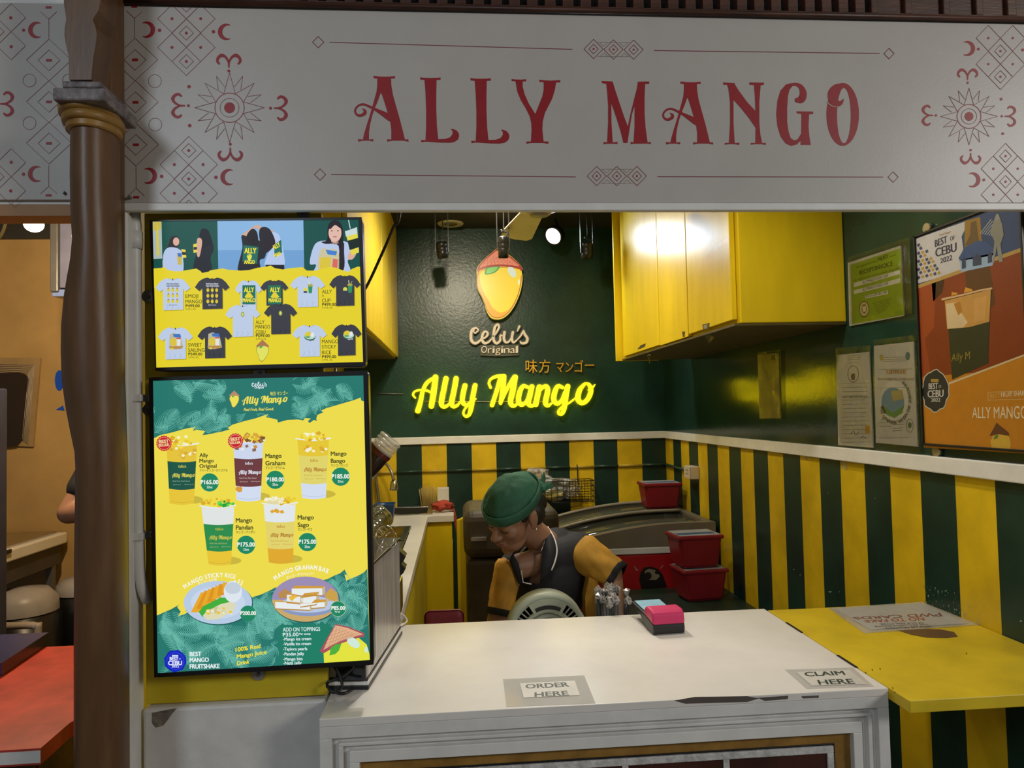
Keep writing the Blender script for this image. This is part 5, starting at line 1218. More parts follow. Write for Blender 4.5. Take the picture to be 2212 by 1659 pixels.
# hinges between counter and side flap
for (p0, p1) in (((1404,459), (1500,527)), ((1733,683), (1858,768))):
    q0 = PZ(1260+p0[0]/3.16, 1200+p0[1]/3.16, 1.0); q1 = PZ(1260+p1[0]/3.16, 1200+p1[1]/3.16, 1.0)
    B(FX1-.003, FX1+.003, min(q0.y, q1.y), max(q0.y, q1.y), .9995, 1.0018, .0006).build('hinge', M_BLACK, fc)
# side flap shelf
sf = thing('side_shelf', 'yellow painted hinged shelf between the counter and the striped wall', 'shelf', (1.04, 1.6, .974))
B(FX1+.004, XW-.002, 1.291, 1.900, .976, .999, .0015).build('shelf_board', mat('yellow_shelf_paint', (.74, .54, .025), .33, var=.12, scale=7, bump=.03), sf)
sp_ = Print(lambda x, y, o: PZ(x, y, .9994+o), (1640, 960, 2.374), flat, .0003)
sp_.poly([(700,950),(780,975),(860,990),(960,992),(1018,985),(1000,962),(930,948),(800,945)], '#6b4f36', 1)
for q in ((615,1148), (575,1152), (540,1166), (680,1245), (690,1268), (1058,1068)): sp_.poly([(q[0], q[1]), (q[0]+9, q[1]+2), (q[0]+6, q[1]+9)], '#2c2a1c', 1)
sp_.build('worn_paint_patch', sf, kind='stuff')
MB().box(XW-.02, XW-.002, 1.40, 1.88, .945, .975, .002).build('support_batten', M_STRG, sf)

# laminated signs
def tablesign(name, label, clear, paper, rows, crop, Z=1.0, pc_='#cfcbc2', col='#3d4a44'):
    W4 = lambda q, o=0: PZ(crop[0]+q[0]/crop[2], crop[1]+q[1]/crop[2], Z+o)
    c = sum((W4(q) for q in clear), Vector())/4
    t = thing(name, label, 'sign', (c.x, c.y, Z))
    MB().prism([W4(q, .0004) for q in clear], (0, 0, .0006)).build('plastic_sleeve', mat('laminate_sleeve', (.66, .65, .62), .08, var=0, alpha=.38, spec=.9), t)
    MB().prism([W4(q, .0011) for q in paper], (0, 0, .0003)).build('paper', flat(pc_), t)
    p = Print(lambda x, y, o: PZ(x, y, Z+.0015+o), crop, flat, .0002)
    for r in rows: p.textq(r[0], *r[1], r[2] if len(r) > 2 else col, 1, r[3] if len(r) > 3 else .04)
    p.build('lettering', t); return t
K4 = (660, 1200, 3.456)
tablesign('order_sign', 'laminated ORDER HERE sign taped at the middle of the counter front', [(1475,925), (2080,895), (2165,1105), (1500,1130)], [(1600,955), (2010,935), (2048,1043), (1628,1062)],
    [('ORDER', ((1645,992), (1972,978), (1643,962), (1955,946))), ('HERE', ((1712,1054), (1966,1042), (1712,1022), (1952,1010)))], K4)
tablesign('claim_sign', 'laminated CLAIM HERE sign at the front right corner of the counter', [(1375,780), (1840,765), (1985,895), (1525,910)], [(1452,796), (1815,781), (1938,878), (1560,888)],
    [('CLAIM', ((1520,824), (1790,814), (1505,797), (1770,788))), ('HERE', ((1612,880), (1855,873), (1598,850), (1832,842)))], (1260, 1200, 3.16))
tablesign('card_notice', 'upside-down NO TO FAKE PWD CARDS notice lying on the yellow shelf', [(355,840), (835,808), (1130,925), (540,968)], [(385,842), (838,815), (1068,918), (568,950)],
    [('PWD CARDS', ((925,862), (478,886), (938,880), (492,896)), '#8a5a4c', .03), ('NO TO FAKE', ((840,884), (535,902), (850,902), (548,912)), '#a8543f', .03),
     ('OF OUR REAL PWDS', ((842,910), (620,918), (846,918), (626,925)), '#5a5550', .01), ('THE EXCLUSIVE RIGHTS', ((868,920), (590,930), (872,926), (596,936)), '#5a5550', .01), ('HELP US PROTECT', ((880,930), (640,938), (884,936), (646,944)), '#5a5550', .01)], (1640, 960, 2.374), .9995, '#b4b2ac')

# payment terminal
T0 = PZ(1447, 1372, 1.0)
pt = thing('card_terminal', 'black and pink card payment terminal lying near the counter back edge', 'card terminal', (T0.x, T0.y, 1.0))
dirv = (PZ(1385, 1322, 1.03)-PZ(1440, 1368, 1.03)); an = math.atan2(dirv.y, dirv.x)-PI/2
RT = Matrix.Translation((T0.x, T0.y+.005, 1.0)) @ Matrix.Rotation(an, 4, 'Z')
pf_ = lambda prof, x0, x1: ([RT @ Vector((x0, y, z)) for y, z in prof], RT.to_3x3() @ Vector((x1-x0, 0, 0)))
m = MB(); f_, e_ = pf_([(0,.004),(.004,.0),(.045,.0),(.06,.006),(.10,.022),(.165,.030),(.170,.034),(.168,.040),(.06,.036),(.0,.026),(-.003,.015)], -.040, .040); m.prism(f_, e_)
o = m.build('base', mat('terminal_black', (.020, .020, .022), .35, var=.05), pt)
bv = o.modifiers.new('bevel', 'BEVEL'); bv.width = .004; bv.segments = 2
m = MB(); f_, e_ = pf_([(-.003,.024),(.06,.034),(.066,.037),(.060,.052),(.05,.058),(.015,.058),(.002,.050)], -.041, .041); m.prism(f_, e_)
o = m.build('paper_cover', mat('hot_pink_plastic', (.62, .035, .14), .38, var=.05), pt); bv = o.modifiers.new('bevel', 'BEVEL'); bv.width = .007; bv.segments = 3
m = MB(); f_, e_ = pf_([(.070,.0385),(.158,.0422),(.158,.0428),(.070,.0392)], -.034, .034); m.prism(f_, e_); m.build('display', mat('blue_display', (.25, .42, .50), .2, var=.15, scale=30, emit=.35), pt)

# ------------------------------------------------------------------ things at the counter's left end
so = Vector((-.187, 1.484, 1.0008)); se = Vector((-.147, 1.83, 1.0008)); dd = (se-so); an2 = math.atan2(dd.y, dd.x)-PI/2; Ln = dd.length
RS = Matrix.Translation(so) @ Matrix.Rotation(an2, 4, 'Z')
ap = thing('steel_appliance', 'brushed steel appliance on the counter behind the lower menu screen', 'appliance', (so.x-.05, so.y+.15, 1.0))
M_CASE = mat('brushed_light_steel', (.52, .50, .48), .28, metal=.35, var=.22, scale=7, stretch=(8, 8, .7))
MB().box(-.135, 0, 0, Ln, .020, .235, .004, M=RS).build('steel_casing', M_CASE, ap)
MB().box(-.062, -.001, -.012, -.0005, .018, .075, .003, M=RS).build('black_front', mat('black_gloss', (.012, .012, .013), .08, var=0), ap)
MB().box(-.14, .003, -.006, Ln+.003, .0, .008, .001, M=RS).build('rubber_foot', M_BLACK, ap)
MB().box(-.139, .002, -.005, Ln+.002, .008, .016, .001, M=RS).build('white_base', M_WHITE, ap)
MB().box(-.138, .001, -.004, Ln+.001, .016, .020, .001, M=RS).build('black_seam', M_BLACK, ap)
MB().box(-.135, .002, 0, Ln, .232, .2385, .001, M=RS).build('top_lid', M_STEEL, ap)
for (px_, r) in (((832,1183), .024), ((812,1212), .020), ((845,1190), .016)):
    c = PY(*px_, 1.72); c.z = max(c.z, 1.240)
    MB().tube([c+Vector((r*math.cos(t)*.9, .01*math.sin(t), r*math.sin(t)+r*.9)) for t in [2*PI*k/20 for k in range(20)]], .0012, 6, closed=True).build('wire_loop', mat('chrome_wire', (.7, .7, .7), .15, metal=1, var=0), ap)
cb = thing('cable_bundle', 'black cables dangling below the lower menu screen onto the counter', 'cables', (-.24, 1.47, 1.0))
for k, pts in enumerate(([(722,1440,1.462), (735,1462,1.45), (738,1485,1.44), (720,1496,1.43), (706,1480,1.44)], [(765,1440,1.465), (742,1460,1.455), (712,1472,1.45), (705,1478,1.45)], [(706,1482,1.44), (722,1494,1.43), (742,1498,1.43), (760,1490,1.44)])):
    MB().tube(catmull([Vector((PY(x, y, Y).x, Y, max(1.004, PY(x, y, Y).z))) for x, y, Y in pts], 6), .003, 7).build('cable', M_BLACK, cb)
wc = PZ(870, 1345, 1.0)
cbw = thing('charger_cable', 'white charging cables looping behind the steel appliance', 'cables', (wc.x, wc.y, 1.0))
for k in range(3):
    MB().tube(catmull([wc+Vector((-.03, -.01-.01*k, .02)), wc+Vector((-.005, .0, .024-.006*k)), wc+Vector((.012, -.01, .006)), wc+Vector((-.01, -.035-.01*k, .0035)), wc+Vector((-.03, -.05, .004))], 5), .0022, 6).build('cable', M_WHITE, cbw)
for i, (x, y) in enumerate(((862, 1213), (862, 1238))):
    c = PY(x, y, 1.98)
    t = MB().prism([c+Vector((-.03, 0, .022)), c+Vector((0, 0, .03)), c+Vector((.018, 0, .012)), c+Vector((.012, 0, .0)), c+Vector((-.02, 0, -.030)), c+Vector((-.03, 0, -.02))], (0, .05, 0))
    t.build('scoop', M_BLACK, None, ('upper' if i == 0 else 'lower')+' black plastic scoop stored right behind the steel appliance', 'scoop', 'black plastic scoops behind the appliance')
B(-.30, -.16, 1.93, 2.08, 1.002, 1.09, .004).build('utensil_bin', M_STEEL, None, 'small steel bin holding the black scoops', 'bin')

# ------------------------------------------------------------------ left and back worktops
lk = thing('side_counter', 'white topped yellow work counter along the left wall', 'counter', (-.41, 2.9, 0))
PX0, PX1, PYA, PYB = -.50, -.225, 2.72, 3.56
for q in ((XL+.002, PX0, 1.915, 3.855), (PX1, -.160, 1.915, 3.855), (PX0, PX1, 1.915, PYA), (PX0, PX1, PYB, 3.855)): B(*q, .97, 1.0).build('worktop', M_TOP, lk)
B(XL+.002, -.172, 1.915, 3.855, 0, .80).build('carcass', M_YEL2, lk)
B(-.190, -.172, 1.915, 3.855, .80, .969).build('apron', M_YEL2, lk)
for i, (ya_, yb_) in enumerate(((2.74, 3.13), (3.15, 3.54))):
    t = thing('food_pan', ('near' if i == 0 else 'far')+' shiny steel food pan sunk in the left counter', 'pan', ((PX0+PX1)/2, (ya_+yb_)/2, .90), 'steel food pans in the left counter')
    for q in ((PX0+.004, PX0+.03, ya_, yb_), (PX1-.03, PX1-.004, ya_, yb_), (PX0+.03, PX1-.03, ya_, ya_+.025), (PX0+.03, PX1-.03, yb_-.025, yb_)): B(*q, 1.0005, 1.004, .001).build('rim', M_STEEL, t)
    for q in ((PX0+.026, PX0+.030, ya_+.02, yb_-.02), (PX1-.030, PX1-.026, ya_+.02, yb_-.02), (PX0+.03, PX1-.03, ya_+.021, ya_+.025), (PX0+.03, PX1-.03, yb_-.025, yb_-.021)): B(*q, .90, 1.0005).build('side', M_STEEL, t)
    B(PX0+.03, PX1-.03, ya_+.025, yb_-.025, .898, .902).build('bottom', M_STEEL, t)
    MB().box((PX0+PX1)/2-.02, (PX0+PX1)/2+.02, yb_-.018, yb_-.008, 1.004, 1.014, .002).build('handle', M_STEEL, t)
r_ = random.Random(5)
mgc = mat('mango_flesh', (.75, .48, .03), .35, var=.15)
m = MB()
for i in range(40):
    c = Vector((PX0+.05+r_.random()*.17, 3.19+r_.random()*.30, .91+r_.random()*.04)); m.box(c.x-.012, c.x+.012, c.y-.012, c.y+.012, c.z-.01, c.z+.012, .003)
m.build('mango_cubes', mgc, None, 'heap of diced mango in the far steel food pan', 'mango', None, 'stuff')
bk = thing('sink_counter', 'yellow sink counter with white top against the striped back wall', 'counter', (-.34, 4.1, 0))
SX0, SX1, SY0, SY1 = -.50, -.15, 3.93, 4.24
for q in ((XL+.002, SX0, 3.858, 4.30), (SX1, -.024, 3.858, 4.30), (SX0, SX1, 3.858, SY0), (SX0, SX1, SY1, 4.30)): B(*q, .97, 1.0).build('worktop', M_TOP, bk)
B(XL+.002, -.034, 3.872, 4.30, 0, .80).build('carcass', M_YEL, bk)
B(XL+.002, -.034, 3.872, 3.892, .80, .969).build('front_panel', M_YEL, bk)
d0, d1 = PZ(986, 1123, .985), PZ(1008, 1112, .985)
ang = math.atan2(d1.y-d0.y, d1.x-d0.x); Rd = Matrix.Translation((d0.x, d0.y, 0)) @ Matrix.Rotation(ang, 4, 'Z')
dr = MB().box(0, (d1-d0).length, -.018, 0, .12, .985, .002, M=Rd).build('door', M_YEL, bk)
kn = PZ(1009, 1262, .75); kk = Rd @ Vector(((d1-d0).length-.02, -.030, .70)); MB().ell(kk, (.011, .011, .011)).build('knob', mat('brass', (.6, .45, .18), .25, metal=1), dr)
sk = thing('sink', 'stainless steel sink basin in the back counter', 'sink', ((SX0+SX1)/2, (SY0+SY1)/2, .84))
for q in ((SX0-.012, SX0+.02, SY0-.012, SY1+.012), (SX1-.02, SX1+.012, SY0-.012, SY1+.012), (SX0+.02, SX1-.02, SY0-.012, SY0+.02), (SX0+.02, SX1-.02, SY1-.02, SY1+.012)): B(*q, 1.0005, 1.006, .002).build('rim', M_STEEL, sk)
for q in ((SX0+.016, SX0+.02, SY0+.016, SY1-.016), (SX1-.02, SX1-.016, SY0+.016, SY1-.016), (SX0+.02, SX1-.02, SY0+.016, SY0+.02), (SX0+.02, SX1-.02, SY1-.02, SY1-.016)): B(*q, .84, 1.0005).build('side', M_STEEL, sk)
B(SX0+.02, SX1-.02, SY0+.02, SY1-.02, .838, .843).build('bottom', M_STEEL, sk)
fa_ = thing('gooseneck_tap', 'flexible gooseneck tap with steel spray head over the sink', 'tap', (PY(828, 1090, 4.27).x-.03, 4.27, 1.0))
hd = PY(853, 1040, 4.14)
MB().tube(catmull([Vector((hd.x-.10, 4.27, 1.0)), Vector((hd.x-.12, 4.27, 1.18)), PY(812, 990, 4.22), PY(832, 1000, 4.18), PY(845, 1018, 4.15), PY(850, 1036, 4.14)], 8), .0085, 10).build('neck', mat('grey_flex', (.30, .27, .22), .35, metal=.7), fa_)
MB().lathe([(.010, 0), (.016, -.012), (.020, -.02), (.024, -.045), (.026, -.058), (.018, -.060)], PY(851, 1036, 4.14), 20).build('spray_head', M_STEEL, fa_)

M_PLASTIC = mat('frosted_plastic', (.55, .53, .44), .4, var=.12, scale=25, alpha=.75)
c = PY(815, 1088, 4.16); c.z = 1.0
MB().lathe([(.05, 0), (.062, .01), (.066, .10), (.072, .14), (.068, .145), (.055, .14)], (c.x-.10, 4.16, 1.001), 20).build('tub', M_PLASTIC, None, 'frosted plastic tub standing left of the sink', 'tub')
# blue crate, lids, tilted dispenser behind the screens' right edge
cb_ = PZ(815, 1134, 1.0)
t = thing('blue_bin', 'blue plastic bin standing on the left counter', 'bin', (-.365, 3.66, 1.0))
MB().lathe([(.052, .001), (.056, .01), (.070, .095), (.074, .098), (.070, .1), (.066, .095), (.05, .012)], (-.365, 3.66, 1.0), 4, M=Matrix.Rotation(PI/4, 3, 'Z')).build('bin_body', mat('blue_plastic', (.008, .055, .17), .35, var=.05), t)
cc = PY(808, 1130, 2.45); 
t = thing('lid_stack', 'stack of clear domed plastic lids leaning behind the lower screen', 'lids', (cc.x, 2.45, 1.0))
ax = Vector((.75, 0, .66)).normalized(); qm = ax.to_track_quat('Z', 'Y').to_matrix()
B(cc.x-.06, cc.x+.01, 2.42, 2.48, 1.0, cc.z-.05, .003).build('holder', M_STEEL, t)
for k in range(6):
    o_ = cc+ax*(.012*k-.04); MB().lathe([(.048, 0), (.050, .004), (.047, .008), (.040, .03), (.02, .04), (.0, .041)], o_, 24, M=qm, cap=False).build('lid', film('clear_lid', (.86, .86, .80), .12), t)
e0 = PY(841, 952, 2.5); ax = (PY(775, 1030, 2.5)-e0).normalized(); qm = ax.to_track_quat('Z', 'Y').to_matrix()
t = thing('cup_dispenser', 'tilted dark cup dispenser tube with clear ribbed cups above the sink area', 'dispenser', (PY(775, 1030, 2.5).x, 2.5, 1.0))
MB().lathe([(.040, .048), (.041, .06), (.041, .24), (.034, .24)], e0, 28, M=qm).build('tube', mat('dark_brown_gloss', (.030, .018, .014), .12, var=.1), t)
MB().lathe([(.0415, .040), (.043, .046), (.043, .054), (.0415, .060)], e0, 28, M=qm, cap=False).build('red_band', mat('dark_red_band', (.10, .02, .015), .3, var=.05), t)
for k in range(4): MB().lathe([(.037, .044-.014*k), (.042, .042-.014*k), (.043, .036-.014*k), (.039, .032-.014*k), (.036, .030-.014*k)], e0, 28, M=qm, cap=False).build('cup_rim', mat('clear_cup', (.75, .74, .68), .12, var=0, alpha=.55, spec=.9), t)
pt_ = e0+ax*.2; MB().tube([pt_, Vector((pt_.x-.02, 2.5, 1.2)), Vector((pt_.x-.02, 2.5, 1.0))], .012, 10).build('stand', M_GREYM, t)
# bag of forks, white box and red cloth on the sink counter
p0 = PY(957, 1060, 4.24)
B(p0.x-.034, p0.x+.034, 4.23, 4.29, 1.001, 1.108, .003).build('white_box', mat('white_card', (.62, .58, .5), .5, var=.08), None, 'small white carton standing behind the red cloth', 'box')
t = thing('cutlery_bag', 'clear bag of wooden sticks leaning by the white carton', 'bag', (p0.x-.09, 4.25, 1.0))
for k in range(9):
    q = Vector((p0.x-.125+.009*k, 4.25+.004*(k % 3), 1.003)); MB().tube([q, q+Vector((-.012+.004*k*.6, 0, .10+.006*(k % 4)))], .0035, 6).build('stick', mat('pale_wood', (.50, .38, .16), .5), t)
MB().prism([Vector((p0.x-.135, 4.238, 1.002)), Vector((p0.x-.04, 4.238, 1.002)), Vector((p0.x-.04, 4.238, 1.09)), Vector((p0.x-.09, 4.238, 1.14)), Vector((p0.x-.13, 4.238, 1.12))], (0, .03, 0)).build('clear_bag', film('thin_clear_film', (.97, .96, .9), .05, .08, .4), t)
p0 = PZ(960, 1098, 1.0)
def blob(c, r, seed, amp, sub=3):
    b = bmesh.new(); bmesh.ops.create_icosphere(b, subdivisions=sub, radius=1)
    from mathutils import noise
    for v in b.verts:
        n_ = noise.noise(v.co*2.2+Vector((seed, seed*.7, 0))); k = 1+amp*n_
        v.co = Vector((c[0]+v.co.x*r[0]*k, c[1]+v.co.y*r[1]*k, c[2]+v.co.z*r[2]*k))
    return b
M_CLOTH = mat('red_cloth', (.42, .055, .030), .85, var=.25, scale=20, bump=.3, bscale=120)
t = thing('red_cloth', 'crumpled red cleaning cloth draped over the sink counter corner', 'cloth', (-.07, 4.02, 1.0))
MB().bm(blob((-.085, 4.02, 1.034), (.060, .055, .026), 3, .6), 0, True).build('bundle', M_CLOTH, t)
MB().prism([Vector((-.05, 3.99, 1.025)), Vector((-.018, 3.99, 1.008)), Vector((-.008, 3.99, .96)), Vector((.004, 3.99, .90)), Vector((-.010, 3.99, .875)), Vector((-.0205, 3.99, .94)), Vector((-.0225, 3.99, 1.003))], (0, .05, 0)).build('hanging_end', M_CLOTH, t)

# ------------------------------------------------------------------ back wall fittings: pipe, basket, outlet
zp = PY(1100, 1013, 4.30).z
t = thing('wall_conduit', 'thin painted conduit pipe running along the striped back wall', 'pipe', (.3, 4.305, zp))
M_PIPEY = mat('yellow_pipe_paint', (.5, .34, .03), .4); M_PIPEG = mat('green_pipe_paint', (.02, .05, .034), .35)
for i in range(1, len(edges)-1):
    MB().cyl((edges[i], 4.308, zp-.002*0), (edges[i+1], 4.308, zp), .008, n=10).build('pipe_section', M_PIPEY if i % 2 else M_PIPEG, t)
ob_ = PX(1496, 1020, XW-.02)
t = thing('socket_box', 'white socket outlet box on the striped right wall near the corner', 'socket', (XW-.02, ob_.y, ob_.z-.03))
B(XW-.045, XW-.001, ob_.y-.052, ob_.y+.052, ob_.z-.034, ob_.z+.034, .004).build('box', mat('cream_plastic', (.62, .53, .40), .4, var=.06), t)
B(XW-.052, XW-.0455, ob_.y-.05, ob_.y+.05, ob_.z-.032, ob_.z+.032, .002).build('face_plate', mat('cream_plastic', (.62, .53, .40)), t)
for a_, b_ in ((-.02, .008), (.005, .008), (-.02, -.010), (.005, -.010)): B(XW-.0532, XW-.0522, ob_.y+a_, ob_.y+a_+.004, ob_.z+b_, ob_.z+b_+.008).build('slot', M_BLACK, t)
MB().tube([(XW-.02, ob_.y+.052, zp), (XW-.012, 4.27, zp), (XW-.012, 4.300, zp)], .008, 10).build('pipe_stub', M_PIPEG, t)
# wire basket
b0_, b1_ = PY(1150, 1042, 4.18), PY(1284, 1083, 4.18)
x0, x1, z0, z1 = b0_.x, b1_.x, b1_.z, b0_.z
wbk = thing('wire_basket', 'black wire basket hanging from the conduit on the back wall', 'basket', ((x0+x1)/2, 4.24, z0))
wm = mat('black_wire', (.010, .010, .010), .4, metal=.5, var=0)
Ya, Yb = 4.18, 4.295
def rect_loop(z): return [(x0, Ya, z), (x1, Ya, z), (x1, Yb, z), (x0, Yb, z)]
for k in range(5):
    z = z0+(z1-z0)*k/4; L_ = rect_loop(z)
    for a_, b_ in zip(L_, L_[1:]+L_[:1]): MB().cyl(a_, b_, .0018 if k < 4 else .0028, n=6).build('wire', wm, wbk)
for k in range(11):
    x = x0+(x1-x0)*k/10; MB().tube([(x, Ya, z1), (x, Ya, z0), (x, Yb, z0), (x, Yb, z1)], .0016, 5).build('wire', wm, wbk)
for k in range(1, 4):
    y = Ya+(Yb-Ya)*k/4; MB().tube([(x0, y, z1), (x0, y, z0), (x1, y, z0), (x1, y, z1)], .0016, 5).build('wire', wm, wbk)
xh = PY(1247, 1010, 4.29).x
MB().tube([(xh, 4.305, zp+.012), (xh, 4.292, zp+.012), (xh, 4.290, zp-.02), (xh, 4.290, z1-.03), (xh-.012, 4.286, z1-.04), (xh-.022, 4.286, z1-.03)], .0028, 6).build('hook', wm, wbk)
fb = film('crinkled_clear_bag', (.86, .85, .78), .30, .16, .9)
t = thing('plastic_bag', 'crinkled clear plastic bag of yellow cloths lying in the wire basket', 'bag', ((x0+x1)/2, 4.235, z0+.004))
MB().bm(blob(((x0*.6+x1*.4), 4.235, z0+.075), (.145, .045, .060), 9, .5, 4), 0, False).build('bag_film', fb, t)
MB().bm(blob((x0+.02, 4.235, z1+.035), (.075, .03, .035), 4, .9, 4), 0, False).build('bag_neck', fb, t)
MB().bm(blob((x0+.10, 4.235, z0+.038), (.105, .035, .030), 2, .7), 0, True).build('folded_cloth', mat('pale_yellow_cloth', (.42, .36, .09), .8, var=.3, scale=25), t)

# ------------------------------------------------------------------ freezer, boxes, green table
M_FRZ = mat('grey_freezer_plastic', (.20, .17, .12), .4, var=.08)
fz = thing('chest_freezer', 'red chest freezer with grey curved glass lid by the back wall', 'freezer', (.86, 3.85, 0))
zx = lambda x: .985-.085*max(0, (1.10-x)/.60)**2
B(.46, 1.245, 3.452, 4.25, .03, .842, .01).build('red_body', mat('red_freezer_skin', (.42, .012, .014), .3, var=.08), fz)
B(.458, 1.247, 3.449, 4.252, .843, .875, .004).build('white_band', M_WHITE, fz)
xs_ = [.458+(1.247-.458)*k/16 for k in range(17)]
def arch(y0, y1, zlo, dz): 
    V = []; F = []
    for x in xs_: V += [(x, y0, zlo), (x, y0, zx(x)+dz), (x, y1, zx(x)+dz), (x, y1, zlo)]
    for i in range(16):
        for k in range(4): F.append([4*i+k, 4*i+(k+1) % 4, 4*(i+1)+(k+1) % 4, 4*(i+1)+k])
    F += [[0, 1, 2, 3], [67, 66, 65, 64]]
    return MB().add(V, F, 0)
arch(3.450, 3.50, .876, 0).build('front_lip', M_FRZ, fz)
arch(4.19, 4.25, .876, .005).build('rear_lip', M_FRZ, fz)
for x_ in (.458, 1.207): B(x_, x_+.04, 3.50, 4.19, .876, zx(x_+.02)-.002).build('side_lip', M_FRZ, fz)
def lid(y0, y1, dz, nm, m_):
    V = []; F = []
    for x in xs_[1:-1]: V += [(x, y0, zx(x)+dz), (x, y1, zx(x)+dz), (x, y1, zx(x)+dz-.006), (x, y0, zx(x)+dz-.006)]
    for i in range(14):
        for k in range(4): F.append([4*i+k, 4*i+(k+1) % 4, 4*(i+1)+(k+1) % 4, 4*(i+1)+k])
    F += [[0, 1, 2, 3], [59, 58, 57, 56]]
    return MB().add(V, F, 0, True).build(nm, m_, fz)
M_GL = mat('freezer_glass', (.10, .10, .07), .06, var=0, alpha=.8, spec=.8)
lid(3.50, 3.86, -.012, 'glass_lid', M_GL); lid(3.84, 4.20, .004, 'glass_lid', M_GL)
def lidbar(y, dz): MB().tube([(x, y, zx(x)+dz) for x in xs_[1:-1]], .009, 8).build('lid_frame', mat('grey_lid_frame', (.30, .26, .19), .35), fz)
lidbar(3.845, .006); lidbar(4.19, .010)
B(.60, 1.10, 3.86, 4.17, .70, .86).build('frozen_goods', mat('dark_goods', (.05, .04, .03), .6, var=.5, scale=20), fz)
stk = Print(lambda x, y, o: PY(x, y, 3.4515-o), (1130, 1000, 5.144), flat, .0004)
stk.poly([(1290,1300),(1300,1230),(1340,1165),(1420,1150),(1500,1180),(1550,1240),(1600,1380),(1320,1420)], '#1c1614', 1); stk.poly([(1350,1200),(1400,1175),(1480,1195),(1520,1260),(1480,1300),(1400,1300),(1360,1250)], '#8d8468', 2); stk.ell(1390, 1255, 38, 42, '#241a16', 3); stk.ell(1490, 1215, 26, 22, '#241a16', 3)
for q in ((1240,1150,1272,1196), (1245,1180,1262,1192), (1530,1170,1555,1140)): stk.line([(q[0], q[1]), (q[2], q[3])], 6, '#b8a8a0', 1)
stk.build('sticker', fz)
M_TUB = mat('dark_red_tub', (.25, .013, .022), .32, var=.08)
def tub(cx, cy, z, w, d, h, rz, label, name='ice_cream_tub'):
    t = thing(name, label, 'tub', (cx, cy, z), 'dark red lidded tubs')
    Rt = Matrix.Translation((cx, cy, z)) @ Matrix.Rotation(rz, 4, 'Z')
    b = bmesh.new(); bmesh.ops.create_cube(b, size=1)
    for v in b.verts:
        k = .84 if v.co.z < 0 else 1.0; v.co = Vector((v.co.x*w*k, v.co.y*d*k, (v.co.z+.5)*h))
    bmesh.ops.bevel(b, geom=b.edges[:], offset=.012, segments=3, affect='EDGES')
    MB().bm(b, 0, False, Rt).build('tub_body', M_TUB, t)
    MB().box(-w*.53, w*.53, -d*.53, d*.53, h-.012, h+.006, .006, M=Rt).build('lid', M_TUB, t)
    MB().box(-w*.47, w*.47, -d*.47, d*.47, h+.006, h+.0075, .0005, M=Rt).build('label_sheet', flat('#a9abac'), t)
    MB().box(-w*.45, w*.40, -d*.30, -d*.02, h+.0077, h+.0082, 0, M=Rt).build('label_stripe', flat('#3f6288'), t)
    return t
ZT = .68
tub(1.085, 3.24, ZT+.002, .205, .16, .135, .10, 'bottom dark red tub of the stack on the green table')
tub(1.068, 3.24, ZT+.148, .205, .16, .140, .08, 'upper dark red tub with white label, stacked on the green table')
f1 = PY(1424, 1108, 3.98)
tub(f1.x+.005, 3.98, zx(1.05)+.006, .205, .16, .135, 0, 'single dark red tub standing on the freezer lid')
gt = thing('green_table', 'low dark green table along the right wall behind the counter', 'table', (.98, 3.0, 0))
M_GT = mat('green_table_paint', (.018, .042, .026), .42, var=.2)
B(.62, XW-.003, 2.35, 3.44, ZT-.028, ZT, .003).build('table_top', M_GT, gt)
for x_ in (.65, 1.21):
    for y_ in (2.39, 3.39): B(x_-.02, x_+.02, y_-.02, y_+.02, 0, ZT-.028).build('leg', M_GT, gt)
# grey-brown cool box behind the worker
q0, q1 = PY(1000, 1096, 3.3), PY(1200, 1100, 3.3)
cbx = thing('cool_box', 'old grey-brown cool box with rounded lid behind the worker', 'cool box', ((q0.x+q1.x)/2, 3.35, 0))
M_CBX = mat('grey_brown_plastic', (.085, .068, .05), .5, var=.25, scale=8)
B(q0.x+.01, q1.x-.01, 3.18, 3.58, .02, .90, .02).build('box_body', M_CBX, cbx)
MB().box(q0.x, q1.x, 3.16, 3.60, .905, q0.z, .045, seg=4).build('lid', M_CBX, cbx)
B(q0.x+.03, q0.x+.10, 3.150, 3.162, .985, 1.005, .004).build('latch', M_STEEL, cbx)
# red plastic chair back at the counter's rear
c0, c1 = PY(916, 1318, 2.12), PY(1002, 1318, 2.12)
ch_ = thing('plastic_chair', 'dark red plastic chair back peeking above the counter rear edge', 'chair', ((c0.x+c1.x)/2, 2.3, 0))
M_CH = mat('dark_red_chair', (.15, .012, .022), .4, var=.08)
MB().box(c0.x, c1.x, 2.10, 2.125, .62, c0.z, .018, seg=4).build('backrest', M_CH, ch_)
MB().box(c0.x-.05, c1.x+.05, 2.10, 2.45, .42, .445, .01).build('seat', M_CH, ch_)
for x_ in (c0.x-.03, c1.x+.03):
    for y_ in (2.12, 2.43): B(x_-.015, x_+.015, y_-.015, y_+.015, 0, .42, .003).build('leg', M_CH, ch_)
for x_ in (c0.x+.01, c1.x-.03): B(x_, x_+.02, 2.105, 2.123, .44, .64).build('back_post', M_CH, ch_)

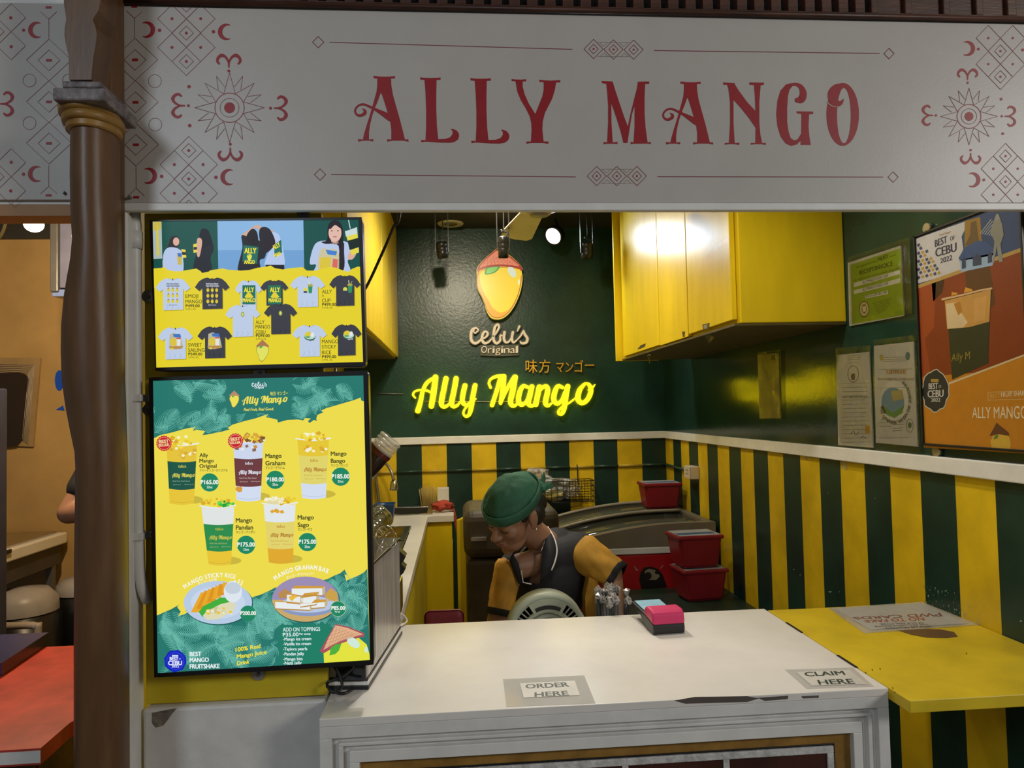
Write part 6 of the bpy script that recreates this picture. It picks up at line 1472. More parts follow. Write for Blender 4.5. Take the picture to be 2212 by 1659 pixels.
# desk fan seen from behind, standing on a shelf below the counter rear
B(.06, .62, 1.918, 2.32, .70, .72, .002).build('under_shelf', M_WHITE, fc)
fcx, fcy, R0 = PY(1182, 1340, 2.12).x, 2.12, .118
top = PY(1182, 1281, 2.12).z; fcz = top-R0
df = thing('desk_fan', 'pale green desk fan seen from behind at the counter rear', 'fan', (fcx, fcy, .72))
M_DF = mat('pale_green_plastic', (.38, .42, .33), .4, var=.06); M_DK = mat('dark_vent', (.02, .022, .022), .5)
def ringmesh(r0, r1, y0, y1):
    m = MB(); n = 40; V = []; F = []
    for k in range(n):
        a_ = 2*PI*k/n; c_, s_ = math.cos(a_), math.sin(a_)
        V += [(fcx+r1*c_, y0, fcz+r1*s_), (fcx+r1*c_, y1, fcz+r1*s_), (fcx+r0*c_, y1, fcz+r0*s_), (fcx+r0*c_, y0, fcz+r0*s_)]
    for k in range(n):
        for j in range(4): F.append([4*k+j, 4*k+(j+1) % 4, 4*((k+1) % n)+(j+1) % 4, 4*((k+1) % n)+j])
    return m.add(V, F, 0, True)
ringmesh(R0-.016, R0, fcy-.02, fcy+.06).build('outer_ring', M_DF, df)
ringmesh(R0*.56, R0*.66, fcy-.022, fcy-.010).build('middle_ring', M_DF, df)
for a0, a1 in ((58, 122),):
    V = []; n = 10
    for k in range(n+1):
        a_ = math.radians(a0+(a1-a0)*k/n); V.append((a_, ))
    P1 = [Vector((fcx+R0*.90*math.cos(a_[0]), fcy-.026, fcz+R0*.90*math.sin(a_[0]))) for a_ in V]; P2 = [Vector((fcx+R0*.60*math.cos(a_[0]), fcy-.026, fcz+R0*.60*math.sin(a_[0]))) for a_ in V]
    MB().prism(P1+P2[::-1], (0, .012, 0)).build('handle_plate', M_DF, df)
    P1 = [p.lerp(Vector((fcx, p.y, fcz)), .16)-Vector((0, .0012, 0)) for p in P1[1:-1]]; P2 = [p.lerp(Vector((fcx, p.y, fcz)), -.10)-Vector((0, .0012, 0)) for p in P2[1:-1]]
    MB().prism(P1+P2[::-1], (0, .001, 0)).build('grip_recess', M_DK, df)
MB().lathe([(0, 0), (R0*.50, 0), (R0*.56, .012), (R0*.5, .05), (0, .05)], (fcx, fcy-.02, fcz), 32, M=Matrix.Rotation(-PI/2, 3, 'X'), cap=False).build('motor_cover', M_DF, df)
for k in range(44):
    a_ = 2*PI*k/44
    if math.radians(55) < a_ < math.radians(125): continue
    c_, s_ = math.cos(a_), math.sin(a_)
    MB().cyl((fcx+R0*.60*c_, fcy-.012, fcz+R0*.60*s_), (fcx+R0*.93*c_, fcy-.012, fcz+R0*.93*s_), .0024, n=6).build('grille_bar', M_DF, df)
for k in range(14):
    a_ = 2*PI*k/14
    MB().box(-.012, .012, -.002, .002, R0*.18, R0*.44, .003, M=Matrix.Translation((fcx, fcy-.0212, fcz)) @ Matrix.Rotation(a_, 4, 'Y')).build('vent_slot', M_DK, df)
MB().lathe([(R0*.85, .0), (R0*.88, .004), (0, .006)], (fcx, fcy+.045, fcz), 32, M=Matrix.Rotation(-PI/2, 3, 'X'), cap=False).build('dark_inside', M_DK, df)
B(fcx-.03, fcx+.03, fcy-.01, fcy+.05, .725, fcz-R0+.012, .006).build('stem', M_DF, df) if fcz-R0 > .74 else None
MB().lathe([(.085, 0), (.08, .012), (.03, .02)], (fcx, fcy+.02, .7205), 28).build('base', M_DF, df)

# cup of wrapped straws
sc0 = PY(1326, 1328, 1.955); 
sw = thing('straw_cup', 'clear cup filled with film-wrapped black straws behind the counter', 'straws', (sc0.x, 1.975, .90))
B(sc0.x-.07, sc0.x+.07, 1.92, 2.03, .885, .899, .002).build('cup_shelf', M_WHITE, fc)
MB().lathe([(.040, .9005), (.044, .905), (.052, 1.03), (.050, 1.03), (.042, .908)], (sc0.x, 1.975, 0), 28, cap=False).build('cup', film('clear_cup_wall', (.95, .95, .95), .0, .05, 0, .10), sw)
M_STRW = mat('black_straw', (.03, .03, .035), .25, var=.1); M_FILM = mat('silver_film', (.50, .48, .46), .3, metal=.25, var=.6, scale=160)
r_ = random.Random(11)
for k in range(34):
    a_ = r_.random()*2*PI; rr_ = .040*math.sqrt(r_.random()); x_ = sc0.x+rr_*math.cos(a_); y_ = 1.975+rr_*math.sin(a_)
    b_ = Vector((x_, y_, .905)); e_ = Vector((sc0.x+(x_-sc0.x)*1.22, 1.975+(y_-1.975)*1.22, 1.025+r_.random()*.025))
    s_ = MB().cyl(b_, e_, .0042, n=7).build('straw', M_STRW if k % 3 else mat('grey_straw', (.07, .07, .075), .25), sw)
    b = bmesh.new(); bmesh.ops.create_icosphere(b, subdivisions=1, radius=1)
    for v in b.verts: v.co = e_+Vector((v.co.x*.0098*(.6+r_.random()*.9), v.co.y*.0098*(.6+r_.random()), v.co.z*.012*(.5+r_.random())))
    MB().bm(b).build('film_tip', M_FILM, s_)

# ------------------------------------------------------------------ worker
def capsule(mb, a, b, ra, rb, n=16):
    a, b = Vector(a), Vector(b); t = (b-a).normalized(); pts = []; rs = []
    for k in range(5, 0, -1):
        g = PI/2*k/5.5; pts.append(a-t*(ra*math.sin(g))); rs.append(ra*math.cos(g))
    pts += [a, b]; rs += [ra, rb]
    for k in range(1, 6):
        g = PI/2*k/5.5; pts.append(b+t*(rb*math.sin(g))); rs.append(rb*math.cos(g))
    mb.tube(pts, rs, n)
def fuse(mb, voxel, smooth=6):
    """merge overlapping volumes into one continuous skin; returns an MB"""
    me = bpy.data.meshes.new('volume'); me.from_pydata([tuple(v) for v in mb.v], [], mb.f)
    b = bmesh.new(); b.from_mesh(me); bmesh.ops.recalc_face_normals(b, faces=b.faces[:]); b.to_mesh(me); b.free()
    o = bpy.data.objects.new('volume', me); COL.objects.link(o)
    r = o.modifiers.new('r', 'REMESH'); r.mode = 'VOXEL'; r.voxel_size = voxel
    s = o.modifiers.new('s', 'SMOOTH'); s.iterations = smooth; s.factor = .5
    m2 = bpy.data.meshes.new_from_object(o.evaluated_get(bpy.context.evaluated_depsgraph_get()))
    out = MB().add([v.co.copy() for v in m2.vertices], [list(p.vertices) for p in m2.polygons], 0, True)
    bpy.data.objects.remove(o); bpy.data.meshes.remove(me); bpy.data.meshes.remove(m2)
    return out
M_SKIN = mat('warm_brown_skin', (.30, .155, .095), .5, var=.10, scale=18, bump=.04, bscale=300)
M_SHIRT = mat('black_polo', (.012, .013, .016), .75, var=.25, scale=25, bump=.25, bscale=24)
M_MUST = mat('mustard_sleeve', (.46, .235, .020), .75, var=.2, scale=14, bump=.5, bscale=16)
M_HAIR = mat('black_hair', (.010, .008, .007), .5, var=.2, scale=60, bump=.4, bscale=200)
M_BAND = mat('green_bandana', (.024, .112, .066), .8, var=.22, scale=16, bump=.5, bscale=18)
wk = thing('person', 'worker in green head scarf and black polo with mustard sleeves, bent over behind the counter', 'person', (.33, 2.7, 0))
fv = Vector((-.68, -.50, -.535)).normalized(); uv = Vector((-.2, -.5, .84)); uv = (uv-fv*uv.dot(fv)).normalized(); sv = uv.cross(fv)
HC = PY(1145, 1120, 2.33)-sv*.074
HM = Matrix((sv, fv, uv)).transposed()          # local (left, front, up) -> world
H = lambda s, f, u: HC+HM @ Vector((s, f, u))
bd = MB()
def he(c, r): bd.ell(H(*c), r, HM)
he((0, -.012, .026), (.073, .092, .088)); he((0, .034, -.035), (.060, .054, .074)); he((0, .040, -.090), (.050, .046, .036)); he((0, .066, -.114), (.022, .020, .018))
capsule(bd, H(0, .084, .004), H(0, .106, -.030), .008, .0125)
for s in (-1, 1):
    he((s*.012, .095, -.035), (.009, .011, .008)); he((s*.034, .058, -.026), (.026, .026, .024)); he((s*.029, .070, .000), (.017, .016, .011)); he((s*.081, -.008, -.006), (.009, .019, .033)); he((s*.079, -.012, .010), (.011, .016, .020)); he((s*.080, .002, -.030), (.008, .009, .012))
he((0, .072, .022), (.052, .020, .013)); he((0, .089, -.061), (.023, .011, .0065)); he((0, .086, -.073), (.020, .011, .0075))
NB_ = PY(1198, 1172, 2.56); CH = PY(1186, 1240, 2.57); BL = PY(1180, 1330, 2.64); PV = Vector((.36, 2.86, .56))
SL = PY(1258, 1190, 2.545); SR = PY(1102, 1228, 2.46)
capsule(bd, H(0, -.030, -.060), H(0, -.030, -.11), .050, .050); capsule(bd, H(0, -.03, -.10), NB_+Vector((-.01, 0, -.02)), .050, .050)
capsule(bd, NB_+Vector((0, 0, -.01)), CH, .052, .112); capsule(bd, CH, BL, .118, .110); capsule(bd, BL, PV, .110, .125); capsule(bd, SL, SR, .044, .044)
EL = PY(1326, 1296, 2.42); ER = PY(1074, 1350, 2.42)
WL = Vector((.50, 2.44, .66)); WR = Vector((.21, 2.46, .62))
CLc = PY(1322, 1238, 2.465); capsule(bd, SL, CLc, .046, .036); capsule(bd, CLc, EL, .036, .036); capsule(bd, EL, WL, .038, .026); capsule(bd, SR, ER, .046, .037); capsule(bd, ER, WR, .038, .026)
KN = [Vector((.20, 2.46, .53)), Vector((.52, 2.46, .53))]; FT = [Vector((.20, 2.56, .07)), Vector((.52, 2.56, .07))]
for i, W_ in enumerate((WR, WL)):
    d = Vector((0.02*(1 if i == 0 else -1), -.02, -.05)).normalized(); pm_ = W_+d*.05
    bd.ell(pm_, (.038, .040, .035))
    for k in range(4):
        b_ = pm_+Vector((-.027+.018*k, -.022, -.014)); m_ = b_+Vector((0, -.030+.003*k, -.012)); capsule(bd, b_, m_, .0085, .008, 8); capsule(bd, m_, m_+Vector((0, -.018, -.018)), .008, .007, 8)
    sd = 1 if i == 0 else -1
    b_ = pm_+Vector((sd*.034, -.004, .006)); capsule(bd, b_, b_+Vector((sd*.018, -.026, -.004)), .010, .009, 8)
    capsule(bd, PV+Vector((-.09 if i == 0 else .09, -.02, -.0)), KN[i], .085, .058); capsule(bd, KN[i], FT[i], .055, .038); capsule(bd, FT[i], FT[i]+Vector((0, -.12, -.03)), .038, .030)
fuse(bd, .0042, 5).build('body', M_SKIN, wk)
# face details
for s in (-1, 1):
    MB().tube(catmull([H(s*.012, .089, .018), H(s*.03, .087, .026), H(s*.050, .073, .020)], 4), [.002]+[.0032]*7+[.0015], 6).build('eyebrow', M_HAIR, wk)
    MB().tube(catmull([H(s*.016, .0845, -.006), H(s*.030, .0868, -.0095), H(s*.045, .0795, -.006)], 4), .0013, 6).build('eyelashes', M_HAIR, wk)
m = MB(); m.ell(H(0, .0915, -.0615), (.021, .010, .0048), HM); m.ell(H(0, .0885, -.0725), (.018, .0098, .0055), HM); m.build('lips', mat('lips', (.22, .075, .06), .4, var=.1), wk)
MB().ell(H(.094, .004, -.036), (.0042, .0042, .0042)).build('ear_stud', M_STEEL, wk)
hr = MB(); hr.ell(H(0, -.052, -.015), (.068, .055, .070), HM); hr.ell(H(.020, -.098, -.030), (.034, .030, .038), HM); hr.ell(H(.05, -.05, -.03), (.03, .035, .045), HM); hr.ell(H(.064, .014, .014), (.010, .016, .022), HM); hr.ell(H(-.064, .014, .014), (.010, .016, .022), HM); hr.ell(H(0, .062, .036), (.050, .024, .014), HM)
fuse(hr, .004, 3).build('hair', M_HAIR, wk)
# head scarf: shell over the skull with a folded band and knot
from mathutils import noise as _nz
b = bmesh.new(); bmesh.ops.create_uvsphere(b, u_segments=48, v_segments=32, radius=1)
kill = []
for v in b.verts:
    c = v.co.copy()
    if c.z < .12-.08*c.y: kill.append(v)
    k = 1+.06*_nz.noise(c*2.6+Vector((3, 1, 0)))+.03*_nz.noise(c*6.5)+.016*math.sin(11*c.x+6*c.y+5*_nz.noise(c*2.1))*max(0, 1-abs(c.z-.45)*1.6)
    low = max(0, .30-c.z)
    v.co = H(c.x*(.086+.004*low)*k, -.012+c.y*.110*k, .030+c.z*.094*k)
bmesh.ops.delete(b, geom=kill, context='VERTS')
sh_ = MB().bm(b, 0, True).build('head_scarf', M_BAND, wk)
so_ = sh_.modifiers.new('thick', 'SOLIDIFY'); so_.thickness = .003; so_.offset = -1
rim = []
for k in range(40):
    a_ = 2*PI*k/40; cx_, cy2 = math.cos(a_), math.sin(a_); z_ = .13-.08*cy2; q = math.sqrt(max(0, 1-z_*z_))
    rim.append(H(cx_*.088*q, -.012+cy2*.112*q, .030+z_*.094))
m = MB(); n = len(rim); V = []; F = []
for p in rim:
    o_ = (p-HC); o_ = (o_-uv*o_.dot(uv)).normalized()
    V += [p-o_*.004-uv*.012, p+o_*.0015-uv*.010, p+o_*.0025+uv*.018, p-o_*.002+uv*.026]
for k in range(n):
    for j in range(4): F.append([4*k+j, 4*k+(j+1) % 4, 4*((k+1) % n)+(j+1) % 4, 4*((k+1) % n)+j])
m.add(V, F, 0, True).build('scarf_band', M_BAND, wk)
kt = H(.040, -.108, .030)
MB().bm(blob(kt, (.020, .020, .018), 5, .5), 0, True).build('scarf_knot', M_BAND, wk)
for e in ((.030, -.150, .048), (.052, -.150, .010)):
    MB().prism([kt+HM @ Vector((-.006, 0, .008)), kt+HM @ Vector((.008, 0, -.010)), H(*e)+HM @ Vector((0, 0, -.008)), H(*e)+HM @ Vector((-.004, -.004, .012))], HM @ Vector((.003, 0, 0))).build('scarf_tail', M_BAND, wk)
# polo shirt
st = MB()
capsule(st, NB_+Vector((.010, .010, -.022)), CH, .074, .130, 20); capsule(st, NB_+Vector((.02, .01, -.022)), SL+Vector((-.01, 0, 0)), .062, .066, 20); capsule(st, CH, BL, .130, .124, 20); capsule(st, BL, PV, .124, .138, 20)
capsule(st, SL+Vector((-.012, 0, 0)), SR+Vector((.02, .01, 0)), .068, .060, 20)
sm_ = fuse(st, .005, 8)
vn = pip([(1106,1196), (1120,1178), (1150,1168), (1170,1165), (1176,1185), (1172,1215), (1167,1262), (1150,1260), (1128,1255), (1122,1225)])
keep = []
for f in sm_.f:
    c = sum((sm_.v[i] for i in f), Vector())/len(f)
    x_, y_ = topx(c)
    if vn(x_, y_) and c.y < CH.y-.02: continue
    keep.append(f)
sm_.f = keep; sm_.m = [0]*len(keep); sm_.sm = [True]*len(keep)
tor = sm_.build('polo_torso', M_SHIRT, wk)
def sleeve(S_, E_, r0, r1, t0, t1, nm):
    d = (E_-S_); m = MB(); N_ = 18; V = []; F = []
    t = d.normalized(); u = t.orthogonal().normalized(); w = t.cross(u)
    for i in range(10):
        f = t0+(t1-t0)*i/9; p = S_+d*f; r = r0+(r1-r0)*(i/9)
        for k in range(28):
            a_ = 2*PI*k/28; wr__ = 1+.07*math.sin(5*a_+i*.7)*(i/9)+.05*math.sin(9*a_-i)*(.4+.6*i/9)
            V.append(p+(u*math.cos(a_)+w*math.sin(a_))*r*wr__*(1 if i else .80))
    for i in range(9):
        for k in range(28): F.append([i*28+k, i*28+(k+1) % 28, (i+1)*28+(k+1) % 28, (i+1)*28+k])
    F.append(list(range(28)))
    s_ = m.add(V, F, 0, True).build('sleeve', M_MUST, wk)
    e = V[-28:]; c = sum(e, Vector())/28; m = MB(); V2 = [c+(p-c)*1.02-t*.002 for p in e]+[c+(p-c)*1.00+t*.020 for p in e]+[c+(p-c)*.90+t*.020 for p in e]
    m.add(V2, [[j*28+k, j*28+(k+1) % 28, (j+1)*28+(k+1) % 28, (j+1)*28+k] for j in range(2) for k in range(28)], 0, True).build('cuff', M_SHIRT, s_)
cl = PY(1326, 1240, 2.46); sleeve(PY(1252, 1190, 2.525), cl, .072, .050, -.05, 1.0, 'l')
cr = PY(1081, 1316, 2.42); sleeve(PY(1098, 1222, 2.455), cr, .046, .043, -.12, 1.0, 'r')
MB().prism([PY(1273, 1248, 2.44), PY(1292, 1255, 2.45), PY(1290, 1345, 2.50), PY(1266, 1345, 2.49), PY(1264, 1290, 2.46)], (0, .06, 0)).build('side_panel', M_MUST, wk)
def ruled(A, Bp, th, nm, m_, par):
    V = []; F = []; n = len(A)
    for a_, b_ in zip(A, Bp): V += [a_, b_, b_+Vector((0, th, 0)), a_+Vector((0, th, 0))]
    for i in range(n-1):
        for j in range(4): F.append([4*i+j, 4*i+(j+1) % 4, 4*(i+1)+(j+1) % 4, 4*(i+1)+j])
    F += [[0, 1, 2, 3], [4*n-1, 4*n-2, 4*n-3, 4*n-4]]
    return MB().add(V, F, 0, True).build(nm, m_, par)
ci = catmull([PY(1172, 1134, 2.50), PY(1174, 1160, 2.455), PY(1173, 1190, 2.425), PY(1170, 1220, 2.405), PY(1166, 1262, 2.400)], 4)
co_ = catmull([PY(1183, 1138, 2.51), PY(1197, 1162, 2.465), PY(1203, 1188, 2.435), PY(1199, 1212, 2.415), PY(1191, 1232, 2.402)], 4)
cl_ = ruled(ci, co_, .006, 'collar', M_SHIRT, wk)
MB().tube([p-Vector((0, .002, 0)) for p in co_], .0026, 7).build('white_piping', mat('white_piping', (.62, .60, .56), .6, var=.05), cl_)
ci = [PY(1108, 1196, 2.40), PY(1121, 1218, 2.398), PY(1128, 1258, 2.398)]; co_ = [PY(1100, 1210, 2.405), PY(1108, 1232, 2.402), PY(1120, 1262, 2.400)]
cl_ = ruled(ci, co_, .006, 'collar', M_SHIRT, wk)
MB().tube([PY(1126, 1232, 2.396), PY(1130, 1258, 2.396), PY(1148, 1262, 2.396)], .0022, 6).build('white_piping', mat('white_piping', 0), cl_)
MB().tube(catmull([PY(1176, 1150, 2.47), PY(1175, 1172, 2.435), PY(1168, 1192, 2.42)], 5), .0009, 5).build('necklace', M_STEEL, wk)
# trousers, shoes and stool
tr = MB()
for i in range(2): capsule(tr, PV+Vector((-.09 if i == 0 else .09, -.02, 0)), KN[i], .094, .068); capsule(tr, KN[i], FT[i]+Vector((0, 0, .03)), .066, .056)
capsule(tr, PV+Vector((-.05, 0, 0)), PV+Vector((.05, 0, .02)), .13, .13)
fuse(tr, .008, 4).build('trousers', mat('dark_trousers', (.015, .016, .02), .8), wk)
for i in range(2): MB().ell(FT[i]+Vector((0, -.06, -.032)), (.045, .115, .036)).build('shoe', M_BLACK, wk)
stl = thing('stool', 'low dark stool the worker sits on behind the counter', 'stool', (.36, 2.90, 0))
MB().lathe([(.15, .385), (.16, .395), (.16, .415), (.15, .42)], (.36, 2.90, 0), 28).build('seat', M_BLACK, stl)
for k in range(4):
    a_ = PI/4+PI/2*k; MB().cyl((.36+.12*math.cos(a_), 2.90+.12*math.sin(a_), .386), (.36+.15*math.cos(a_), 2.90+.15*math.sin(a_), 0), .014).build('leg', M_BLACK, stl)

# ------------------------------------------------------------------ neighbouring stall at the left
B(-4.0, -.70, 3.60, 3.65, 0, ZC).build('wall_neighbour', M_TAN, kind='structure')
B(-4.0, XL-.03, 1.468, 3.60, ZC-.02, ZC-.001).build('trim_5', M_CEIL, kind='structure')
B(-4.0, -.70, 3.58, 3.60, 2.42, ZC-.02).build('trim_6', M_CEIL, kind='structure')
bp_ = PY(73, 484, 2.4)
lb = thing('bulb_lamp', 'bare warm light bulb glowing in the neighbouring stall', 'lamp', bp_)
MB().ell(bp_, (.029, .029, .025)).build('bulb', mat('glowing_bulb', (1.0, .78, .48), .4, var=0, emit=7), lb)
MB().cyl(bp_+Vector((.004, 0, .018)), bp_+Vector((.008, 0, .05)), .012).build('socket', M_WHITE, lb)
MB().tube([bp_+Vector((.008, 0, .05)), (bp_.x+.008, bp_.y, ZC-.02)], .004, 6).build('cord', M_BLACK, lb)
bulb_l = bpy.data.objects['bulb_light']; bulb_l.location = bp_+Vector((0, 0, -.045))
MB().tube(catmull([PY(24, 440, 2.0), PY(14, 475, 2.0), PY(2, 508, 2.0), PY(-20, 530, 2.0)], 5), .004, 6).build('hanging_cable', M_GREYM, None, 'thin dark cable hanging at the far left edge', 'cable')
h0, h1 = PY(107, 640, 2.9), PY(168, 640, 2.9)
hd_ = thing('speaker_box', 'dark grey wall box hanging beside the brown column in the next stall', 'box', ((h0.x+h1.x)/2, 3.0, h0.z))
B(h0.x, h0.x+.03, 2.90, 3.10, PY(107, 630, 2.9).z, ZC-.03, .004).build('side_panel', mat('dark_grey_panel', (.05, .05, .05), .4), hd_)
B(h0.x+.031, h0.x+.16, 2.91, 3.10, PY(120, 622, 2.91).z, ZC-.03, .004).build('front_panel', mat('blue_grey_panel', (.075, .08, .13), .45, var=.2), hd_)
B(h0.x+.002, h0.x+.16, 2.912, 3.09, PY(120, 640, 2.91).z, PY(120, 625, 2.91).z, .003).build('glass_bottom', mat('blue_glass', (.10, .14, .30), .1, var=.1), hd_)
# framed hatch
WQ = lambda x, y, Y=3.585: PY(x, y, Y)
ht = thing('menu_holder', 'wall rack with a stack of clear plastic sheets around a dark panel', 'rack', (WQ(40, 870).x, 3.585, WQ(40, 965).z))
MB().prism([WQ(-60, 772), WQ(87, 773), WQ(71, 965), WQ(-60, 960)], (0, .012, 0)).build('back_sheet', mat('translucent_tan_sheet', (.36, .25, .12), .3, var=.1), ht)
for k in range(5): MB().tube([WQ(-60, 786+3*k, 3.580-.002*k), WQ(74-3*k, 788+4*k, 3.580-.002*k), WQ(60-3*k, 960-3*k, 3.580-.002*k)], .0018, 5).build('sheet_edge', mat('pale_sheet_edge', (.42, .40, .38), .25, var=.1), ht)
MB().prism([WQ(-60, 808, 3.568), WQ(40, 804, 3.568), WQ(52, 808, 3.568), WQ(60, 818, 3.568), WQ(46, 950, 3.568), WQ(36, 962, 3.568), WQ(-60, 972, 3.568)], (0, .012, 0)).build('dark_panel', mat('dark_brown_panel', (.028, .018, .012), .4), ht)
sg = Print(lambda x, y, o: PY(x, y, 3.598-o), (0, 420, 2.592), flat, .001)
sg.ell(332, 1042, 25, 58, '#0f4fd0', 1)
sg.build('wall_sticker', None, label='round bright blue sticker on the tan wall beside the column', cat='sticker')
sg = Print(lambda x, y, o: PY(x, y, 3.598-o), (0, 420, 2.592), flat, .001)
sg.poly([(312,1206), (352,1182), (362,1210)], '#0f4fd0', 1)
sg.build('wall_sticker', None, label='small pointed blue sticker below the round blue one', cat='sticker')
fr0 = thing('refrigerator', 'dark refrigerator cut off by the left edge of the view', 'refrigerator', (PY(-60, 1300, 2.5).x, 2.6, 0))
xr_ = PY(17, 1000, 2.85).x
B(xr_-.55, xr_, 2.40, 2.85, .03, PY(5, 826, 2.40).z, .008).build('cabinet', mat('blue_lit_metal', (.035, .045, .10), .35, var=.2), fr0)  # bluish light on the dark fridge is put into this colour
B(xr_-.54, xr_-.005, 2.380, 2.398, .05, PY(5, 1125, 2.38).z, .006).build('lower_door', M_BLACK, fr0)
B(xr_-.54, xr_-.005, 2.380, 2.398, PY(5, 1132, 2.38).z, PY(5, 834, 2.38).z, .006).build('upper_door', mat('blue_lit_door', (.07, .09, .20), .3, var=.15), fr0)  # same bluish light painted into the upper door
# steel sink table
s0 = PY(143, 1150, 3.55)
sn = thing('steel_sink_table', 'steel wash table with white edge under the tan wall', 'sink', (s0.x-.2, 3.3, .9))
zt = s0.z
MB().box(s0.x-.55, s0.x, 2.92, 3.56, zt-.05, zt, .006).build('white_edge', M_WHITE, sn)
B(s0.x-.52, s0.x-.03, 2.96, 3.53, zt, zt+.012, .004).build('steel_top', M_STEEL, sn)
B(s0.x-.53, s0.x-.02, 3.10, 3.54, zt-.14, zt-.05).build('basin', mat('dark_basin', (.07, .06, .055), .5), sn)
for x_ in (s0.x-.50, s0.x-.04): B(x_-.015, x_+.015, 3.48, 3.51, 0, zt-.14).build('leg', M_GREYM, sn)
B(s0.x+.001, s0.x+.010, 2.96, 3.12, zt-.012, zt+.004, .002).build('black_lever', M_BLACK, sn)
wp = PY(52, 1300, 3.2)
bn = thing('waste_bin', 'dark bin with a white rounded lid under the steel wash table', 'bin', (wp.x, 3.2, 0))
MB().lathe([(.10, .0), (.12, .3), (.125, wp.z-.04)], (wp.x, 3.2, 0), 24).build('bin_body', M_BLACK, bn)
MB().lathe([(.128, wp.z-.04), (.125, wp.z+.01), (.09, wp.z+.05), (.0, wp.z+.06)], (wp.x, 3.2, 0), 24, cap=False).build('lid', mat('grey_white_lid', (.36, .34, .34), .4), bn)
bw = PY(152, 1270, 3.4)
bn2 = thing('pail', 'white pail with black liner half hidden behind the brown column', 'bin', (bw.x+.05, 3.4, 0))
MB().lathe([(.085, 0), (.09, bw.z-.11), (.10, bw.z-.02)], (bw.x+.05, 3.4, 0), 24).build('liner', M_BLACK, bn2)
MB().lathe([(.103, bw.z-.02), (.10, bw.z+.02), (.07, bw.z+.045), (0, bw.z+.05)], (bw.x+.05, 3.4, 0), 24, cap=False).build('lid', mat('grey_white_lid', 0), bn2)
pv = PY(30, 1352, 2.99); MB().tube(catmull([pv+Vector((-.08, 0, 0)), pv+Vector((.05, 0, 0)), pv+Vector((.085, 0, -.01)), pv+Vector((.09, 0, -.06)), Vector((pv.x+.09, pv.y, .0))], 5), .014, 10).build('drain_pipe', mat('beige_pvc', (.40, .33, .27), .4), None, 'beige plastic drain elbow under the wash table', 'pipe')
# red counter of the neighbour with a blue lid on it
rt = thing('red_counter', 'worn red counter of the neighbouring stall at lower left', 'counter', (-1.1, 1.7, 0))
Q = [PZ(x, y, .95) for x, y in ((-60, 1632), (88, 1616), (150, 1562), (190, 1540), (170, 1394), (-120, 1400))]
Q[0].x = -2.3; Q[5].x = -2.3; Q[5].y = Q[4].y; Q[3].x = min(Q[3].x, -.675); Q[4].x = min(Q[4].x, Q[3].x)
MB().prism(Q, (0, 0, -.030)).build('red_top', mat('worn_red_laminate', (.56, .06, .04), .45, var=.22, scale=9, bump=.05), rt)
Qe = [q+Vector((0, -.0012, -.004)) for q in Q[:2]]
MB().prism([Qe[0], Qe[1], Qe[1]+Vector((0, 0, -.022)), Qe[0]+Vector((0, 0, -.022))], (0, .001, 0)).build('worn_edge', M_WORN, rt)
B(-2.28, Q[3].x-.06, 1.50, 1.95, 0, .919).build('base', mat('rough_brown_timber', (.12, .075, .05), .7, var=.4, scale=10, bump=.3), rt)
for k in range(4): B(-2.27, Q[3].x-.062, 1.485, 1.499, .18*k+.2, .18*k+.375, .003).build('plank', mat('rough_brown_timber', 0), rt)
L4 = [PZ(x, y, .982) for x, y in ((4, 1432), (105, 1366))]
dx_ = Vector((-.62, .0, 0)); L4 = [L4[0]+dx_, L4[0], L4[1], L4[1]+dx_]
MB().prism(L4, (0, 0, -.030)).build('menu_tray', mat('dark_blue_gloss', (.045, .05, .15), .25, var=.2), None, 'dark blue tray lid lying on the red counter', 'tray')
# person behind the column
p2_ = thing('person', 'person in black T-shirt mostly hidden behind the brown column', 'person', (-1.1, 2.65, 0))
EB = PY(149, 1108, 2.5)
bx_ = EB.x+.13
b2 = MB(); SH = Vector((bx_-.02, 2.62, EB.z+.27)); SH2 = SH+Vector((.26, .14, 0)); NK = (SH+SH2)/2+Vector((0, .02, .03)); PV2 = Vector(((SH.x+SH2.x)/2, 2.70, .92))
capsule(b2, EB, SH, .036, .046); capsule(b2, EB, EB+Vector((.22, -.10, .02)), .036, .026); b2.ell(EB+Vector((.27, -.12, .02)), (.05, .03, .022))
for k in range(4): capsule(b2, EB+Vector((.30, -.13+.008*k, .035-.016*k)), EB+Vector((.345, -.13+.008*k, .03-.016*k)), .008, .007, 8)
capsule(b2, EB+Vector((.28, -.12, .035)), EB+Vector((.31, -.14, .055)), .009, .008, 8)
capsule(b2, SH2, SH2+Vector((.06, .0, -.28)), .046, .036); capsule(b2, SH2+Vector((.06, 0, -.28)), SH2+Vector((.0, -.14, -.42)), .036, .026); b2.ell(SH2+Vector((-.01, -.17, -.45)), (.03, .04, .035))
for k in range(4): capsule(b2, SH2+Vector((-.03+.016*k, -.19, -.47)), SH2+Vector((-.03+.016*k, -.215, -.50)), .008, .007, 8)
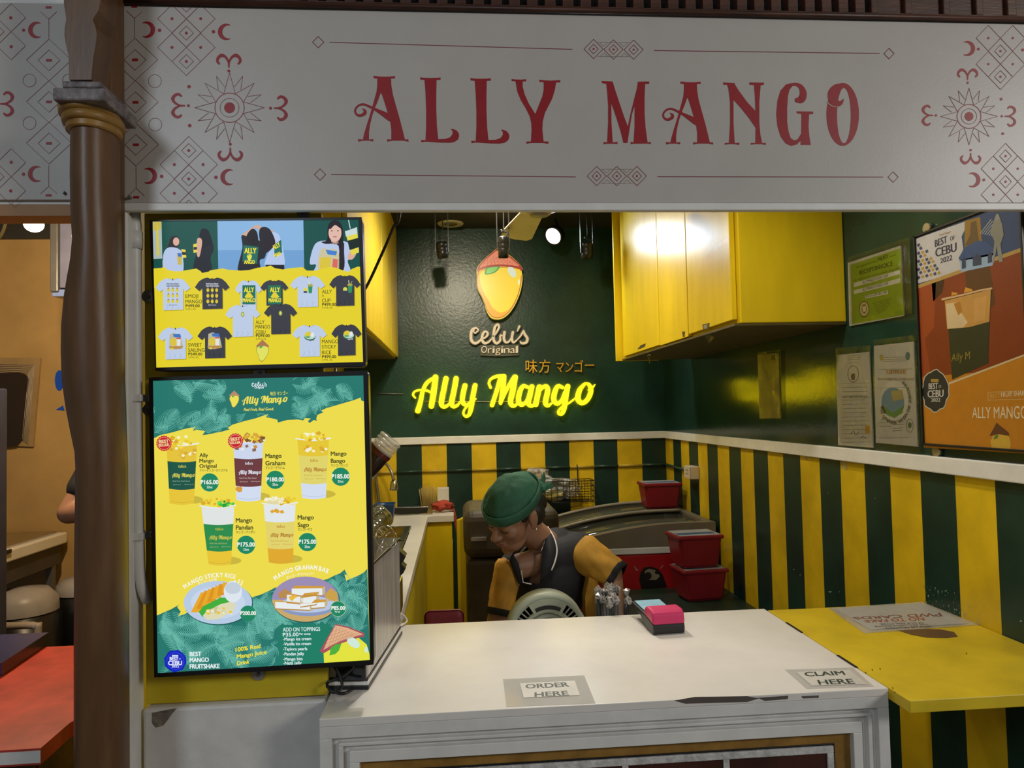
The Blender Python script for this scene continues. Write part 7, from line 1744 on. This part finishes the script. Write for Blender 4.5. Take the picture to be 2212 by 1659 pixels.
capsule(b2, SH, SH2, .055, .055); capsule(b2, NK+Vector((0, 0, -.08)), PV2, .13, .125); capsule(b2, NK, NK+Vector((0, -.02, .09)), .05, .048)
hc2 = NK+Vector((0, -.03, .19)); b2.ell(hc2, (.073, .092, .112)); b2.ell(hc2+Vector((0, -.05, -.05)), (.05, .045, .06)); capsule(b2, hc2+Vector((0, -.09, 0)), hc2+Vector((0, -.105, -.03)), .008, .013)
for s in (-1, 1): b2.ell(hc2+Vector((s*.076, 0, -.01)), (.008, .018, .03))
for s in (-1, 1): capsule(b2, PV2+Vector((s*.09, 0, -.02)), PV2+Vector((s*.10, .0, -.45)), .085, .055); capsule(b2, PV2+Vector((s*.10, 0, -.45)), Vector((PV2.x+s*.10, 2.72, .07)), .055, .038); capsule(b2, Vector((PV2.x+s*.10, 2.72, .06)), Vector((PV2.x+s*.10, 2.60, .035)), .038, .03)
fuse(b2, .006, 5).build('body', M_SKIN, p2_)
ts = MB(); capsule(ts, SH+Vector((.02, 0, 0)), SH2, .066, .066); capsule(ts, NK+Vector((0, 0, -.09)), PV2+Vector((0, 0, -.02)), .145, .142); d = EB-SH
capsule(ts, SH, SH+d*.72, .062, .052); capsule(ts, SH2, SH2+Vector((.045, 0, -.2)), .062, .054)
fuse(ts, .006, 5).build('t_shirt', M_SHIRT, p2_)
sr = MB()
for s in (-1, 1): capsule(sr, PV2+Vector((s*.09, 0, -.02)), PV2+Vector((s*.10, .0, -.42)), .10, .085)
capsule(sr, PV2+Vector((-.05, 0, -.03)), PV2+Vector((.05, 0, -.03)), .135, .135); fuse(sr, .008, 4).build('shorts', mat('dark_shorts', (.018, .016, .02), .8), p2_)
hh = MB(); hh.ell(hc2+Vector((0, .015, .03)), (.080, .092, .098)); hh.build('hair', M_HAIR, p2_)
for s in (-1, 1):
    MB().ell(hc2+Vector((s*.03, -.083, .005)), (.013, .008, .006)).build('eye', M_HAIR, p2_)
    MB().ell(Vector((PV2.x+s*.10, 2.65, .036)), (.045, .12, .036)).build('shoe', M_BLACK, p2_)
MB().ell(hc2+Vector((0, -.088, -.06)), (.022, .008, .008)).build('lips', mat('lips', 0), p2_)
